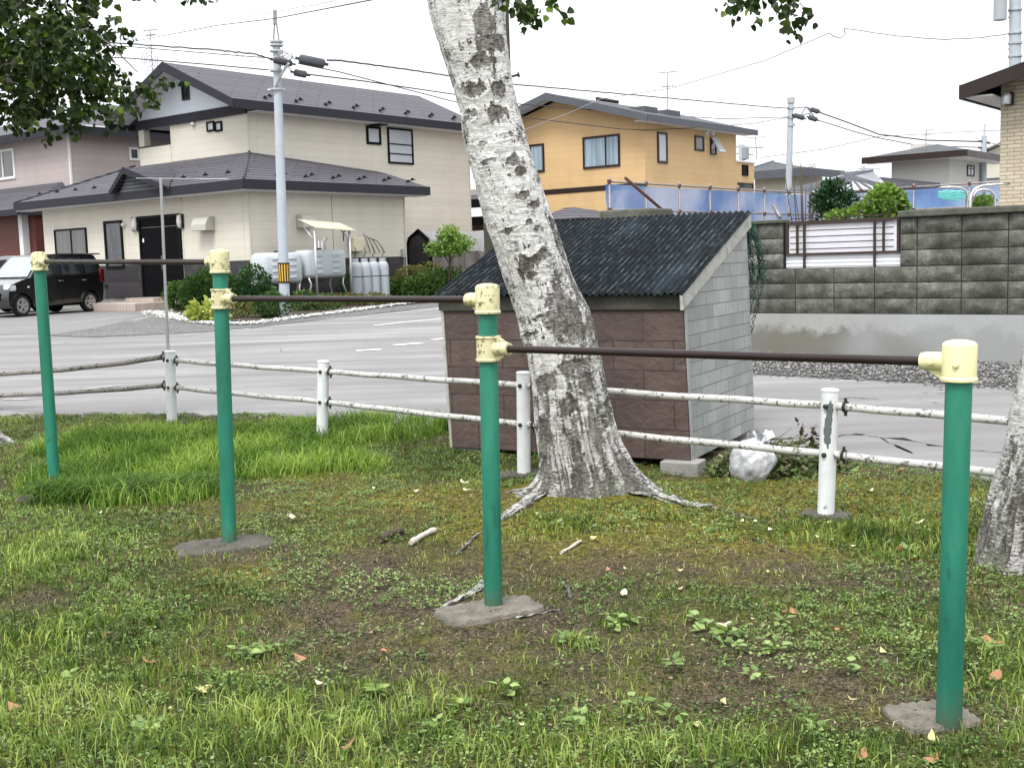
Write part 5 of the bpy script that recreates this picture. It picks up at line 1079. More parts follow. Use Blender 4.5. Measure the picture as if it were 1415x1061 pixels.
# ---------------------------------------------------------------- mauve house behind it
h2 = House('mauve two-storey house left of the beige house with a tiled porch roof', 'house', 98, 240, 41.5); H = h2
z2 = H.hit(98, 182, 1, 0).z
mb = MB(); mb.box(-12, 0, 0, 10, -.3, z2); H.part('wall', mb, m['mauve']); mb = MB(); mb.box(-.04, .03, -.03, .04, .2, z2-.02); H.part('corner_trim', mb, m['soffit'])
mb = slab_roof([[(-12, -.5, z2+.15), (.6, -.5, z2+.15), (-5, 5, z2+1.9), (-12, 5, z2+1.9)], [(.6, -.5, z2+.15), (.6, 10.5, z2+.15), (-5, 5, z2+1.9)], [(-12, 5, z2+1.9), (-5, 5, z2+1.9), (.6, 10.5, z2+.15), (-12, 10.5, z2+.15)]], .05); H.part('roof', mb, m['roof_tile'])
mb = MB(); mb.box(-12, .64, -.54, -.5, z2-.12, z2+.16); mb.box(.6, .64, -.5, 10.5, z2-.12, z2+.16); H.part('fascia', mb, m['fascia']); mb = MB(); mb.box(.6, .68, -.5, 10.5, z2+.162, z2+.21); H.part('gutter', mb, m['white_frame'])
H.window(1, 0, H.rect(1, 0, -12, 207, 21, 249), m['white_frame'], m['curtain_grey'], mull=(.5,), fw=.09); H.window(0, 0, H.rect(0, 0, 178, 204, 192, 222), m['white_frame'], m['glass'], fw=.08)
H.window(1, 0, H.rect(1, 0, 17, 300, 27, 352), m['black'], m['glass'])
# porch
pc_ = H.hit(30, 290, 1, -2.2); px1 = H.hit(63, 290, 1, -1.4).x; zp = H.hit(20, 291, 1, -2.0).z
mb = slab_roof([[(-9, -2.4, zp), (px1, -2.4, zp), (px1-1.2, 0, zp+1.05), (-9, 0, zp+1.05)], [(px1, -2.4, zp), (px1, 0, zp), (px1-1.2, 0, zp+1.05)]], .05); H.part('porch_roof', mb, m['roof_tile'])
mb = MB(); mb.box(-9, px1+.03, -2.44, -2.4, zp-.2, zp+.01); mb.box(px1, px1+.04, -2.4, 0, zp-.2, zp+.01); H.part('porch_fascia', mb, m['fascia'])
x3 = H.hit(33, 330, 1, -1.9).x; mb = MB(); mb.box(x3-.12, x3+.12, -2.0, -1.76, -.2, zp-.05); H.part('porch_post', mb, m['soffit']); x4, x5 = H.hit(27, 330, 1, -.02).x, H.hit(50, 330, 1, -.02).x
mb = MB(); mb.box(x5-.3, px1-.15, -1.75, -.003, -.2, zp-.05); H.part('maroon_panel', mb, m['maroon']); mb = MB(); mb.lathe([(.16, 0), (.16, .1), (.1, .14), (0, .15)], H.hit(3, 312, 1, 0), 12, Vector((0, -1, 0))); H.part('round_vent', mb, m['lamp'], smooth=60)
mb = MB(); q = H.hit(4, 312, 1, 0)

# ---------------------------------------------------------------- yellow house
h3 = House('ochre yellow two-storey house with a grey gable roof behind the blue tarp scaffold', 'house', 890, 165, 40.0); H = h3
yr = H.hit(1017, 185, 0, 0).y; xa = H.hit(772, 200, 1, 0).x; xl = 2*xa; ZE = H.hit(890, 160, 1, 0).z; ZA = H.hit(772, 139, 1, 0).z; ZE = min(ZE, ZA-1.0)
mb = MB(); mb.box(xl, 0, 0, yr, -.2, ZE); mb.prism([(xl, 0, ZE), (0, 0, ZE), (xa, 0, ZA)], (0, yr, 0)); H.part('wall', mb, m['yellow'])
slp = (ZA-ZE)/(-xa); o1 = .55; e0 = ZA+.2; e1 = ZA+.2-slp*(-xa+o1)
mb = slab_roof([[(xa, -.65, e0), (o1, -.65, e1), (o1, yr+.65, e1), (xa, yr+.65, e0)], [(xa, -.65, e0), (xl-o1, -.65, e1), (xl-o1, yr+.65, e1), (xa, yr+.65, e0)]], .06); H.part('roof', mb, m['roof_tile2'])
mb = MB()
for sx_ in (o1, xl-o1): mb.prism([(sx_, -.65, e1+.02), (xa, -.65, e0+.02), (xa, -.65, e0-.24), (sx_, -.65, e1-.22)], (0, -.05, 0))
mb.box(o1, o1+.05, -.65, yr+.65, e1-.2, e1+.01); H.part('barge_board', mb, m['fascia_grey']); mb = MB(); mb.box(.002, o1, -.6, yr+.63, e1-.17, e1-.14); H.part('soffit', mb, m['soffit'])
mb = MB(); mb.prism([(o1, -.64, e1-.10), (xa, -.64, e0-.10), (xa, -.005, e0-.10), (o1, -.005, e1-.10)], (0, 0, .02)); mb.prism([(xl-o1, -.64, e1-.10), (xa, -.64, e0-.10), (xa, -.005, e0-.10), (xl-o1, -.005, e1-.10)], (0, 0, .02)); H.part('soffit', mb, m['soffit'])
zb0, zb1 = H.hit(800, 266, 1, 0).z, H.hit(800, 259, 1, 0).z; mb = MB(); mb.box(xl-.01, .01, -.02, -.001, zb0, zb1); H.part('dark_band', mb, m['brown_frame'])
mb = MB(); mb.box(-.05, .02, -.018, .05, .2, ZE-.02); H.part('corner_trim', mb, m['yellow'])
H.window(1, 0, H.rect(1, 0, 806, 187.5, 857, 232), m['brown_frame'], m['curtain'], mull=(.62,), fw=.07); H.window(1, 0, H.rect(1, 0, 720, 200, 752.5, 239), m['brown_frame'], m['curtain'], mull=(.42,), fw=.07)
H.window(0, 0, H.rect(0, 0, 908, 183, 921.5, 226), m['brown_frame'], m['glass_sky'], fw=.08); H.window(0, 0, H.rect(0, 0, 959.5, 188, 972, 209), m['brown_frame'], m['curtain_grey'], fw=.07)
r = H.rect(0, 0, 981, 191, 989, 214); H.window(0, 0, r, m['brown_frame'], m['glass'], fw=.05, name='open_window'); mb = MB(); mb.prism([(.05, r[0], r[3]), (.38, r[0], r[2]+.05), (.42, r[0], r[2]+.08), (.09, r[0], r[3]+.03)], (0, r[1]-r[0], 0)); H.part('sash', mb, m['glass_sky'])
for u_, v_ in ((975, 183), (983, 184)): p = H.hit(u_, v_, 0, 0); mb = MB(); mb.lathe([(.11, 0), (.11, .08), (.06, .13), (0, .14)], p, 12, Vector((1, 0, 0))); H.part('round_vent', mb, m['lamp'], smooth=60)
for u_ in (829, 877): 
    p = H.hit(u_, 150, 1, 3.0)
for yy in (1.8, 3.4): mb = MB(); mb.box(.0-1.9, -1.1, yy, yy+.9, e0-slp*(-1.5-xa)-.1, e0-slp*(-1.5-xa)+.09); H.part('roof_hatch', mb, m['fascia_grey'])
mb = MB(); mb.tube([Vector((xa+.2, 2.2, e0+.03)), Vector((xa+.2, 3.6, e0+.03))], .07, 8); H.part('ridge_rail', mb, m['bolt'])
# lower wing right of it with a balcony opening
w0 = H.hit(1018, 230, 0, -1.0).y; w1 = H.hit(1042, 230, 0, -1.0).y; zt = H.hit(1030, 225, 0, -1).z; mb = MB(); mb.box(-5, -1.0, yr+.003, w1, -.2, zt); H.part('rear_wing', mb, m['yellow']); mb = MB(); mb.box(-5, -.95, yr+.003, w1+.05, zt, zt+.06); H.part('parapet_cap', mb, m['soffit'])
H.window(0, -1.0, H.rect(0, -1.0, 1025, 228, 1033, 243), m['black'], m['black'], fw=.05, name='vent_opening'); H.window(0, -1.0, H.rect(0, -1.0, 1019, 253, 1040, 262), m['brown_frame'], m['glass'], fw=.05)
antenna(at(922, 152, 42.5), at(923, 100, 42.5), arms=((0, .75), (.5, .4)), label='television antenna standing on the yellow house roof', r_=.02)
# brown single-storey annex in front of the yellow house
h4 = House('low mauve-brown annex with a dark tiled roof in front of the yellow house', 'annex', 802, 305, 33.5, name='annex'); H = h4
zt = H.hit(800, 303, 1, 0).z; xl = H.hit(742, 300, 1, 0).x; mb = MB(); mb.box(xl, 0, 0, 3, -.2, zt-.1); H.part('wall', mb, m['mauve']); mb = slab_roof([[(xl, -.4, zt), (.4, -.4, zt), (-1.2, 1.4, zt+.42), (xl, 1.4, zt+.42)], [(.4, -.4, zt), (.4, 3.4, zt), (-1.2, 1.4, zt+.42)]], .05); H.part('roof', mb, m['roof_tile']); mb = MB(); mb.box(xl, .44, -.44, -.4, zt-.14, zt+.01); mb.box(.4, .44, -.4, 3.4, zt-.14, zt+.01); H.part('fascia', mb, m['black'])
# shingled house glimpsed between the beige house and the timber pole
h5 = House('sliver of a brown house between the beige house and the timber pole', 'house', 640, 300, 48.0); H = h5
z_ = H.hit(655, 262, 1, 0).z; mb = MB(); mb.box(-4, 4, 0, 6, -.2, z_-.0); H.part('wall', mb, m['mauve'])
for k, (dz, dy) in enumerate([(0, 0), (-.75, -1.0), (-1.7, -1.9)]):
    mb = slab_roof([[(-4, dy-.5, z_+dz-.45), (4, dy-.5, z_+dz-.45), (4, dy+.5, z_+dz), (-4, dy+.5, z_+dz)]], .22); H.part('roof', mb, m['roof_tile' if k == 0 else 'soffit']); mb = MB(); mb.box(-4, 4, dy-.56, dy-.51, z_+dz-.75, z_+dz-.42); H.part('fascia', mb, m['black'])
# tarp carport
h6 = House('carport tent of dark grey tarpaulin beside the beige house', 'carport', 562, 400, 38.5, name='carport_tent'); H = h6
t = NT('grey_tarp'); n_ = t.noise(1.2, 5, .6, vec=t.mapv(scale=(1.6, 1.6, .6)), dist=1.5); t.bump(n_, 1.0, .12); m['tarp'] = t.fin(t.ramp(n_, [(.35, (.085, .075, .073)), (.65, (.15, .135, .13))]), .6); m['tarp_light'] = plain('pale_tarp', (.24, .24, .25), .5, 0, .15, 2, .3)
a0, a1, z0, z1 = H.rect(1, 0, 563, 318, 596, 400); W_ = a1-a0
pr = [(a0, 0), (a0, z1-.55), (a0+.12, z1-.25), (a0+W_*.5, z1), (a1-.12, z1-.3), (a1, z1-.7), (a1, 0)]
mb = MB(); mb.prism([(a, .02, z_) for a, z_ in pr], (0, .03, 0)); H.part('front_flap', mb, m['charcoal_siding']); mb = MB(); mb.tube([Vector((a, 0, z_)) for a, z_ in pr], .05, 8); H.part('hoop', mb, m['black'], smooth=180)
V_ = []; ny = 26
for j in range(ny+1):
    yy = .05+5.2*j/ny
    for i, (a, z_) in enumerate(pr[3:]): V_.append((a+(.09*math.sin(j*1.7+i)+.05*math.sin(j*3.1) if i > 1 else 0)+(.10*math.sin(j*2.1) if i == 3 else 0), yy, z_-(.05*abs(math.sin(j*.6)) if i < 3 else 0)))
mb = MB(); mb.add(V_, [(j*4+i, j*4+i+1, (j+1)*4+i+1, (j+1)*4+i) for j in range(ny) for i in range(2, 3)]); H.part('side_sheet', mb, m['tarp'], smooth=180); mb = MB(); mb.add(V_, [(j*4+i, j*4+i+1, (j+1)*4+i+1, (j+1)*4+i) for j in range(ny) for i in range(0, 2)]); H.part('roof_sheet', mb, m['tarp_light'], smooth=180)

# ---------------------------------------------------------------- houses on the right
h7 = House('white house with a dark brown flat roof edge, cross-barred window and chimney', 'house', 1312, 230, 47.0); H = h7
yr = H.hit(1357, 230, 0, 0).y; xl = H.hit(1232, 230, 1, 0).x; zt = H.hit(1312, 219, 1, 0).z
mb = MB(); mb.box(xl, 0, 0, yr, -.3, zt); H.part('wall', mb, m['white_wall']); mb = slab_roof([[(xl-.9, -.8, zt+.22), (.9, -.8, zt+.22), (xl*.45, yr*.4, zt+.75)], [(.9, -.8, zt+.22), (.9, yr+1.4, zt+.22), (xl*.45, yr*.4, zt+.75)], [(xl-.9, -.8, zt+.22), (xl-.9, yr+1, zt+.22), (xl*.45, yr*.4, zt+.75)]], .04); H.part('roof', mb, m['roof_tile2'])
mb = MB(); mb.box(xl-.94, .94, -.85, -.8, zt-.02, zt+.24); mb.box(.9, .95, -.8, yr+1.4, zt-.02, zt+.24); H.part('fascia', mb, m['brown_frame']); mb = MB(); mb.box(xl-.9, .9, -.8, -.003, zt+.0, zt+.02); mb.box(.003, .9, 0, yr+1.4, zt, zt+.02); H.part('soffit', mb, m['soffit'])
H.window(0, 0, H.rect(0, 0, 1336, 228.5, 1345.5, 244), m['brown_frame'], m['glass_sky'], mull=(.5,), hm=(.68,), fw=.07); p = H.hit(1272, 208, 1, 2.0); mb = MB(); mb.box(p.x-.35, p.x+.35, 1.8, 2.5, zt+.3, p.z+.25); H.part('chimney', mb, m['white_wall'])
antenna(at(1279, 208, 47.5), at(1280, 180, 47.5), arms=((0, .5), (.2, .3)), label='thin television antenna beside the chimney of the white house', r_=.018)
h8 = House('pale gabled house partly hidden by the brick building, far right', 'house', 1365, 250, 58.0); H = h8; zt = H.hit(1372, 222, 1, 0).z
mb = MB(); mb.box(-1.2, 4, 0, 5, -.3, zt); mb.prism([(-1.2, 0, zt), (4, 0, zt), (1.4, 0, zt+1.0)], (0, 5, 0)); H.part('wall', mb, m['cream_wall']); mb = slab_roof([[(-1.7, -.5, zt+.05), (1.4, -.5, zt+1.2), (1.4, 5, zt+1.2), (-1.7, 5, zt+.05)], [(4.5, -.5, zt+.05), (1.4, -.5, zt+1.2), (1.4, 5, zt+1.2), (4.5, 5, zt+.05)]], .12); H.part('roof', mb, m['soffit']); mb = MB(); mb.box(-1.25, 4, -.03, -.001, zt-.95, zt-.85); H.part('band', mb, m['fascia_grey'])
h9 = House('low cream house with a dark flat fascia behind the thin grey utility pole', 'house', 1100, 255, 55.0); H = h9; zt = H.hit(1098, 241, 1, 0).z
xl = H.hit(1043, 250, 1, 0).x; mb = MB(); mb.box(xl, 0, 0, 3, -.3, zt); H.part('wall', mb, m['cream_wall']); mb = slab_roof([[(xl-.9, -.7, zt+.2), (.9, -.7, zt+.2), (-2, 2, zt+.75), (xl, 2, zt+.9)], [(.9, -.7, zt+.2), (.9, 3.5, zt+.2), (-2, 2, zt+.75)]], .05); H.part('roof', mb, m['roof_tile2']); mb = MB(); mb.box(xl-.9, .95, -.75, -.7, zt-.15, zt+.22); mb.box(.9, .95, -.7, 3.5, zt-.15, zt+.22); H.part('fascia', mb, m['fascia_grey'])
h10 = House('garage with a pale standing-seam metal roof behind the dark green shrub', 'garage', 1215, 262, 44.0, name='garage'); H = h10; zt = H.hit(1210, 262, 1, 0).z
xl = H.hit(1072, 262, 1, 0).x; mb = MB(); mb.box(xl, .5, 0, 5, -.3, zt); H.part('wall', mb, m['fascia_grey']); m['silver_roof'] = plain('silver_sheet_roof', (.50, .52, .55), .35, .3, .1, 2)
zr = H.hit(1120, 243, 1, 3.5).z; mb = slab_roof([[(xl-.3, -.5, zt), (.6, -.5, zt+.0), (-3.0, 3.5, zr), (xl+2.6, 3.5, zr)]], .06); rr_ = H.part('roof', mb, m['silver_roof'])
for k in range(15):
    f = k/14; a = Vector((xl-.3+(.9-xl)*f, -.5, zt)); b = Vector((xl+2.6+(-5.6-xl)*f, 3.5, zr)); mb = MB(); mb.tube([a+Vector((0, 0, .03)), b+Vector((0, 0, .03))], .045, 4); obj('seam', mb, m['fascia_grey'], rr_)
mb = slab_roof([[(.62, -.5, zt), (2.2, -.5, zt-.1), (1.6, 2, zt+.2), (-2.9, 3.5, zr)]], .12); H.part('dark_roof', mb, m['fascia'])
# brick-clad building at the right edge
h11 = House('pale beige brick building with a dark roof edge at the right border', 'house', 1382, 200, 19.2); H = h11; m['beige_brick'] = None
t = NT('beige_brick_cladding'); b_ = t.brick(t.wallvec(), .22, .062, .007, (.50, .435, .33), (.40, .34, .25), (.22, .19, .15), smooth=.3); n_ = t.noise(20, 4, .6); t.bump(t.math('SUBTRACT', t.math('MULTIPLY', n_, .4), b_[1]), .5, .01); m['beige_brick'] = t.fin(b_[0], .8)
z1 = H.hit(1384, 128, 1, 0).z; mb = MB(); mb.box(0, 5, 0, 6, -.3, z1); H.part('wall', mb, m['beige_brick'])
e_ = H.hit(1333, 122, 1, -.45); R1 = Vector((e_.x, -.45, e_.z-.02)); sl_ = .26; R2 = R1+Vector((5.5, 0, 5.5*sl_)); 
mb = MB(); mb.prism([R1, R2, R2+Vector((0, 7, 0)), R1+Vector((0, 7, 0))], (0, 0, .05)); H.part('roof', mb, m['roof_tile'])
mb = MB(); mb.prism([R1+Vector((-.03, -.03, .07)), R2+Vector((0, -.03, .07)), R2+Vector((0, -.03, -.16)), R1+Vector((-.03, -.03, -.16))], (0, -.04, 0)); mb.prism([R1+Vector((-.07, -.07, .07)), R1+Vector((-.07, 7, .07)), R1+Vector((-.07, 7, -.16)), R1+Vector((-.07, -.07, -.16))], (.04, 0, 0)); H.part('fascia', mb, m['brown_frame'])
mb = MB(); mb.prism([R1+Vector((0, 0, -.14)), R1+Vector((.0, 7, -.14)), Vector((.0, 6.5, R1.z-.14)), Vector((0, -.45, R1.z-.14))], (0, 0, .02)); H.part('soffit', mb, m['soffit'])
mb = MB(); mb.prism([(0, .0, z1), (5, 0, z1), (5, 0, R2.z-.1), (0, 0, R1.z+sl_*(-R1.x)-.02)], (0, 5.9, 0)); H.part('gable_wall', mb, m['beige_brick'])
p = H.hit(1396, 137, 1, 0); mb = MB(); mb.box(p.x-.06, p.x+.06, -.14, -.001, p.z-.1, p.z+.1); wl = H.part('wall_lamp', mb, m['bolt']); mb = MB(); mb.lathe([(0, -.12), (.07, -.12), (.08, 0), (.05, .06), (0, .07)], p+Vector((0, -.22, .02)), 12); obj('shade', mb, m['metal_grey'], wl, smooth=60)
# ================================================================ WALL, SCAFFOLD
def wallP(u, v, n=0.0):     # point where the view ray meets the vertical plane of the wall
    return onplane(u, v, W0-V*n, V)
def wpar(u, v): q = wallP(u, v)-W0; return q.dot(U), q.z
wt = thing('block_wall', 'weathered dark block wall on a pale concrete base across the road', 'wall', tuple(W0), UANG)
s_gap0, _ = wpar(1083, 370); s_gap1, _ = wpar(1244, 370); s_end0 = wpar(905, 300)[0]; zc = wpar(1060, 433)[1]; zt = wpar(1330, 297)[1]; rowh = (zt-zc)/6; zg = zc+3*rowh
ztL = wpar(1055, 312)[1]
t = NT('split_face_block'); n1 = t.noise(1.1, 6, .65); n2 = t.noise(40, 5, .7); n3 = t.noise(6, 5, .65)
col = t.ramp(t.math('ADD', t.math('MULTIPLY', n3, .6), t.math('MULTIPLY', n2, .4)), [(.32, (.038, .039, .033)), (.5, (.12, .122, .105)), (.66, (.24, .24, .21))]); col = t.mix(t.ramp(n1, [(.40, 0.0), (.62, .75)]), col, (.036, .040, .032)); col = t.mix(t.ramp(t.noise(.9, 4, .6, vec=t.mapv(loc=(4, 2, 1))), [(.55, 0.0), (.7, .5)]), col, (.14, .145, .13))
t.bump(n2, .8, .01); m['block'] = t.fin(col, .9, 0, .2); m['mortar'] = plain('dark_mortar', (.02, .021, .019), .95, 0, .3, 5)
mb = MB(); rb_ = random.Random(6); bl = .55; V_ = []; F_ = []
def blockface(s0, s1, z0, z1):
    nx_, nz_ = 9, 5; n0 = len(V_)
    for j in range(nz_+1):
        for i in range(nx_+1):
            s = s0+(s1-s0)*i/nx_; z = z0+(z1-z0)*j/nz_; ed = min(i, nx_-i, j, nz_-j); dd = 0 if ed == 0 else (.018 if ed == 1 else .030)+rb_.uniform(-.010, .010)+.012*float(vnoise(np.array(s*6.), np.array(z*11.), s=4)-.5)
            V_.append((s, -dd-.004, z))
    for j in range(nz_):
        for i in range(nx_): a = n0+j*(nx_+1)+i; F_.append((a, a+1, a+nx_+2, a+nx_+1))
for row in range(6):
    z0, z1 = zc+row*rowh+.006, zc+(row+1)*rowh-.006; s = s_end0; k = 0
    while s < 9.5:
        s0, s1 = s+.006, s+bl-.006
        if row >= 3: 
            if s0 < s_gap0 < s1: s1 = s_gap0-.004
            if s0 < s_gap1 < s1: s0 = s_gap1+.004
            if s_gap0-.01 < (s0+s1)/2 < s_gap1+.01: s += bl; continue
        t_ = rb_.random()
        if not (row == 5 and (s0+s1)/2 < s_gap0 and ztL < zt-rowh*.6): blockface(s0, s1, z0, z1)
        s += bl
mb.add(V_, F_); obj('blocks', mb, m['block'], wt, smooth=40)
mb = MB(); mb.box(s_end0, 9.5, .0, .15, zc, zg-.001); mb.box(s_end0, s_gap0, .0, .15, zg, zt-.001); mb.box(s_gap1, 9.5, .0, .15, zg, zt-.001)
# local z of the thing is world z (origin at z = 0)
obj('core', mb, m['mortar'], wt); m['mossy'] = plain('mossy_capstone', (.085, .088, .075), .95, 0, .4, 5, .8, dirt=(.05, .06, .025), dirtamt=.2)
mb = MB(); mb.bbox(s_gap1-.015, 9.5, -.075, .19, zt, zt+.085, .015); mb2 = MB(); mb2.bbox(s_end0, s_gap0+.01, -.06, .19, ztL, zt+.05 if ztL > zt else zt+.02, .012); obj('cap', mb, m['mossy'], wt)
mb = MB(); mb.bbox(s_end0, s_gap0+.01, -.06, .19, zt, zt+.05, .012); obj('cap', mb, m['mossy'], wt)
t = NT('stained_concrete_base'); n1 = t.noise(1.3, 6, .65, vec=t.mapv(scale=(1, 1, .4))); n2 = t.noise(30, 4, .7); o_ = t.sep(); low = t.math('ADD', o_[2], t.math('MULTIPLY', t.noise(2.6, 5, .75), -.75))
col = t.ramp(n1, [(.35, (.24, .235, .21)), (.6, (.32, .325, .32))]); col = t.mix(t.ramp(low, [(-.0, .85), (.14, 0.0)]), col, (.10, .095, .07)); col = t.mix(t.math('MULTIPLY', n2, .3), col, (.2, .2, .19)); col = t.mix(t.ramp(t.noise(.5, 2, .5), [(.45, 0.0), (.6, .6)]), col, (.33, .345, .36)); t.bump(n2, .3, .005); m['wall_base'] = t.fin(col, .85)
mb = MB(); mb.box(s_end0, 9.5, -.035, .16, -.1, zc-.002); obj('base', mb, m['wall_base'], wt)
# cast fence panel in the gap
gt = zt+.015; gb = zg; pf = MB(); s0, s1 = s_gap0+.02, s_gap1-.02; fz0 = gb+.17
for a in ((s0, s0+.035, fz0, gt), (s1-.035, s1, fz0, gt)): pf.box(a[0], a[1], .02, .055, a[2], a[3])
pf.box(s0+.035, s1-.035, .02, .055, gt-.035, gt); pf.box(s0+.035, s1-.035, .02, .055, fz0, fz0+.03)
m['panel_brown'] = plain('brown_fence_metal', (.05, .032, .027), .5, .2, .15, 5); m['panel_sheet'] = plain('lilac_white_sheet', (.68, .69, .74), .5, 0, .05, 3)
fp_ = obj('fence_frame', pf, m['panel_brown'], wt)
for f in (.105, .17, .79, .865): x_ = s0+(s1-s0)*f; mb = MB(); mb.box(x_-.012, x_+.012, .016, .05, (gb if f in (.17, .79) else fz0+.03), gt-.035) if f not in (.17, .79) else mb.box(x_-.012, x_+.012, .012, .05, gb, gt-.035); obj('upright', mb, m['panel_brown'], fp_)
for k in range(6): z_ = fz0+.075+k*.082; mb = MB(); mb.box(s0+.07, s1-.07, .006, .011, z_, z_+.013); obj('rail', mb, m['panel_brown'], fp_)
mb = MB(); mb.box(s_gap0+.01, s_gap1-.01, .06, .07, gb, gt-.01)
for k in range(3): mb.box(s_gap0+.01, s_gap1-.01, .052, .059, gb+.02+k*.05, gb+.045+k*.05)
obj('backing_sheet', mb, m['panel_sheet'], fp_)
# end pillar behind the shed roof
pp = at(879, 297, 18.6); pl = thing('gate_pillar', 'short block pillar with a thick mossy cap peeking over the shed roof', 'pillar', (pp.x, pp.y, gz(pp.y)), UANG)
zt_ = at(879, 303, pp.y).z-gz(pp.y); mb = MB(); mb.bbox(-.40, .40, -.3, .3, -.1, zt_, .01); obj('shaft', mb, m['block'], pl); mb = MB(); mb.bbox(-.47, .47, -.36, .36, zt_+.001, zt_+.15, .03); obj('cap', mb, m['mossy'], pl)
mb_ = rdir(1, rs3)

# scaffold with blue sheet
sp = thing('scaffold', 'pipe scaffold hung with translucent blue sheeting in front of the yellow house', 'scaffold', tuple(at(842, 300, 26.0).xy)+(gz(26),), 0)
m['pipe'] = plain('weathered_scaffold_pipe', (.24, .22, .21), .5, .5, .3, 10, dirt=(.08, .05, .04), dirtamt=.3)
t = NT('blue_sheet'); n_ = t.noise(.45, 3, .5, vec=t.mapv(scale=(1, 1, 1.2)), dist=.5); n2 = t.noise(3, 4, .6, vec=t.mapv(scale=(1.5, 1.5, .3))); t.bump(n2, .8, .08); col = t.ramp(n_, [(.34, (.07, .18, .44)), (.48, (.18, .29, .52)), (.62, (.38, .44, .60))])
tr = t.n.new('ShaderNodeBsdfTranslucent'); tp2 = t.n.new('ShaderNodeBsdfTransparent'); m1 = t.n.new('ShaderNodeMixShader'); m2_ = t.n.new('ShaderNodeMixShader'); m1.inputs[0].default_value = .45; m2_.inputs[0].default_value = .10
t.fin(col, .4); t.L(col, tr.inputs[0]); t.L(t.b.outputs[0], m1.inputs[1]); t.L(tr.outputs[0], m1.inputs[2]); t.L(m1.outputs[0], m2_.inputs[1]); t.L(tp2.outputs[0], m2_.inputs[2]); t.L(m2_.outputs[0], t.out.inputs[0]); m['blue_sheet'] = t.m
A0 = at(842, 251, 26.0); zt0 = A0.z; zm = at(842, 290, 26.0).z; A0 = Vector((A0.x, A0.y, 0))
L1 = 10.6; A1 = A0+V*L1; L2 = 7.5; A2 = A1+U*L2
A9 = A0-U*1.0+V*0.0
def pipe(a, b, r_=.026, name='pipe', parent=sp, mat='pipe'): mb = MB(); mb.tube([a, b], r_, 8); return obj(name, mb, m[mat], parent, True, smooth=180)
def up3(p, z): return Vector((p.x, p.y, z))
runs = [(A0, A1), (A1, A2)]
for a, b in runs:
    pipe(up3(a, zt0), up3(b, zt0), .024, 'ledger'); pipe(up3(a, zm), up3(b, zm), .024, 'ledger'); pipe(up3(a, zm-1.3), up3(b, zm-1.3), .032, 'ledger')
    n_ = int((b-a).length/1.45)
    for k in range(n_+1): q = a+(b-a)*k/n_; pipe(up3(q, gz(q.y)), up3(q, zt0+.10), .023, 'standard'); mb = MB(); [obj('coupler', MB().lathe([(0, -.04), (.048, -.04), (.048, .04), (0, .04)], up3(q, zz_), 8), m['rust'], sp, True, smooth=60) for zz_ in (zt0, zm)]
q = at(754, 999, 1); br0 = at(864, 246, 25.4); br1 = at(925, 299, 25.2); br1.y = 25.9; pipe(br0, at(930, 303, 26.6), .035, 'brace', mat='rust'); pipe(at(1069, 285, 31.0), at(1078, 301, 30.6), .05, 'brace')
def sheetpart(a, b, z0, z1, name='sheet', push=.05):
    nx_ = 60; nz_ = 16; d_ = (b-a).normalized(); n__ = Vector((d_.y, -d_.x, 0)); vs = []
    for j in range(nz_+1):
        for i in range(nx_+1):
            f = i/nx_; z = z0+(z1-z0)*j/nz_; w_ = .06*math.sin(f*31+j*.4)*(1-j/nz_*.6)+.03*math.sin(f*77+j); p = a+(b-a)*f-n__*(push+w_*.7); vs.append((p.x, p.y, z-.008*abs(math.sin(f*PI*8))*(j/nz_)))
    mb = MB(); mb.add(vs, [(j*(nx_+1)+i, j*(nx_+1)+i+1, (j+1)*(nx_+1)+i+1, (j+1)*(nx_+1)+i) for j in range(nz_) for i in range(nx_)]); return obj(name, mb, m['blue_sheet'], sp, True, smooth=180)
sheetpart(A0, A1, .5, zt0-.04, push=.10); sheetpart(A1, A2, .5, zt0-.06, push=.10)
# arched steel handrails above the wall
hr = thing('steel_handrail', 'pair of arched shiny steel handrails rising above the block wall', 'handrail', tuple(up3(at(1340, 290, 17.5), gz(17.5))))
def arch(pts_, Y, r_=.02): mb = MB(); mb.tube([at(u_, v_, Y) for u_, v_ in pts_], r_, 10); obj('rail', mb, m['steel'], hr, True, smooth=180)
arch([(1300, 259.5), (1318, 259), (1328, 260), (1334, 263), (1337, 270), (1336, 300), (1335, 345)], 17.6); arch([(1339, 345), (1340, 300), (1342, 270), (1347, 262), (1356, 257), (1378, 255), (1395, 254)], 17.0); arch([(1343, 278), (1350, 264), (1358, 262), (1368, 263), (1374, 270), (1375, 300), (1374, 340)], 17.3)
mb = MB()
# draped aqua net on the scaffold sheet
m['aqua'] = plain('aqua_net', (.18, .58, .56), .6, 0, .2, 9); mb = MB(); rq = random.Random(9)
for k in range(60): a = at(1296+rq.uniform(0, 30), 270+rq.uniform(-5, 5), 24.0); mb.tube([a, a+Vector((rq.uniform(.05, .35), 0, rq.uniform(-.06, .04)))], .012, 4)
o = obj('aqua_net', mb, m['aqua'], loc=tuple(at(1300, 270, 24.0))); tag(o, 'scrap of aqua netting draped before the blue sheet', 'net')

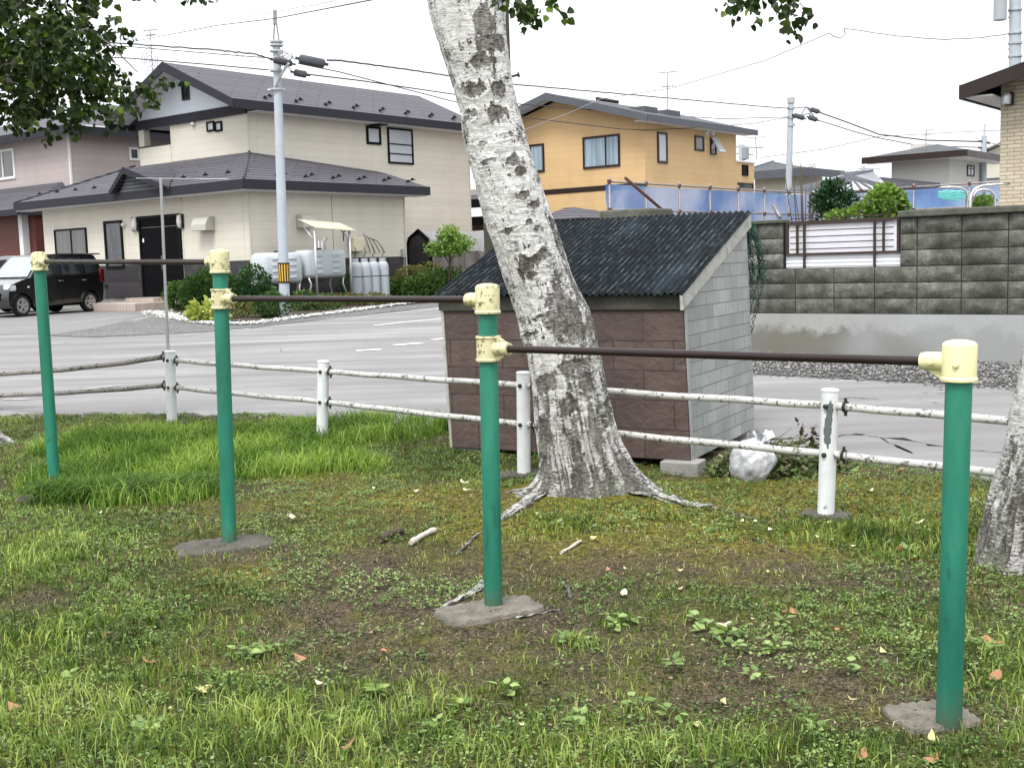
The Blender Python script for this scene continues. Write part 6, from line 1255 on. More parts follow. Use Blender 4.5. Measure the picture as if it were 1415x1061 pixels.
# ================================================================ GARDEN PLANTS
rs4 = np.random.RandomState(17)
def shrub(name, label, base, blobs, leaf, mat, dens=220, stems=6, col=(.5, .25), group=None, droop=0, zb=.5, wide=.42, flowers=None, cat='shrub', garden=True):
    """blobs: (dx, dy, z, rx, ry, rz) round the base; leaves fill a shell with gaps"""
    t_ = thing(name, label, cat, tuple(base), 0, group); cc = []; tp = []
    if garden: blobs = [(dx*1.1, dy*1.05, z*1.1, rx*1.15, ry*1.1, rz*1.12) for (dx, dy, z, rx, ry, rz) in blobs]
    for (dx, dy, z, rx, ry, rz) in blobs:
        n = int(dens*(rx*ry+ry*rz+rx*rz)*13); v_ = rdir(n, rs4); k_ = rs4.uniform(.35, 1.08, n)[:, None]**.6; c_ = v_*k_*np.array([rx, ry, rz]); cl = fbm(c_[:, 0]*6+dx, c_[:, 1]*6, c_[:, 2]*6+z, s=3); ok = cl > .42; c_ = c_[ok]+np.array([dx, dy, z]); cc.append(c_); tp.append(v_[ok])
    cc = np.concatenate(cc); tp = np.concatenate(tp); tp[:, 2] += .25-droop; tp += rs4.normal(0, .45, tp.shape); n = len(cc)
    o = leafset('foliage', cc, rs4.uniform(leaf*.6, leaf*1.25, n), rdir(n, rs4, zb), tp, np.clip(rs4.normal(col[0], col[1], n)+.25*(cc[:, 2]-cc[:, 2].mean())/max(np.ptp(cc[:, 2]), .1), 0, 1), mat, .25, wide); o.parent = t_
    mb = MB()
    for k in range(stems): b_ = random.Random(k).choice(blobs); e = Vector((b_[0]+rs4.uniform(-.5, .5)*b_[3], b_[1]+rs4.uniform(-.5, .5)*b_[4], b_[2]+rs4.uniform(-.2, .5)*b_[5])); mb.tube([Vector((rs4.uniform(-.05, .05), rs4.uniform(-.05, .05), -.03)), e*.5+Vector((0, 0, .03)), e], [.015, .011, .005], 5)
    obj('stems', mb, m['stem'], t_, smooth=180)
    if flowers:
        n, r_, mt = flowers; mb = MB()
        for k in range(n):
            c_ = Vector(cc[rs4.randint(len(cc))])+Vector((0, -.05, rs4.uniform(0, .1)))
            for j in range(6): a = j*PI/3; mb.add([c_, c_+Vector((math.cos(a-.4)*r_, -.02, math.sin(a-.4)*r_)), c_+Vector((math.cos(a)*r_*1.25, -.03, math.sin(a)*r_*1.25)), c_+Vector((math.cos(a+.4)*r_, -.02, math.sin(a+.4)*r_))], [(0, 1, 2, 3)])
        obj('flowers', mb, mt, t_)
    return t_
def gb_(u, v): p = gnd(u, v); return Vector((p.x, p.y, gz(p.y)))
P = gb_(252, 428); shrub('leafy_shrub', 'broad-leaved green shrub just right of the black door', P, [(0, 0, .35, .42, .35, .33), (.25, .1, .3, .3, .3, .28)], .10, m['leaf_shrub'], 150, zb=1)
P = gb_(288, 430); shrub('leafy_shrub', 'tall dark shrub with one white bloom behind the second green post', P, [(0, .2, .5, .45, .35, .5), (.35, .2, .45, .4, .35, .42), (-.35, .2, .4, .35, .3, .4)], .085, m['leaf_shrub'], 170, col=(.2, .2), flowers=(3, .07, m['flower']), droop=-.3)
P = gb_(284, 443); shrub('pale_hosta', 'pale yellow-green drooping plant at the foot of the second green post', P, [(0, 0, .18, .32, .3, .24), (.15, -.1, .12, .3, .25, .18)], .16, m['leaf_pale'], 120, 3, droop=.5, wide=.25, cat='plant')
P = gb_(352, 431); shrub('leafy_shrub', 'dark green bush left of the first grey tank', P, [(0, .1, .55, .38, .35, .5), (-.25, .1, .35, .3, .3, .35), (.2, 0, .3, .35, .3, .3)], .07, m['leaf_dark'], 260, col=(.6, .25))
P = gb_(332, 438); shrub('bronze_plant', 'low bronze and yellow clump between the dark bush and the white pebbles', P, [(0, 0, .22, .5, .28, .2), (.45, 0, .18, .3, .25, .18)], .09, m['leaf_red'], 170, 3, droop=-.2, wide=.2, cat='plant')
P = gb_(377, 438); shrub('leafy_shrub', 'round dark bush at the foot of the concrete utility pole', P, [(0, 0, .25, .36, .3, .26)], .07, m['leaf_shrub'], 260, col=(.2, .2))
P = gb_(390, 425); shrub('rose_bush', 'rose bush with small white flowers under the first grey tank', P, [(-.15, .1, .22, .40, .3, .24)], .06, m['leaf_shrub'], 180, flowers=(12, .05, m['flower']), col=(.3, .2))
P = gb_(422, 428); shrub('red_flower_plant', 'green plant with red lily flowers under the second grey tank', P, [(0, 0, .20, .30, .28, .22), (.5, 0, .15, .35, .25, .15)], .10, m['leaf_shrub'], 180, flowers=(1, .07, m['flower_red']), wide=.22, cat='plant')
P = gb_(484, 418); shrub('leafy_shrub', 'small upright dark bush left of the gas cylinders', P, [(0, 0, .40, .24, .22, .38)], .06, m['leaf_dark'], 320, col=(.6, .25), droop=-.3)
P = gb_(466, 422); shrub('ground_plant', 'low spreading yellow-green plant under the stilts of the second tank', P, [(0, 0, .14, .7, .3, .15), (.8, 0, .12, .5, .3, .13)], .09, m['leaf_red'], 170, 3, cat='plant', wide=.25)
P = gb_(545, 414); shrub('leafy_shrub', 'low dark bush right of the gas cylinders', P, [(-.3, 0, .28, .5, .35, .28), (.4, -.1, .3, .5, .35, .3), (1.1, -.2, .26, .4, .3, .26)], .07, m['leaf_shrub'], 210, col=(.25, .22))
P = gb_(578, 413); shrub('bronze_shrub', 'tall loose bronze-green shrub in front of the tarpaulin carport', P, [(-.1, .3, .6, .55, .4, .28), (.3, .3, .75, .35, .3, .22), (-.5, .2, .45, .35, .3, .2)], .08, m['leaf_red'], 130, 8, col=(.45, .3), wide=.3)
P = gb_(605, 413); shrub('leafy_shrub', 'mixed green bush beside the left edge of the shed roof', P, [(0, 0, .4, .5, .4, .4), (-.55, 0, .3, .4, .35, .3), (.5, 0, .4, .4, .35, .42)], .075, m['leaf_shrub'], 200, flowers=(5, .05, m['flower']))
tb = gb_(620, 413); tr_ = thing('small_tree', 'small round-crowned garden tree in front of the tarpaulin carport', 'tree', tuple(tb)); mb = MB()
c_top = at(622, 345, tb.y)-tb
mb.tube([Vector((0, 0, -.05)), Vector((.05, 0, .8)), Vector((c_top.x, 0, c_top.z))], [.035, .03, .015], 8)
for dx in (-.35, .3, .1): mb.tube([Vector((.04, 0, .7+abs(dx))), Vector((c_top.x+dx, .05, c_top.z+.1))], [.018, .008], 6)
obj('trunk', mb, m['stem'], tr_, smooth=180); cc = []
for (du, dv, ru, rv) in [(0, -2, 18, 12), (-16, 8, 15, 8), (16, 2, 14, 9), (2, 8, 20, 8), (-2, -14, 11, 8)]:
    q = at(622+du, 336+dv, tb.y)-tb; n = 850; v_ = rdir(n, rs4)*rs4.uniform(.2, 1.2, n)[:, None]; c_ = v_*np.array([ru/FPX*tb.y*1.25, .45, rv/FPX*tb.y*1.25])+np.array(tuple(q)); cc.append(c_[fbm(c_[:, 0]*6, c_[:, 1]*6, c_[:, 2]*6, s=5) > .38])
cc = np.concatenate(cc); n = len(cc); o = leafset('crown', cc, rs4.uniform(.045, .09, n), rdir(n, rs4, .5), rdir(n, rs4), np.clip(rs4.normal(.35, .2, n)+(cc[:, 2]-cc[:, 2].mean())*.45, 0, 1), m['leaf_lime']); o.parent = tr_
# shrubs above the block wall
def topbush(name, label, L, Y, leaf, mat, dens, col=(.5, .25), zb=.5, wide=.42, stems=5):
    P0_ = at(L[0][0], 320, Y); base = Vector((P0_.x, Y, gz(Y))); bl_ = []
    for (u_, v_, ru, rv) in L: q = at(u_, v_, Y)-base; bl_.append((q.x, rs4.uniform(-.2, .2), q.z, ru/FPX*Y, ru/FPX*Y*.8, rv/FPX*Y))
    return shrub(name, label, base, bl_, leaf, mat, dens, stems, col, zb=zb, wide=wide, garden=False)
topbush('conifer_shrub', 'round dark green conifer shrub above the metal fence panel', [(1150, 275, 25, 20), (1138, 285, 20, 15), (1160, 262, 16, 12), (1170, 282, 14, 16), (1150, 300, 20, 20), (1150, 258, 12, 8)], 19.0, .085, m['leaf_dark'], 330, (.3, .25), 0, .2)
topbush('leafy_shrub', 'bright lime green shrub above the right end of the metal fence panel', [(1222, 272, 20, 15), (1208, 285, 18, 16), (1240, 278, 12, 16), (1190, 293, 18, 9), (1165, 299, 20, 8), (1225, 295, 26, 14), (1228, 262, 10, 7), (1152, 301, 10, 6), (1250, 285, 8, 18)], 18.3, .075, m['leaf_lime'], 300, (.35, .25), .8)
topbush('leafy_shrub', 'small green shrub behind the arched steel handrails', [(1350, 281, 18, 8), (1365, 277, 10, 8), (1335, 286, 10, 5), (1355, 290, 16, 8)], 18.2, .06, m['leaf_lime'], 300, (.15, .2), .8)
bt = at(1112, 300, 21.0); br_ = thing('bare_shrub', 'thin bare upright branches in front of the blue sheet', 'shrub', (bt.x, bt.y, gz(21))); mb = MB()
for k in range(13): x_ = rs4.uniform(-.12, .12); mb.tube([Vector((x_, 0, .0)), Vector((x_*1.6, rs4.uniform(-.1, .1), 1.4)), Vector((x_*2.5+rs4.uniform(-.1, .1), 0, 2.0+rs4.uniform(.1, .85)))], [.02, .014, .006], 5)
obj('branches', mb, m['stem'], br_, smooth=180)

# ================================================================ TANKS, CYLINDERS
H = h
def local(u, v, x): return H.hit(u, v, 0, x)
def tank(u0, v0, u1, v1, label, dx, tilt=0):
    x_ = 1.25+dx; a0, a1, z0, z1 = H.rect(0, x_, u0, v0, u1, v1); y0, y1 = a0, a1
    t_ = thing('oil_tank', label, 'oil tank', tuple(H.o+U*(x_-.31)+V*(y0+y1)/2), UANG, 'oil tanks at the side of the beige house')
    L_ = (y1-y0)/2; mb = MB(); mb.bbox(-.31, .31, -L_, L_, z0, z1, .12)
    b_ = obj('tank_body', mb, m['tank'], t_, smooth=60)
    for i in range(4):
        for j in (-1, 1):
            z_ = z0+(z1-z0)*(.2+.2*i); mb = MB(); mb.bbox(.3, .325, j*L_*.42-.13, j*L_*.42+.13, z_-.035, z_+.035, .012); obj('rib', mb, m['tank'], b_, smooth=60)
    mb = MB(); mb.lathe([(0, z1-.01), (.07, z1-.01), (.07, z1+.035), (.05, z1+.05), (0, z1+.05)], (0, 0, 0), 14); obj('filler_cap', mb, m['bolt'], t_, smooth=60)
    mb = MB(); mb.tube([Vector((-.1, L_*.4, z1-.02)), Vector((-.1, L_*.4, z1+.28)), Vector((-.1, L_*.4+.06, z1+.34)), Vector((-.1, L_*.4+.12, z1+.28))], .02, 8); obj('vent_pipe', mb, m['metal_grey'], t_, smooth=180)
    for sx_ in (-.24, .24):
        for sy in (-1, 1): mb = MB(); mb.tube([Vector((sx_, sy*(L_-.10), z0+.02)), Vector((sx_*1.1, sy*(L_-.16), z0-.16)), Vector((sx_*1.25, sy*(L_+.06), .0))], .026, 8); obj('leg', mb, m['metal_grey'], t_, smooth=180)
    return t_
tank(366, 349, 420, 392, 'pale grey oil tank on stilts, left one, half behind the utility pole', 0); tank(424, 345, 480, 384, 'pale grey oil tank on stilts under the corrugated awning, right one', 0)
a = local(436, 325, 1.7); b = local(486, 330, 1.7); aw = thing('awning', 'small translucent corrugated awning on white posts above the right oil tank', 'awning', tuple(H.o+U*1.0+V*(a.y+b.y)/2), UANG); ym = (a.y+b.y)/2; nx_ = 120; V_ = []
m['awning'] = plain('yellowed_corrugated_plastic', (.42, .40, .31), .5, 0, .15, 5)
for j in range(2):
    for i in range(nx_+1): y_ = a.y-ym-.1+(b.y-a.y+.2)*i/nx_; V_.append(((.12 if j else .80), y_, (2.30 if j else 2.05)-.08*(i/nx_)+.018*math.cos(i*1.25)))
mb = MB(); mb.add(V_, [(i, i+1, nx_+2+i, nx_+1+i) for i in range(nx_)]); o = obj('sheet', mb, m['awning'], aw, smooth=180); s_ = o.modifiers.new('t', 'SOLIDIFY'); s_.thickness = .006
for y_ in (a.y-ym-.05, b.y-ym-.1): mb = MB(); mb.tube([Vector((.72, y_, .0)), Vector((.72, y_, 1.98))], .03, 8); mb.tube([Vector((.72, y_, 1.7)), Vector((.3, y_, 2.12))], .02, 6); obj('post', mb, m['metal_grey'], aw, smooth=180)
mb = MB(); [mb.tube([Vector((-.2, b.y-ym-.5+k*.12, .9)), Vector((-.2, b.y-ym-.5+k*.12, 1.75))], .022, 6) for k in range(4)]; obj('pipes', mb, m['metal_grey'], aw, smooth=180)
proto = None; gx = 1.0
for k, (u_, lab) in enumerate([(492.5, 'grey gas cylinder, leftmost of the four chained at the house wall'), (505, 'grey gas cylinder, second from the left of the four at the wall'), (517, 'grey gas cylinder, third from the left of the four at the wall'), (530, 'grey gas cylinder with faint red lettering, rightmost of the four at the wall')]):
    p_ = local(u_, 400, gx); w_ = H.o+U*gx+V*p_.y
    if proto is None:
        proto = thing('gas_cylinder', lab, 'gas cylinder', tuple(w_), UANG, 'gas cylinders'); r_ = .178
        mb = MB(); mb.lathe([(0, 0), (r_, 0), (r_, .95), (r_*.93, 1.05), (r_*.7, 1.12), (r_*.35, 1.155), (.03, 1.16), (.03, 1.2)], (0, 0, 0), 24); obj('body', mb, m['gas'], proto, smooth=50)
        mb = MB(); mb.lathe([(r_*.55, 1.12), (r_*.55, 1.24), (r_*.5, 1.24), (r_*.5, 1.12)], (0, 0, 0), 16); obj('collar', mb, m['gas'], proto, smooth=50)
        mb = MB(); mb.tube([Vector((0, 0, 1.18)), Vector((0, 0, 1.32)), Vector((.02, .06, 1.4)), Vector((-.1, .1, 1.55))], .014, 6); obj('valve', mb, m['bolt'], proto, smooth=50); o = proto
        mb = MB(); mb.lathe([(r_+.004, .72), (r_+.006, .73), (r_+.004, .74)], (0, 0, 0), 24); obj('chain', mb, m['bolt'], proto)
    else: o = copy_tree(proto)
    o.location = w_; tag(o, lab)
p_ = local(498, 345, .3); gb1 = thing('gas_meter', 'beige gas meter box with pipes above the gas cylinders', 'gas meter', tuple(H.o+U*.15+V*p_.y), UANG)
z_ = local(498, 338, .15).z; mb = MB(); mb.bbox(-.12, .14, -.22, .22, z_-.2, z_+.2, .02); obj('box', mb, plain('meter_beige', (.5, .46, .33), .5, 0, .06, 4), gb1); mb = MB(); 
for k in range(4): mb.tube([Vector((0, .3+k*.12, z_+.3-.05*k)), Vector((.1, .32+k*.14, z_+.1)), Vector((.25, .3+k*.2, z_-.25))], .013, 5)
obj('pipes', mb, m['black_cable'], gb1, smooth=180); obj('riser_pipe', MB().tube([Vector((0, -.5, z_+.1)), Vector((0, -.5, z_+.35)), Vector((0, -.3, z_+.45))], .02, 6), m['black_cable'], gb1, smooth=180)

# ================================================================ CARS
def tyre_rim(parent, c, side):
    w_ = MB(); R0 = .282; w_.lathe([(.19, -.08), (R0-.02, -.085), (R0, -.06), (R0, .06), (R0-.02, .085), (.19, .08)], c, 30, Vector((0, 1, 0))); o = obj('wheel', w_, m['tyre'], parent, smooth=40)
    r_ = MB(); ax = Vector((0, side, 0)); r_.lathe([(.19, .055), (.195, .082), (.182, .084), (.175, .06), (.04, .05), (.04, .075), (0, .08)], c, 30, ax)
    rim_ = obj('rim', r_, m['rim'], o, smooth=40); sp_ = MB()
    for k in range(5):
        a = k*2*PI/5+.3; d_ = Vector((math.cos(a), 0, math.sin(a))); q = Vector((-d_.z, 0, d_.x)); base = Vector(c)+ax*.078
        sp_.prism([base+d_*.03-q*.032, base+d_*.178-q*.045, base+d_*.178+q*.045, base+d_*.03+q*.032], ax*.008)
    obj('spokes', sp_, m['rim'], rim_); bk_ = MB(); bk_.lathe([(0, .052), (.178, .058)], c, 24, ax); obj('brake', bk_, m['black'], rim_)
def car(label, paint, loc, rz, L=3.39, Wd=1.47, Ht=1.64, group='cars parked before the beige house'):
    """x forward, y left"""
    t_ = thing('parked_car', label, 'car', loc, rz, group); w = Wd/2; RW, FWx = -1.13, 1.27; ar = .325
    def arch(cx): return [(cx+ar*math.cos(a), .28+ar*math.sin(a)) for a in np.linspace(PI, 0, 13)]
    prof = [(-1.66, .30), (-1.46, .24)]+[p for p in arch(RW) if p[1] > .24]+[(FWx-.36, .22)]+[p for p in arch(FWx) if p[1] > .24]+[(1.62, .22), (1.71, .30), (1.73, .50), (1.70, .70), (1.60, .84), (1.25, .95), (.98, 1.0), (-1.64, 1.02), (-1.70, .80), (-1.72, .55)]
    n = len(prof); mb = MB(); ys = [(-w+.04, .985), (-w, 1), (w, 1), (w-.04, .985)]
    V_ = []
    for y_, s_ in ((-w+.05, .985), (-w, 1.0), (w, 1.0), (w-.05, .985)):
        V_ += [(x_*s_, y_, (z_-.55)*s_+.55) for x_, z_ in prof]
    F = [tuple(range(n-1, -1, -1)), tuple(3*n+k for k in range(n))]+[(r*n+k, r*n+(k+1) % n, (r+1)*n+(k+1) % n, (r+1)*n+k) for r in range(3) for k in range(n)]
    mb.add(V_, F); body = obj('body', mb, paint, t_, smooth=35)
    # cabin
    cb = [(.98, .995), (.42, 1.545), (.30, 1.60), (-.2, 1.635), (-1.2, 1.625), (-1.50, 1.58), (-1.62, 1.35), (-1.655, .995)]; k_ = len(cb); V_ = []
    for sgn in (-1, 1): V_ += [(x_, sgn*(w-.01-.155*max(0, (z_-1.0))/.63), z_) for x_, z_ in cb]
    mb = MB(); mb.add(V_, [tuple(range(k_-1, -1, -1)), tuple(range(k_, 2*k_))]+[(i, (i+1) % k_, k_+(i+1) % k_, k_+i) for i in range(k_)]); obj('cabin', mb, paint, t_, smooth=30)
    def sidew(P, sgn, name, mat, off=.006):
        mb = MB(); pts_ = [Vector((x_, sgn*(w-.01-.155*(z_-1.0)/.63+off), z_)) for x_, z_ in P]; mb.prism(pts_, Vector((0, sgn*.004, 0))); return obj(name, mb, mat, t_)
    for sgn in (-1, 1):
        sidew([(.82, 1.06), (.36, 1.50), (-.10, 1.53), (-.10, 1.06)], sgn, 'window', m['car_glass']); sidew([(-.16, 1.06), (-.16, 1.53), (-.92, 1.52), (-.96, 1.06)], sgn, 'window', m['car_glass']); sidew([(-1.03, 1.06), (-1.0, 1.51), (-1.42, 1.47), (-1.50, 1.10)], sgn, 'window', m['car_glass'])
        for x_ in (-.13, -.99): mb = MB(); mb.box(x_-.006, x_+.006, sgn*w-.002 if sgn > 0 else -w-.003, sgn*w+.003 if sgn > 0 else -w+.002, .30, 1.0); obj('door_gap', mb, m['black'], body)
        for x_ in (.02, -.84): mb = MB(); mb.bbox(x_-.16, x_, sgn*(w+.02)-.015, sgn*(w+.02)+.015, .88, .915, .008); obj('door_handle', mb, m['steel'] if paint == m['car_black'] else paint, body)
        mb = MB(); mb.bbox(.56, .74, sgn*(w+.10)-.09, sgn*(w+.10)+.09, 1.03, 1.17, .03); mr = obj('mirror', mb, paint, t_, smooth=50); mb = MB(); mb.bbox(1.42, 1.69, sgn*(w-.13)-.11, sgn*(w-.13)+.11, .66, .84, .05); obj('headlight', mb, m['clear_lens'], t_, smooth=50)
        mb = MB(); mb.bbox(-1.715, -1.55, sgn*(w-.045)-.04, sgn*(w-.045)+.048, .82, 1.20, .02); obj('tail_light', mb, m['red_lens'], t_, smooth=50); mb = MB(); mb.bbox(1.02, 1.09, sgn*w-.01, sgn*w+.012, .74, .78, .005); obj('side_marker', mb, m['clear_lens'], body)
    mb = MB(); P = [Vector((.96, .62, 1.03)), Vector((.96, -.62, 1.03)), Vector((.44, -.50, 1.545)), Vector((.44, .50, 1.545))]; n_ = (P[1]-P[0]).cross(P[2]-P[0]).normalized(); n_ = n_ if n_.x > 0 else -n_; mb.prism([p+n_*.004 for p in P], n_*.006); obj('windscreen', mb, m['windscreen'], t_)
    mb = MB(); mb.prism([Vector((-1.668, -.55, 1.08)), Vector((-1.668, .55, 1.08)), Vector((-1.632, .5, 1.45)), Vector((-1.632, -.5, 1.45))], Vector((-.006, 0, 0))); obj('rear_window', mb, m['car_glass'], t_); mb = MB(); mb.bbox(-1.80, -1.42, -.54, .54, 1.60, 1.635, .012); obj('spoiler', mb, paint, t_, smooth=50)
    mb = MB(); mb.bbox(1.70, 1.74, -.45, .45, .42, .62, .01); obj('grille', mb, m['black'], t_); mb = MB(); mb.bbox(1.741, 1.75, -.16, .16, .36, .5, .003); obj('number_plate', mb, m['flower'], t_)
    for x_ in (RW, FWx):
        for sgn in (-1, 1): tyre_rim(t_, (x_, sgn*(w-.10), .282), sgn)
    mb = MB(); mb.box(-1.5, 1.5, -w+.12, w-.12, .2, .5); obj('underbody', mb, m['black'], t_); return t_
rw_ = gnd(123, 429.5); fw_ = gnd(13, 441.5); dd = Vector((fw_.x-rw_.x, fw_.y-rw_.y, 0)).normalized(); dd = (dd*.5+(-V)*.5).normalized(); ang = math.atan2(dd.y, dd.x); lf = Vector((-dd.y, dd.x, 0))
c0 = Vector((rw_.x, rw_.y, 0))+dd*1.13-lf*(.735-.10); c0.z = gz(c0.y)-.018
car('glossy black boxy small car parked in front of the beige house', m['car_black'], tuple(c0), ang)
c1 = c0-lf*2.35-dd*.3; c1 = c0-U*2.3-V*.2; c1.z = gz(c1.y)-.018
car('silver white small car mostly hidden behind the black car', m['car_white'], tuple(c1), ang, Ht=1.64)

# ================================================================ UTILITY POLES AND WIRES
m['pole_conc'] = plain('grey_blue_concrete_pole', (.35, .39, .43), .7, 0, .10, 3, .1); t = NT('yellow_black_band'); o_ = t.sep(); a_ = t.math('ARCTAN2', o_[1], o_[0]); st_ = t.math('SINE', t.math('MULTIPLY', a_, 14.0)); m['band'] = t.fin(t.ramp(st_, [(.45, (.012, .012, .012)), (.55, (.75, .42, .03))]), .5)
pb = gnd(394, 437); pb.z = gz(pb.y); YP = pb.y; pt = at(382, 62, YP)
up_ = thing('utility_pole', 'pale concrete utility pole with black and yellow band beside the beige house', 'utility pole', tuple(pb))
mb = MB(); mb.tube([pb-Vector((0, 0, .1)), pb+(pt-pb)*.5, pt], [.125, .108, .088], 20); obj('shaft', mb, m['pole_conc'], up_, True, smooth=60)
za, zb_ = at(393, 389, YP), at(392, 365, YP); axp_ = (pt-pb).normalized(); bnd = MB(); bnd.tube([za, zb_], .137, 28, cap=False); bo = obj('warning_band', bnd, m['band'], up_, True, smooth=60)
def recentre(o, P):
    q = P-rootof(o).location
    for v_ in o.data.vertices: v_.co -= q
    o.location = q
recentre(bo, za)
for a_ in (za-axp_*.03, zb_): obj('band_edge', MB().tube([a_, a_+axp_*.03], .139, 20), m['black'], up_, True)
mb = MB(); tt = at(380, 18, YP); mb.tube([pt+Vector((-.07, 0, 0)), tt], .02, 6); mb.tube([pt+Vector((.07, 0, 0)), tt], .02, 6); mb.tube([at(380, 34, YP), tt+Vector((0, 0, .05))], .045, 8); obj('top_bracket', mb, m['grey_cable'], up_, True)
mb = MB()
for v_ in (58, 63, 71, 98, 124):
    mb = MB(); q = at(382, v_, YP); mb.lathe([(.11, -.02), (.15, -.02), (.15, .02), (.11, .02)], q, 16, axp_); mb.tube([q-Vector((.2, 0, 0)), q+Vector((.2, 0, 0))], .014, 6); obj('clamp_band', mb, m['metal_grey'], up_, True)
mb = MB(); mb.tube([at(380, 121, YP-.1), at(391, 99, YP-.3), at(399, 88, YP-.4)], .03, 6); obj('strut', mb, m['metal_grey'], up_, True)
def blobbox(name, P, dims, parent, mat, dirn): 
    T = Matrix.Translation(P) @ dirn.to_track_quat('X', 'Z').to_matrix().to_4x4(); mb = MB(); mb.bbox(-dims[0]/2, dims[0]/2, -dims[1]/2, dims[1]/2, -dims[2]/2, dims[2]/2, min(dims)*.3, T=T); mb.tube([T @ Vector((-dims[0]/2-.08, 0, 0)), T @ Vector((dims[0]/2+.08, 0, 0))], min(dims)*.18, 8); return obj(name, mb, mat, parent, True, smooth=60)
m['enclosure'] = plain('dark_grey_enclosure', (.055, .06, .07), .5, 0, .15, 6)
wd_ = Vector((1, .25, -.2)).normalized()
blobbox('cable_closure', at(431, 85, YP), (.60, .2, .2), up_, m['enclosure'], wd_); blobbox('cable_closure', at(415, 102, YP), (.30, .15, .15), up_, m['enclosure'], wd_); blobbox('cable_closure', at(391, 86, YP-.25), (.42, .16, .13), up_, m['black_cable'], wd_)
mb = MB(); rq = random.Random(21); 
for k in range(12):
    a = at(384+rq.uniform(0, 8), rq.uniform(70, 90), YP-.15); b = at(396+rq.uniform(-6, 12), rq.uniform(72, 98), YP-.2); c_ = (a+b)/2+Vector((rq.uniform(-.1, .1), 0, rq.uniform(-.25, .15))); mb.tube([a, (a+c_)/2+Vector((0, 0, -.03)), c_, b], .012, 5)
obj('jumper_wires', mb, m['grey_cable'], up_, True, smooth=180)
WN = [0]
def wire(P, r_=.013, label='', sag=0.0, group=None, mat='black_cable', n=10, wig=0, cat='cable', name='cable'):
    Q = []
    for a, b in zip(P[:-1], P[1:]):
        for k in range(n): f = k/n; Q.append(a.lerp(b, f)-Vector((0, 0, 4*sag*f*(1-f)))+Vector((0, 0, wig*math.sin((k+WN[0])*2.3))))
    Q.append(P[-1]); mb = MB(); mb.tube(Q, r_, 6); WN[0] += 1; o = obj(name, mb, m[mat], loc=tuple(P[0]), smooth=180); return tag(o, label, cat, group)
g1 = 'cables left of the concrete utility pole'
wire([at(-60, 52, 33), at(180, 61, 30), at(300, 69.5, 28), at(352, 75, 27), at(381, 84, YP)], .020, 'thick double cable entering the concrete utility pole from the left, topmost there', group=g1, wig=.01)
wire([at(-60, 55, 33), at(180, 65, 30), at(300, 75, 28), at(378, 81, YP)], .012, 'thin cable just under the thick double one left of the utility pole', group=g1); wire([at(-60, 72, 33), at(175, 80.5, 30), at(300, 90.5, 28), at(381, 98, YP)], .016, 'cable crossing above the beige gable, lowest left of the utility pole', group=g1); wire([at(320, 72, 27.5), at(345, 84, 27), at(378, 87, YP)], .008, 'thin slack loop of wire left of the utility pole', group=g1, mat='grey_cable')
wire([at(178, 59, 30), at(300, 35.5, 20), at(380, 26, 16), at(515, 0, 11), at(640, -26, 8)], .007, 'upper thick cable rising to the right across the pole top', wig=.0, n=6); wire([at(178, 57, 30), at(300, 31, 20), at(440, 6, 13.5), at(560, -20, 9)], .0045, 'thin twisted wire just above the cable rising to the right', n=14, wig=.006, mat='grey_cable')
YR = 52.0
P93 = at(1093, 150, YR)
g2 = 'cables from the concrete pole to the far thin pole'
wire([at(452, 83.5, YP), at(470, 84, 27.4), at(560, 96, 31), at(640, 108, 35), at(701, 116, 37.5), at(880, 132, 43), at(1060, 148, 50), at(1091, 150, YR)], .022, 'twisted upper cable running behind the birch towards the far thin pole', group=g2, wig=.006, n=14)
wire([at(425, 103, YP), at(500, 112, 28.8), at(640, 132.5, 34), at(704, 143, 37), at(895, 158, 44), at(1000, 164.5, 49), at(1091, 162, YR)], .017, 'lower cable passing behind the birch over the yellow house', group=g2); wire([at(412, 88, YP), at(470, 100, 28), at(640, 144, 33), at(729, 163, 36), at(857, 178.5, 39.2), at(888, 180, 39.8)], .014, 'service wire dropping to the corner of the yellow house', group=g2)
wire([at(888, 180, 39.8), at(960, 177, 42), at(1040, 171, 48), at(1091, 162, YR)], .014, 'wire from the yellow house corner up to the far thin pole', group=g2); wire([at(708, 186, 34), at(790, 155, 36), at(830, 137, 36), at(928, 122, 32), at(1060, 83, 27), at(1146, 46, 24)], .010, 'pale wire rising over the yellow house to a splice in the sky', mat='grey_cable')
sp0 = at(1146, 46, 24); wire([sp0, at(1153, 51, 24), at(1161, 53, 24), at(1168, 48, 24), at(1166, 39, 24)], .012, 'looped splice hanging in the sky between two wires', name='wire_splice', cat='splice', mat='grey_cable', n=4); wire([at(1166, 39, 24), at(1230, 49, 23.5), at(1300, 55, 23), at(1350, 53, 22.5), at(1402, 46, 22)], .012, 'wire sagging from the splice to the pole at the upper right corner', mat='grey_cable', n=6, wig=.004)
blk_ = blobbox('cable_clamp', at(814, 127.5, 41), (.62, .07, .07), None, m['enclosure'], Vector((1, .9, -.05)).normalized()) if False else None
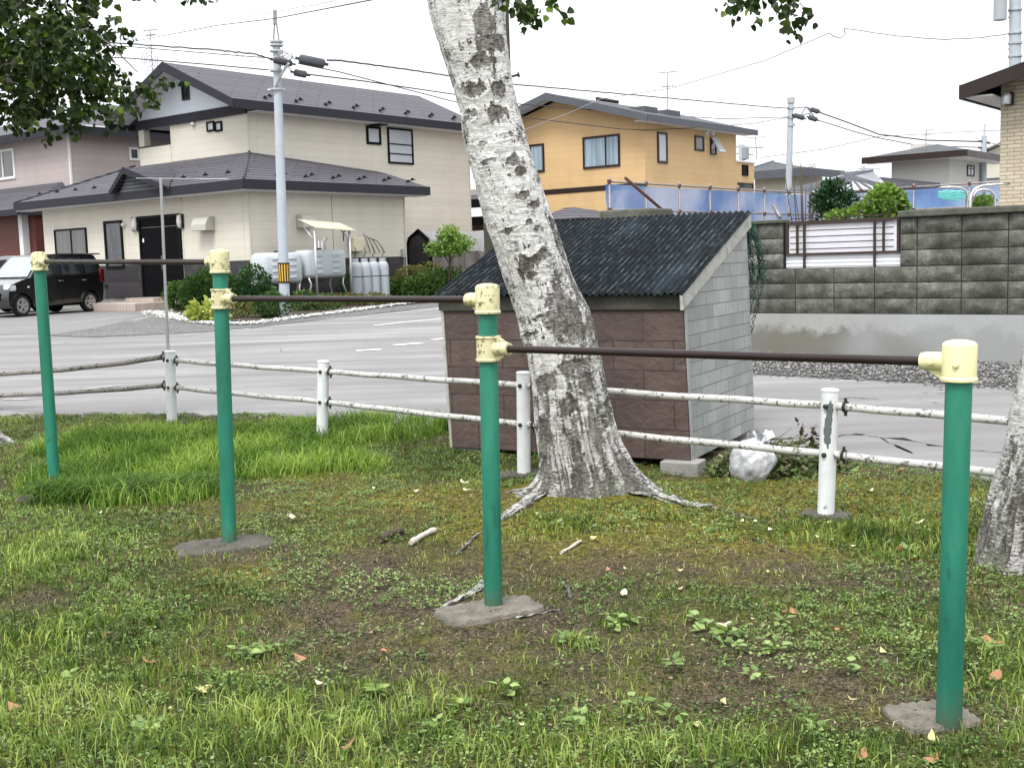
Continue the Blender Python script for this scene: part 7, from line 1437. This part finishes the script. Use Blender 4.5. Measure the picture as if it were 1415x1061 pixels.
# far thin pole
b_ = at(1086, 300, YR); b_.z = gz(YR); t__ = at(1093, 136, YR); p2 = thing('utility_pole', 'distant thin grey utility pole rising behind the blue sheeting', 'utility pole', tuple(b_)); mb = MB(); mb.tube([b_, t__], [.16, .12], 14); obj('shaft', mb, m['pole_conc'], p2, True, smooth=60)
for v_ in (137, 141, 149, 162, 173): obj('clamp_band', MB().lathe([(.12, -.06), (.17, -.06), (.17, .06), (.12, .06)], at(1093, v_, YR), 12), m['metal_grey'], p2, True)
for (u_, v_, L_) in [(1126, 153, .42), (1104, 161.5, .5), (1123, 164, .42)]: blobbox('insulator', at(u_, v_, YR-.2), (L_, .2, .2), p2, m['enclosure'], Vector((1, 0, -.35)).normalized())
mb = MB(); [mb.tube([at(a, b, YR), at(c_, d_, YR)], .03, 5) for a, b, c_, d_ in [(1094, 150, 1114, 148), (1114, 148, 1126, 163), (1114, 148, 1106, 160), (1096, 162, 1106, 160), (1106, 160, 1118, 157), (1118, 157, 1123, 164), (1114, 148, 1126, 153)]]; obj('bracket_wires', mb, m['grey_cable'], p2, True)
g3 = 'cables right of the far thin pole'
P60 = 50.0
wire([at(1128, 154, YR), at(1170, 169, 52), at(1215, 186, 52), at(1280, 194, 51), at(1358, 196, P60)], .03, 'upper thick cable descending right of the far thin pole', group=g3, n=5); wire([at(1126, 165, YR), at(1180, 182, 52), at(1215, 191, 52), at(1272, 202, 51), at(1358, 204, P60)], .022, 'lower cable descending right of the far thin pole', group=g3, n=5); wire([at(1052, 218, 54), at(1140, 206, 53), at(1213, 189, 52), at(1300, 184, 51), at(1362, 181, P60), at(1400, 179.5, 48)], .018, 'thin wire rising right across the far thin pole to the next pole', group=g3, n=5, mat='grey_cable')
b_ = at(1358, 300, P60); b_.z = gz(P60); t__ = at(1361, 172, P60); p3 = thing('utility_pole', 'dark far utility pole between the white house and the brick building', 'utility pole', tuple(b_)); mb = MB(); mb.tube([b_, at(1360, 188, P60)], [.16, .11], 12); mb.tube([at(1360, 188, P60), t__], .04, 8); obj('shaft', mb, m['pole_conc'], p3, True, smooth=60)
mb = MB(); [mb.tube([at(1352, v_, P60), at(1368, v_+3, P60)], .05, 6) for v_ in (195, 204)]; obj('crossarm', mb, m['enclosure'], p3, True); wire([at(1364, 196, P60), at(1400, 206, 46)], .02, 'short cable leaving the far dark pole to the right', mat='grey_cable', n=3)
# pole with a transformer at the top right corner
Y5 = 22.5; b_ = at(1403, 320, Y5); b_.z = gz(Y5); p4 = thing('utility_pole', 'concrete utility pole with a grey transformer at the top right corner', 'utility pole', tuple(b_)); mb = MB(); mb.tube([b_, at(1403, -60, Y5)], [.13, .10], 16); obj('shaft', mb, m['pole_conc'], p4, True, smooth=60)
mb = MB(); q = at(1382, 12, Y5); mb.lathe([(0, -.22), (.11, -.22), (.12, -.2), (.12, .2), (.13, .22), (0, .24)], q, 18); obj('transformer', mb, m['tank'], p4, True, smooth=50)
for v_ in (14, 24, 60, 68, 78): obj('bracket', MB().tube([at(1403, v_, Y5), at(1393, v_, Y5)], .018, 6), m['metal_grey'], p4, True)
for v_ in (14, 46, 60, 78): obj('clamp_band', MB().lathe([(.10, -.02), (.13, -.02), (.13, .02), (.10, .02)], at(1403, v_, Y5), 14), m['metal_grey'], p4, True)
# small far poles
for (u_, v0_, Yk, lab, arm) in [(1193, 230, 95, 'tiny distant pole with two crossarms above the garage roof', 1), (1024, 200, 75, 'distant pole with stacked equipment at the right edge of the yellow house', 2), (1122, 226, 90, 'pale tall blurred mast behind the garage roof', 0)]:
    b_ = at(u_, 300, Yk); b_.z = gz(Yk); t__ = at(u_, v0_, Yk); p_ = thing('distant_pole', lab, 'pole', tuple(b_)); mb = MB(); mb.tube([b_, t__], .16 if arm else .28, 8); obj('shaft', mb, m['pole_conc'] if arm != 0 else m['white_wall'], p_, True)
    if arm:
        mb = MB()
        for k in range(2): q = at(u_, v0_+3+k*9, Yk); mb.tube([q-Vector((.4, 0, 0)), q+Vector((1.4 if k == 0 else .8, 0, -.1))], .04, 5)
        if arm == 2: mb.lathe([(0, -.5), (.28, -.4), (.28, .3), (0, .5)], at(1029, 211, Yk), 8)
        obj('crossarm', mb, m['grey_cable'], p_, True)
antenna(at(1046, 222, 70), at(1044, 190, 70), arms=((0, 1.0),), label='thin television antenna right of the yellow house', r_=.03)
# ================================================================ light
w = bpy.data.worlds.new('World'); sc.world = w; w.use_nodes = True; nt = w.node_tree
bg = nt.nodes['Background']; sky = nt.nodes.new('ShaderNodeTexSky'); sky.sky_type = 'NISHITA'; sky.sun_disc = False
EL, AZ = math.radians(58), math.radians(200)     # azimuth measured clockwise from +Y
sky.sun_elevation = EL; sky.sun_rotation = AZ; sky.dust_density = 4; sky.air_density = 1.0; sky.ozone_density = 1
hs = nt.nodes.new('ShaderNodeHueSaturation'); hs.inputs['Saturation'].default_value = .12
nt.links.new(sky.outputs[0], hs.inputs['Color'])
mx = nt.nodes.new('ShaderNodeMix'); mx.data_type = 'RGBA'; mx.inputs[0].default_value = .65
nt.links.new(hs.outputs[0], mx.inputs[6]); mx.inputs[7].default_value = (11, 11.2, 11.5, 1)
tcw = nt.nodes.new('ShaderNodeTexCoord'); sx = nt.nodes.new('ShaderNodeSeparateXYZ'); nt.links.new(tcw.outputs['Generated'], sx.inputs[0])
rp = nt.nodes.new('ShaderNodeValToRGB'); nt.links.new(sx.outputs[2], rp.inputs[0]); rp.color_ramp.elements[0].position = 0; rp.color_ramp.elements[0].color = (.50, .50, .50, 1); rp.color_ramp.elements[1].position = 1; rp.color_ramp.elements[1].color = (1, 1, 1, 1)
m3 = nt.nodes.new('ShaderNodeMix'); m3.data_type = 'RGBA'; m3.blend_type = 'MULTIPLY'; m3.inputs[0].default_value = 1; nt.links.new(mx.outputs[2], m3.inputs[6]); nt.links.new(rp.outputs[0], m3.inputs[7])
nt.links.new(m3.outputs[2], bg.inputs[0]); bg.inputs[1].default_value = .135
sun = bpy.data.lights.new('sun', 'SUN'); sun.energy = 1.4; sun.angle = math.radians(18); sun.color = (1, .97, .92)
so = bpy.data.objects.new('sun', sun); C.objects.link(so)
sd = Vector((math.sin(AZ)*math.cos(EL), math.cos(AZ)*math.cos(EL), math.sin(EL)))
so.rotation_euler = sd.to_track_quat('Z', 'Y').to_euler(); so.location = sd*30
sc.view_settings.view_transform = 'Standard'; sc.view_settings.look = 'None'; sc.view_settings.gamma = 1; sc.view_settings.exposure = 1.14
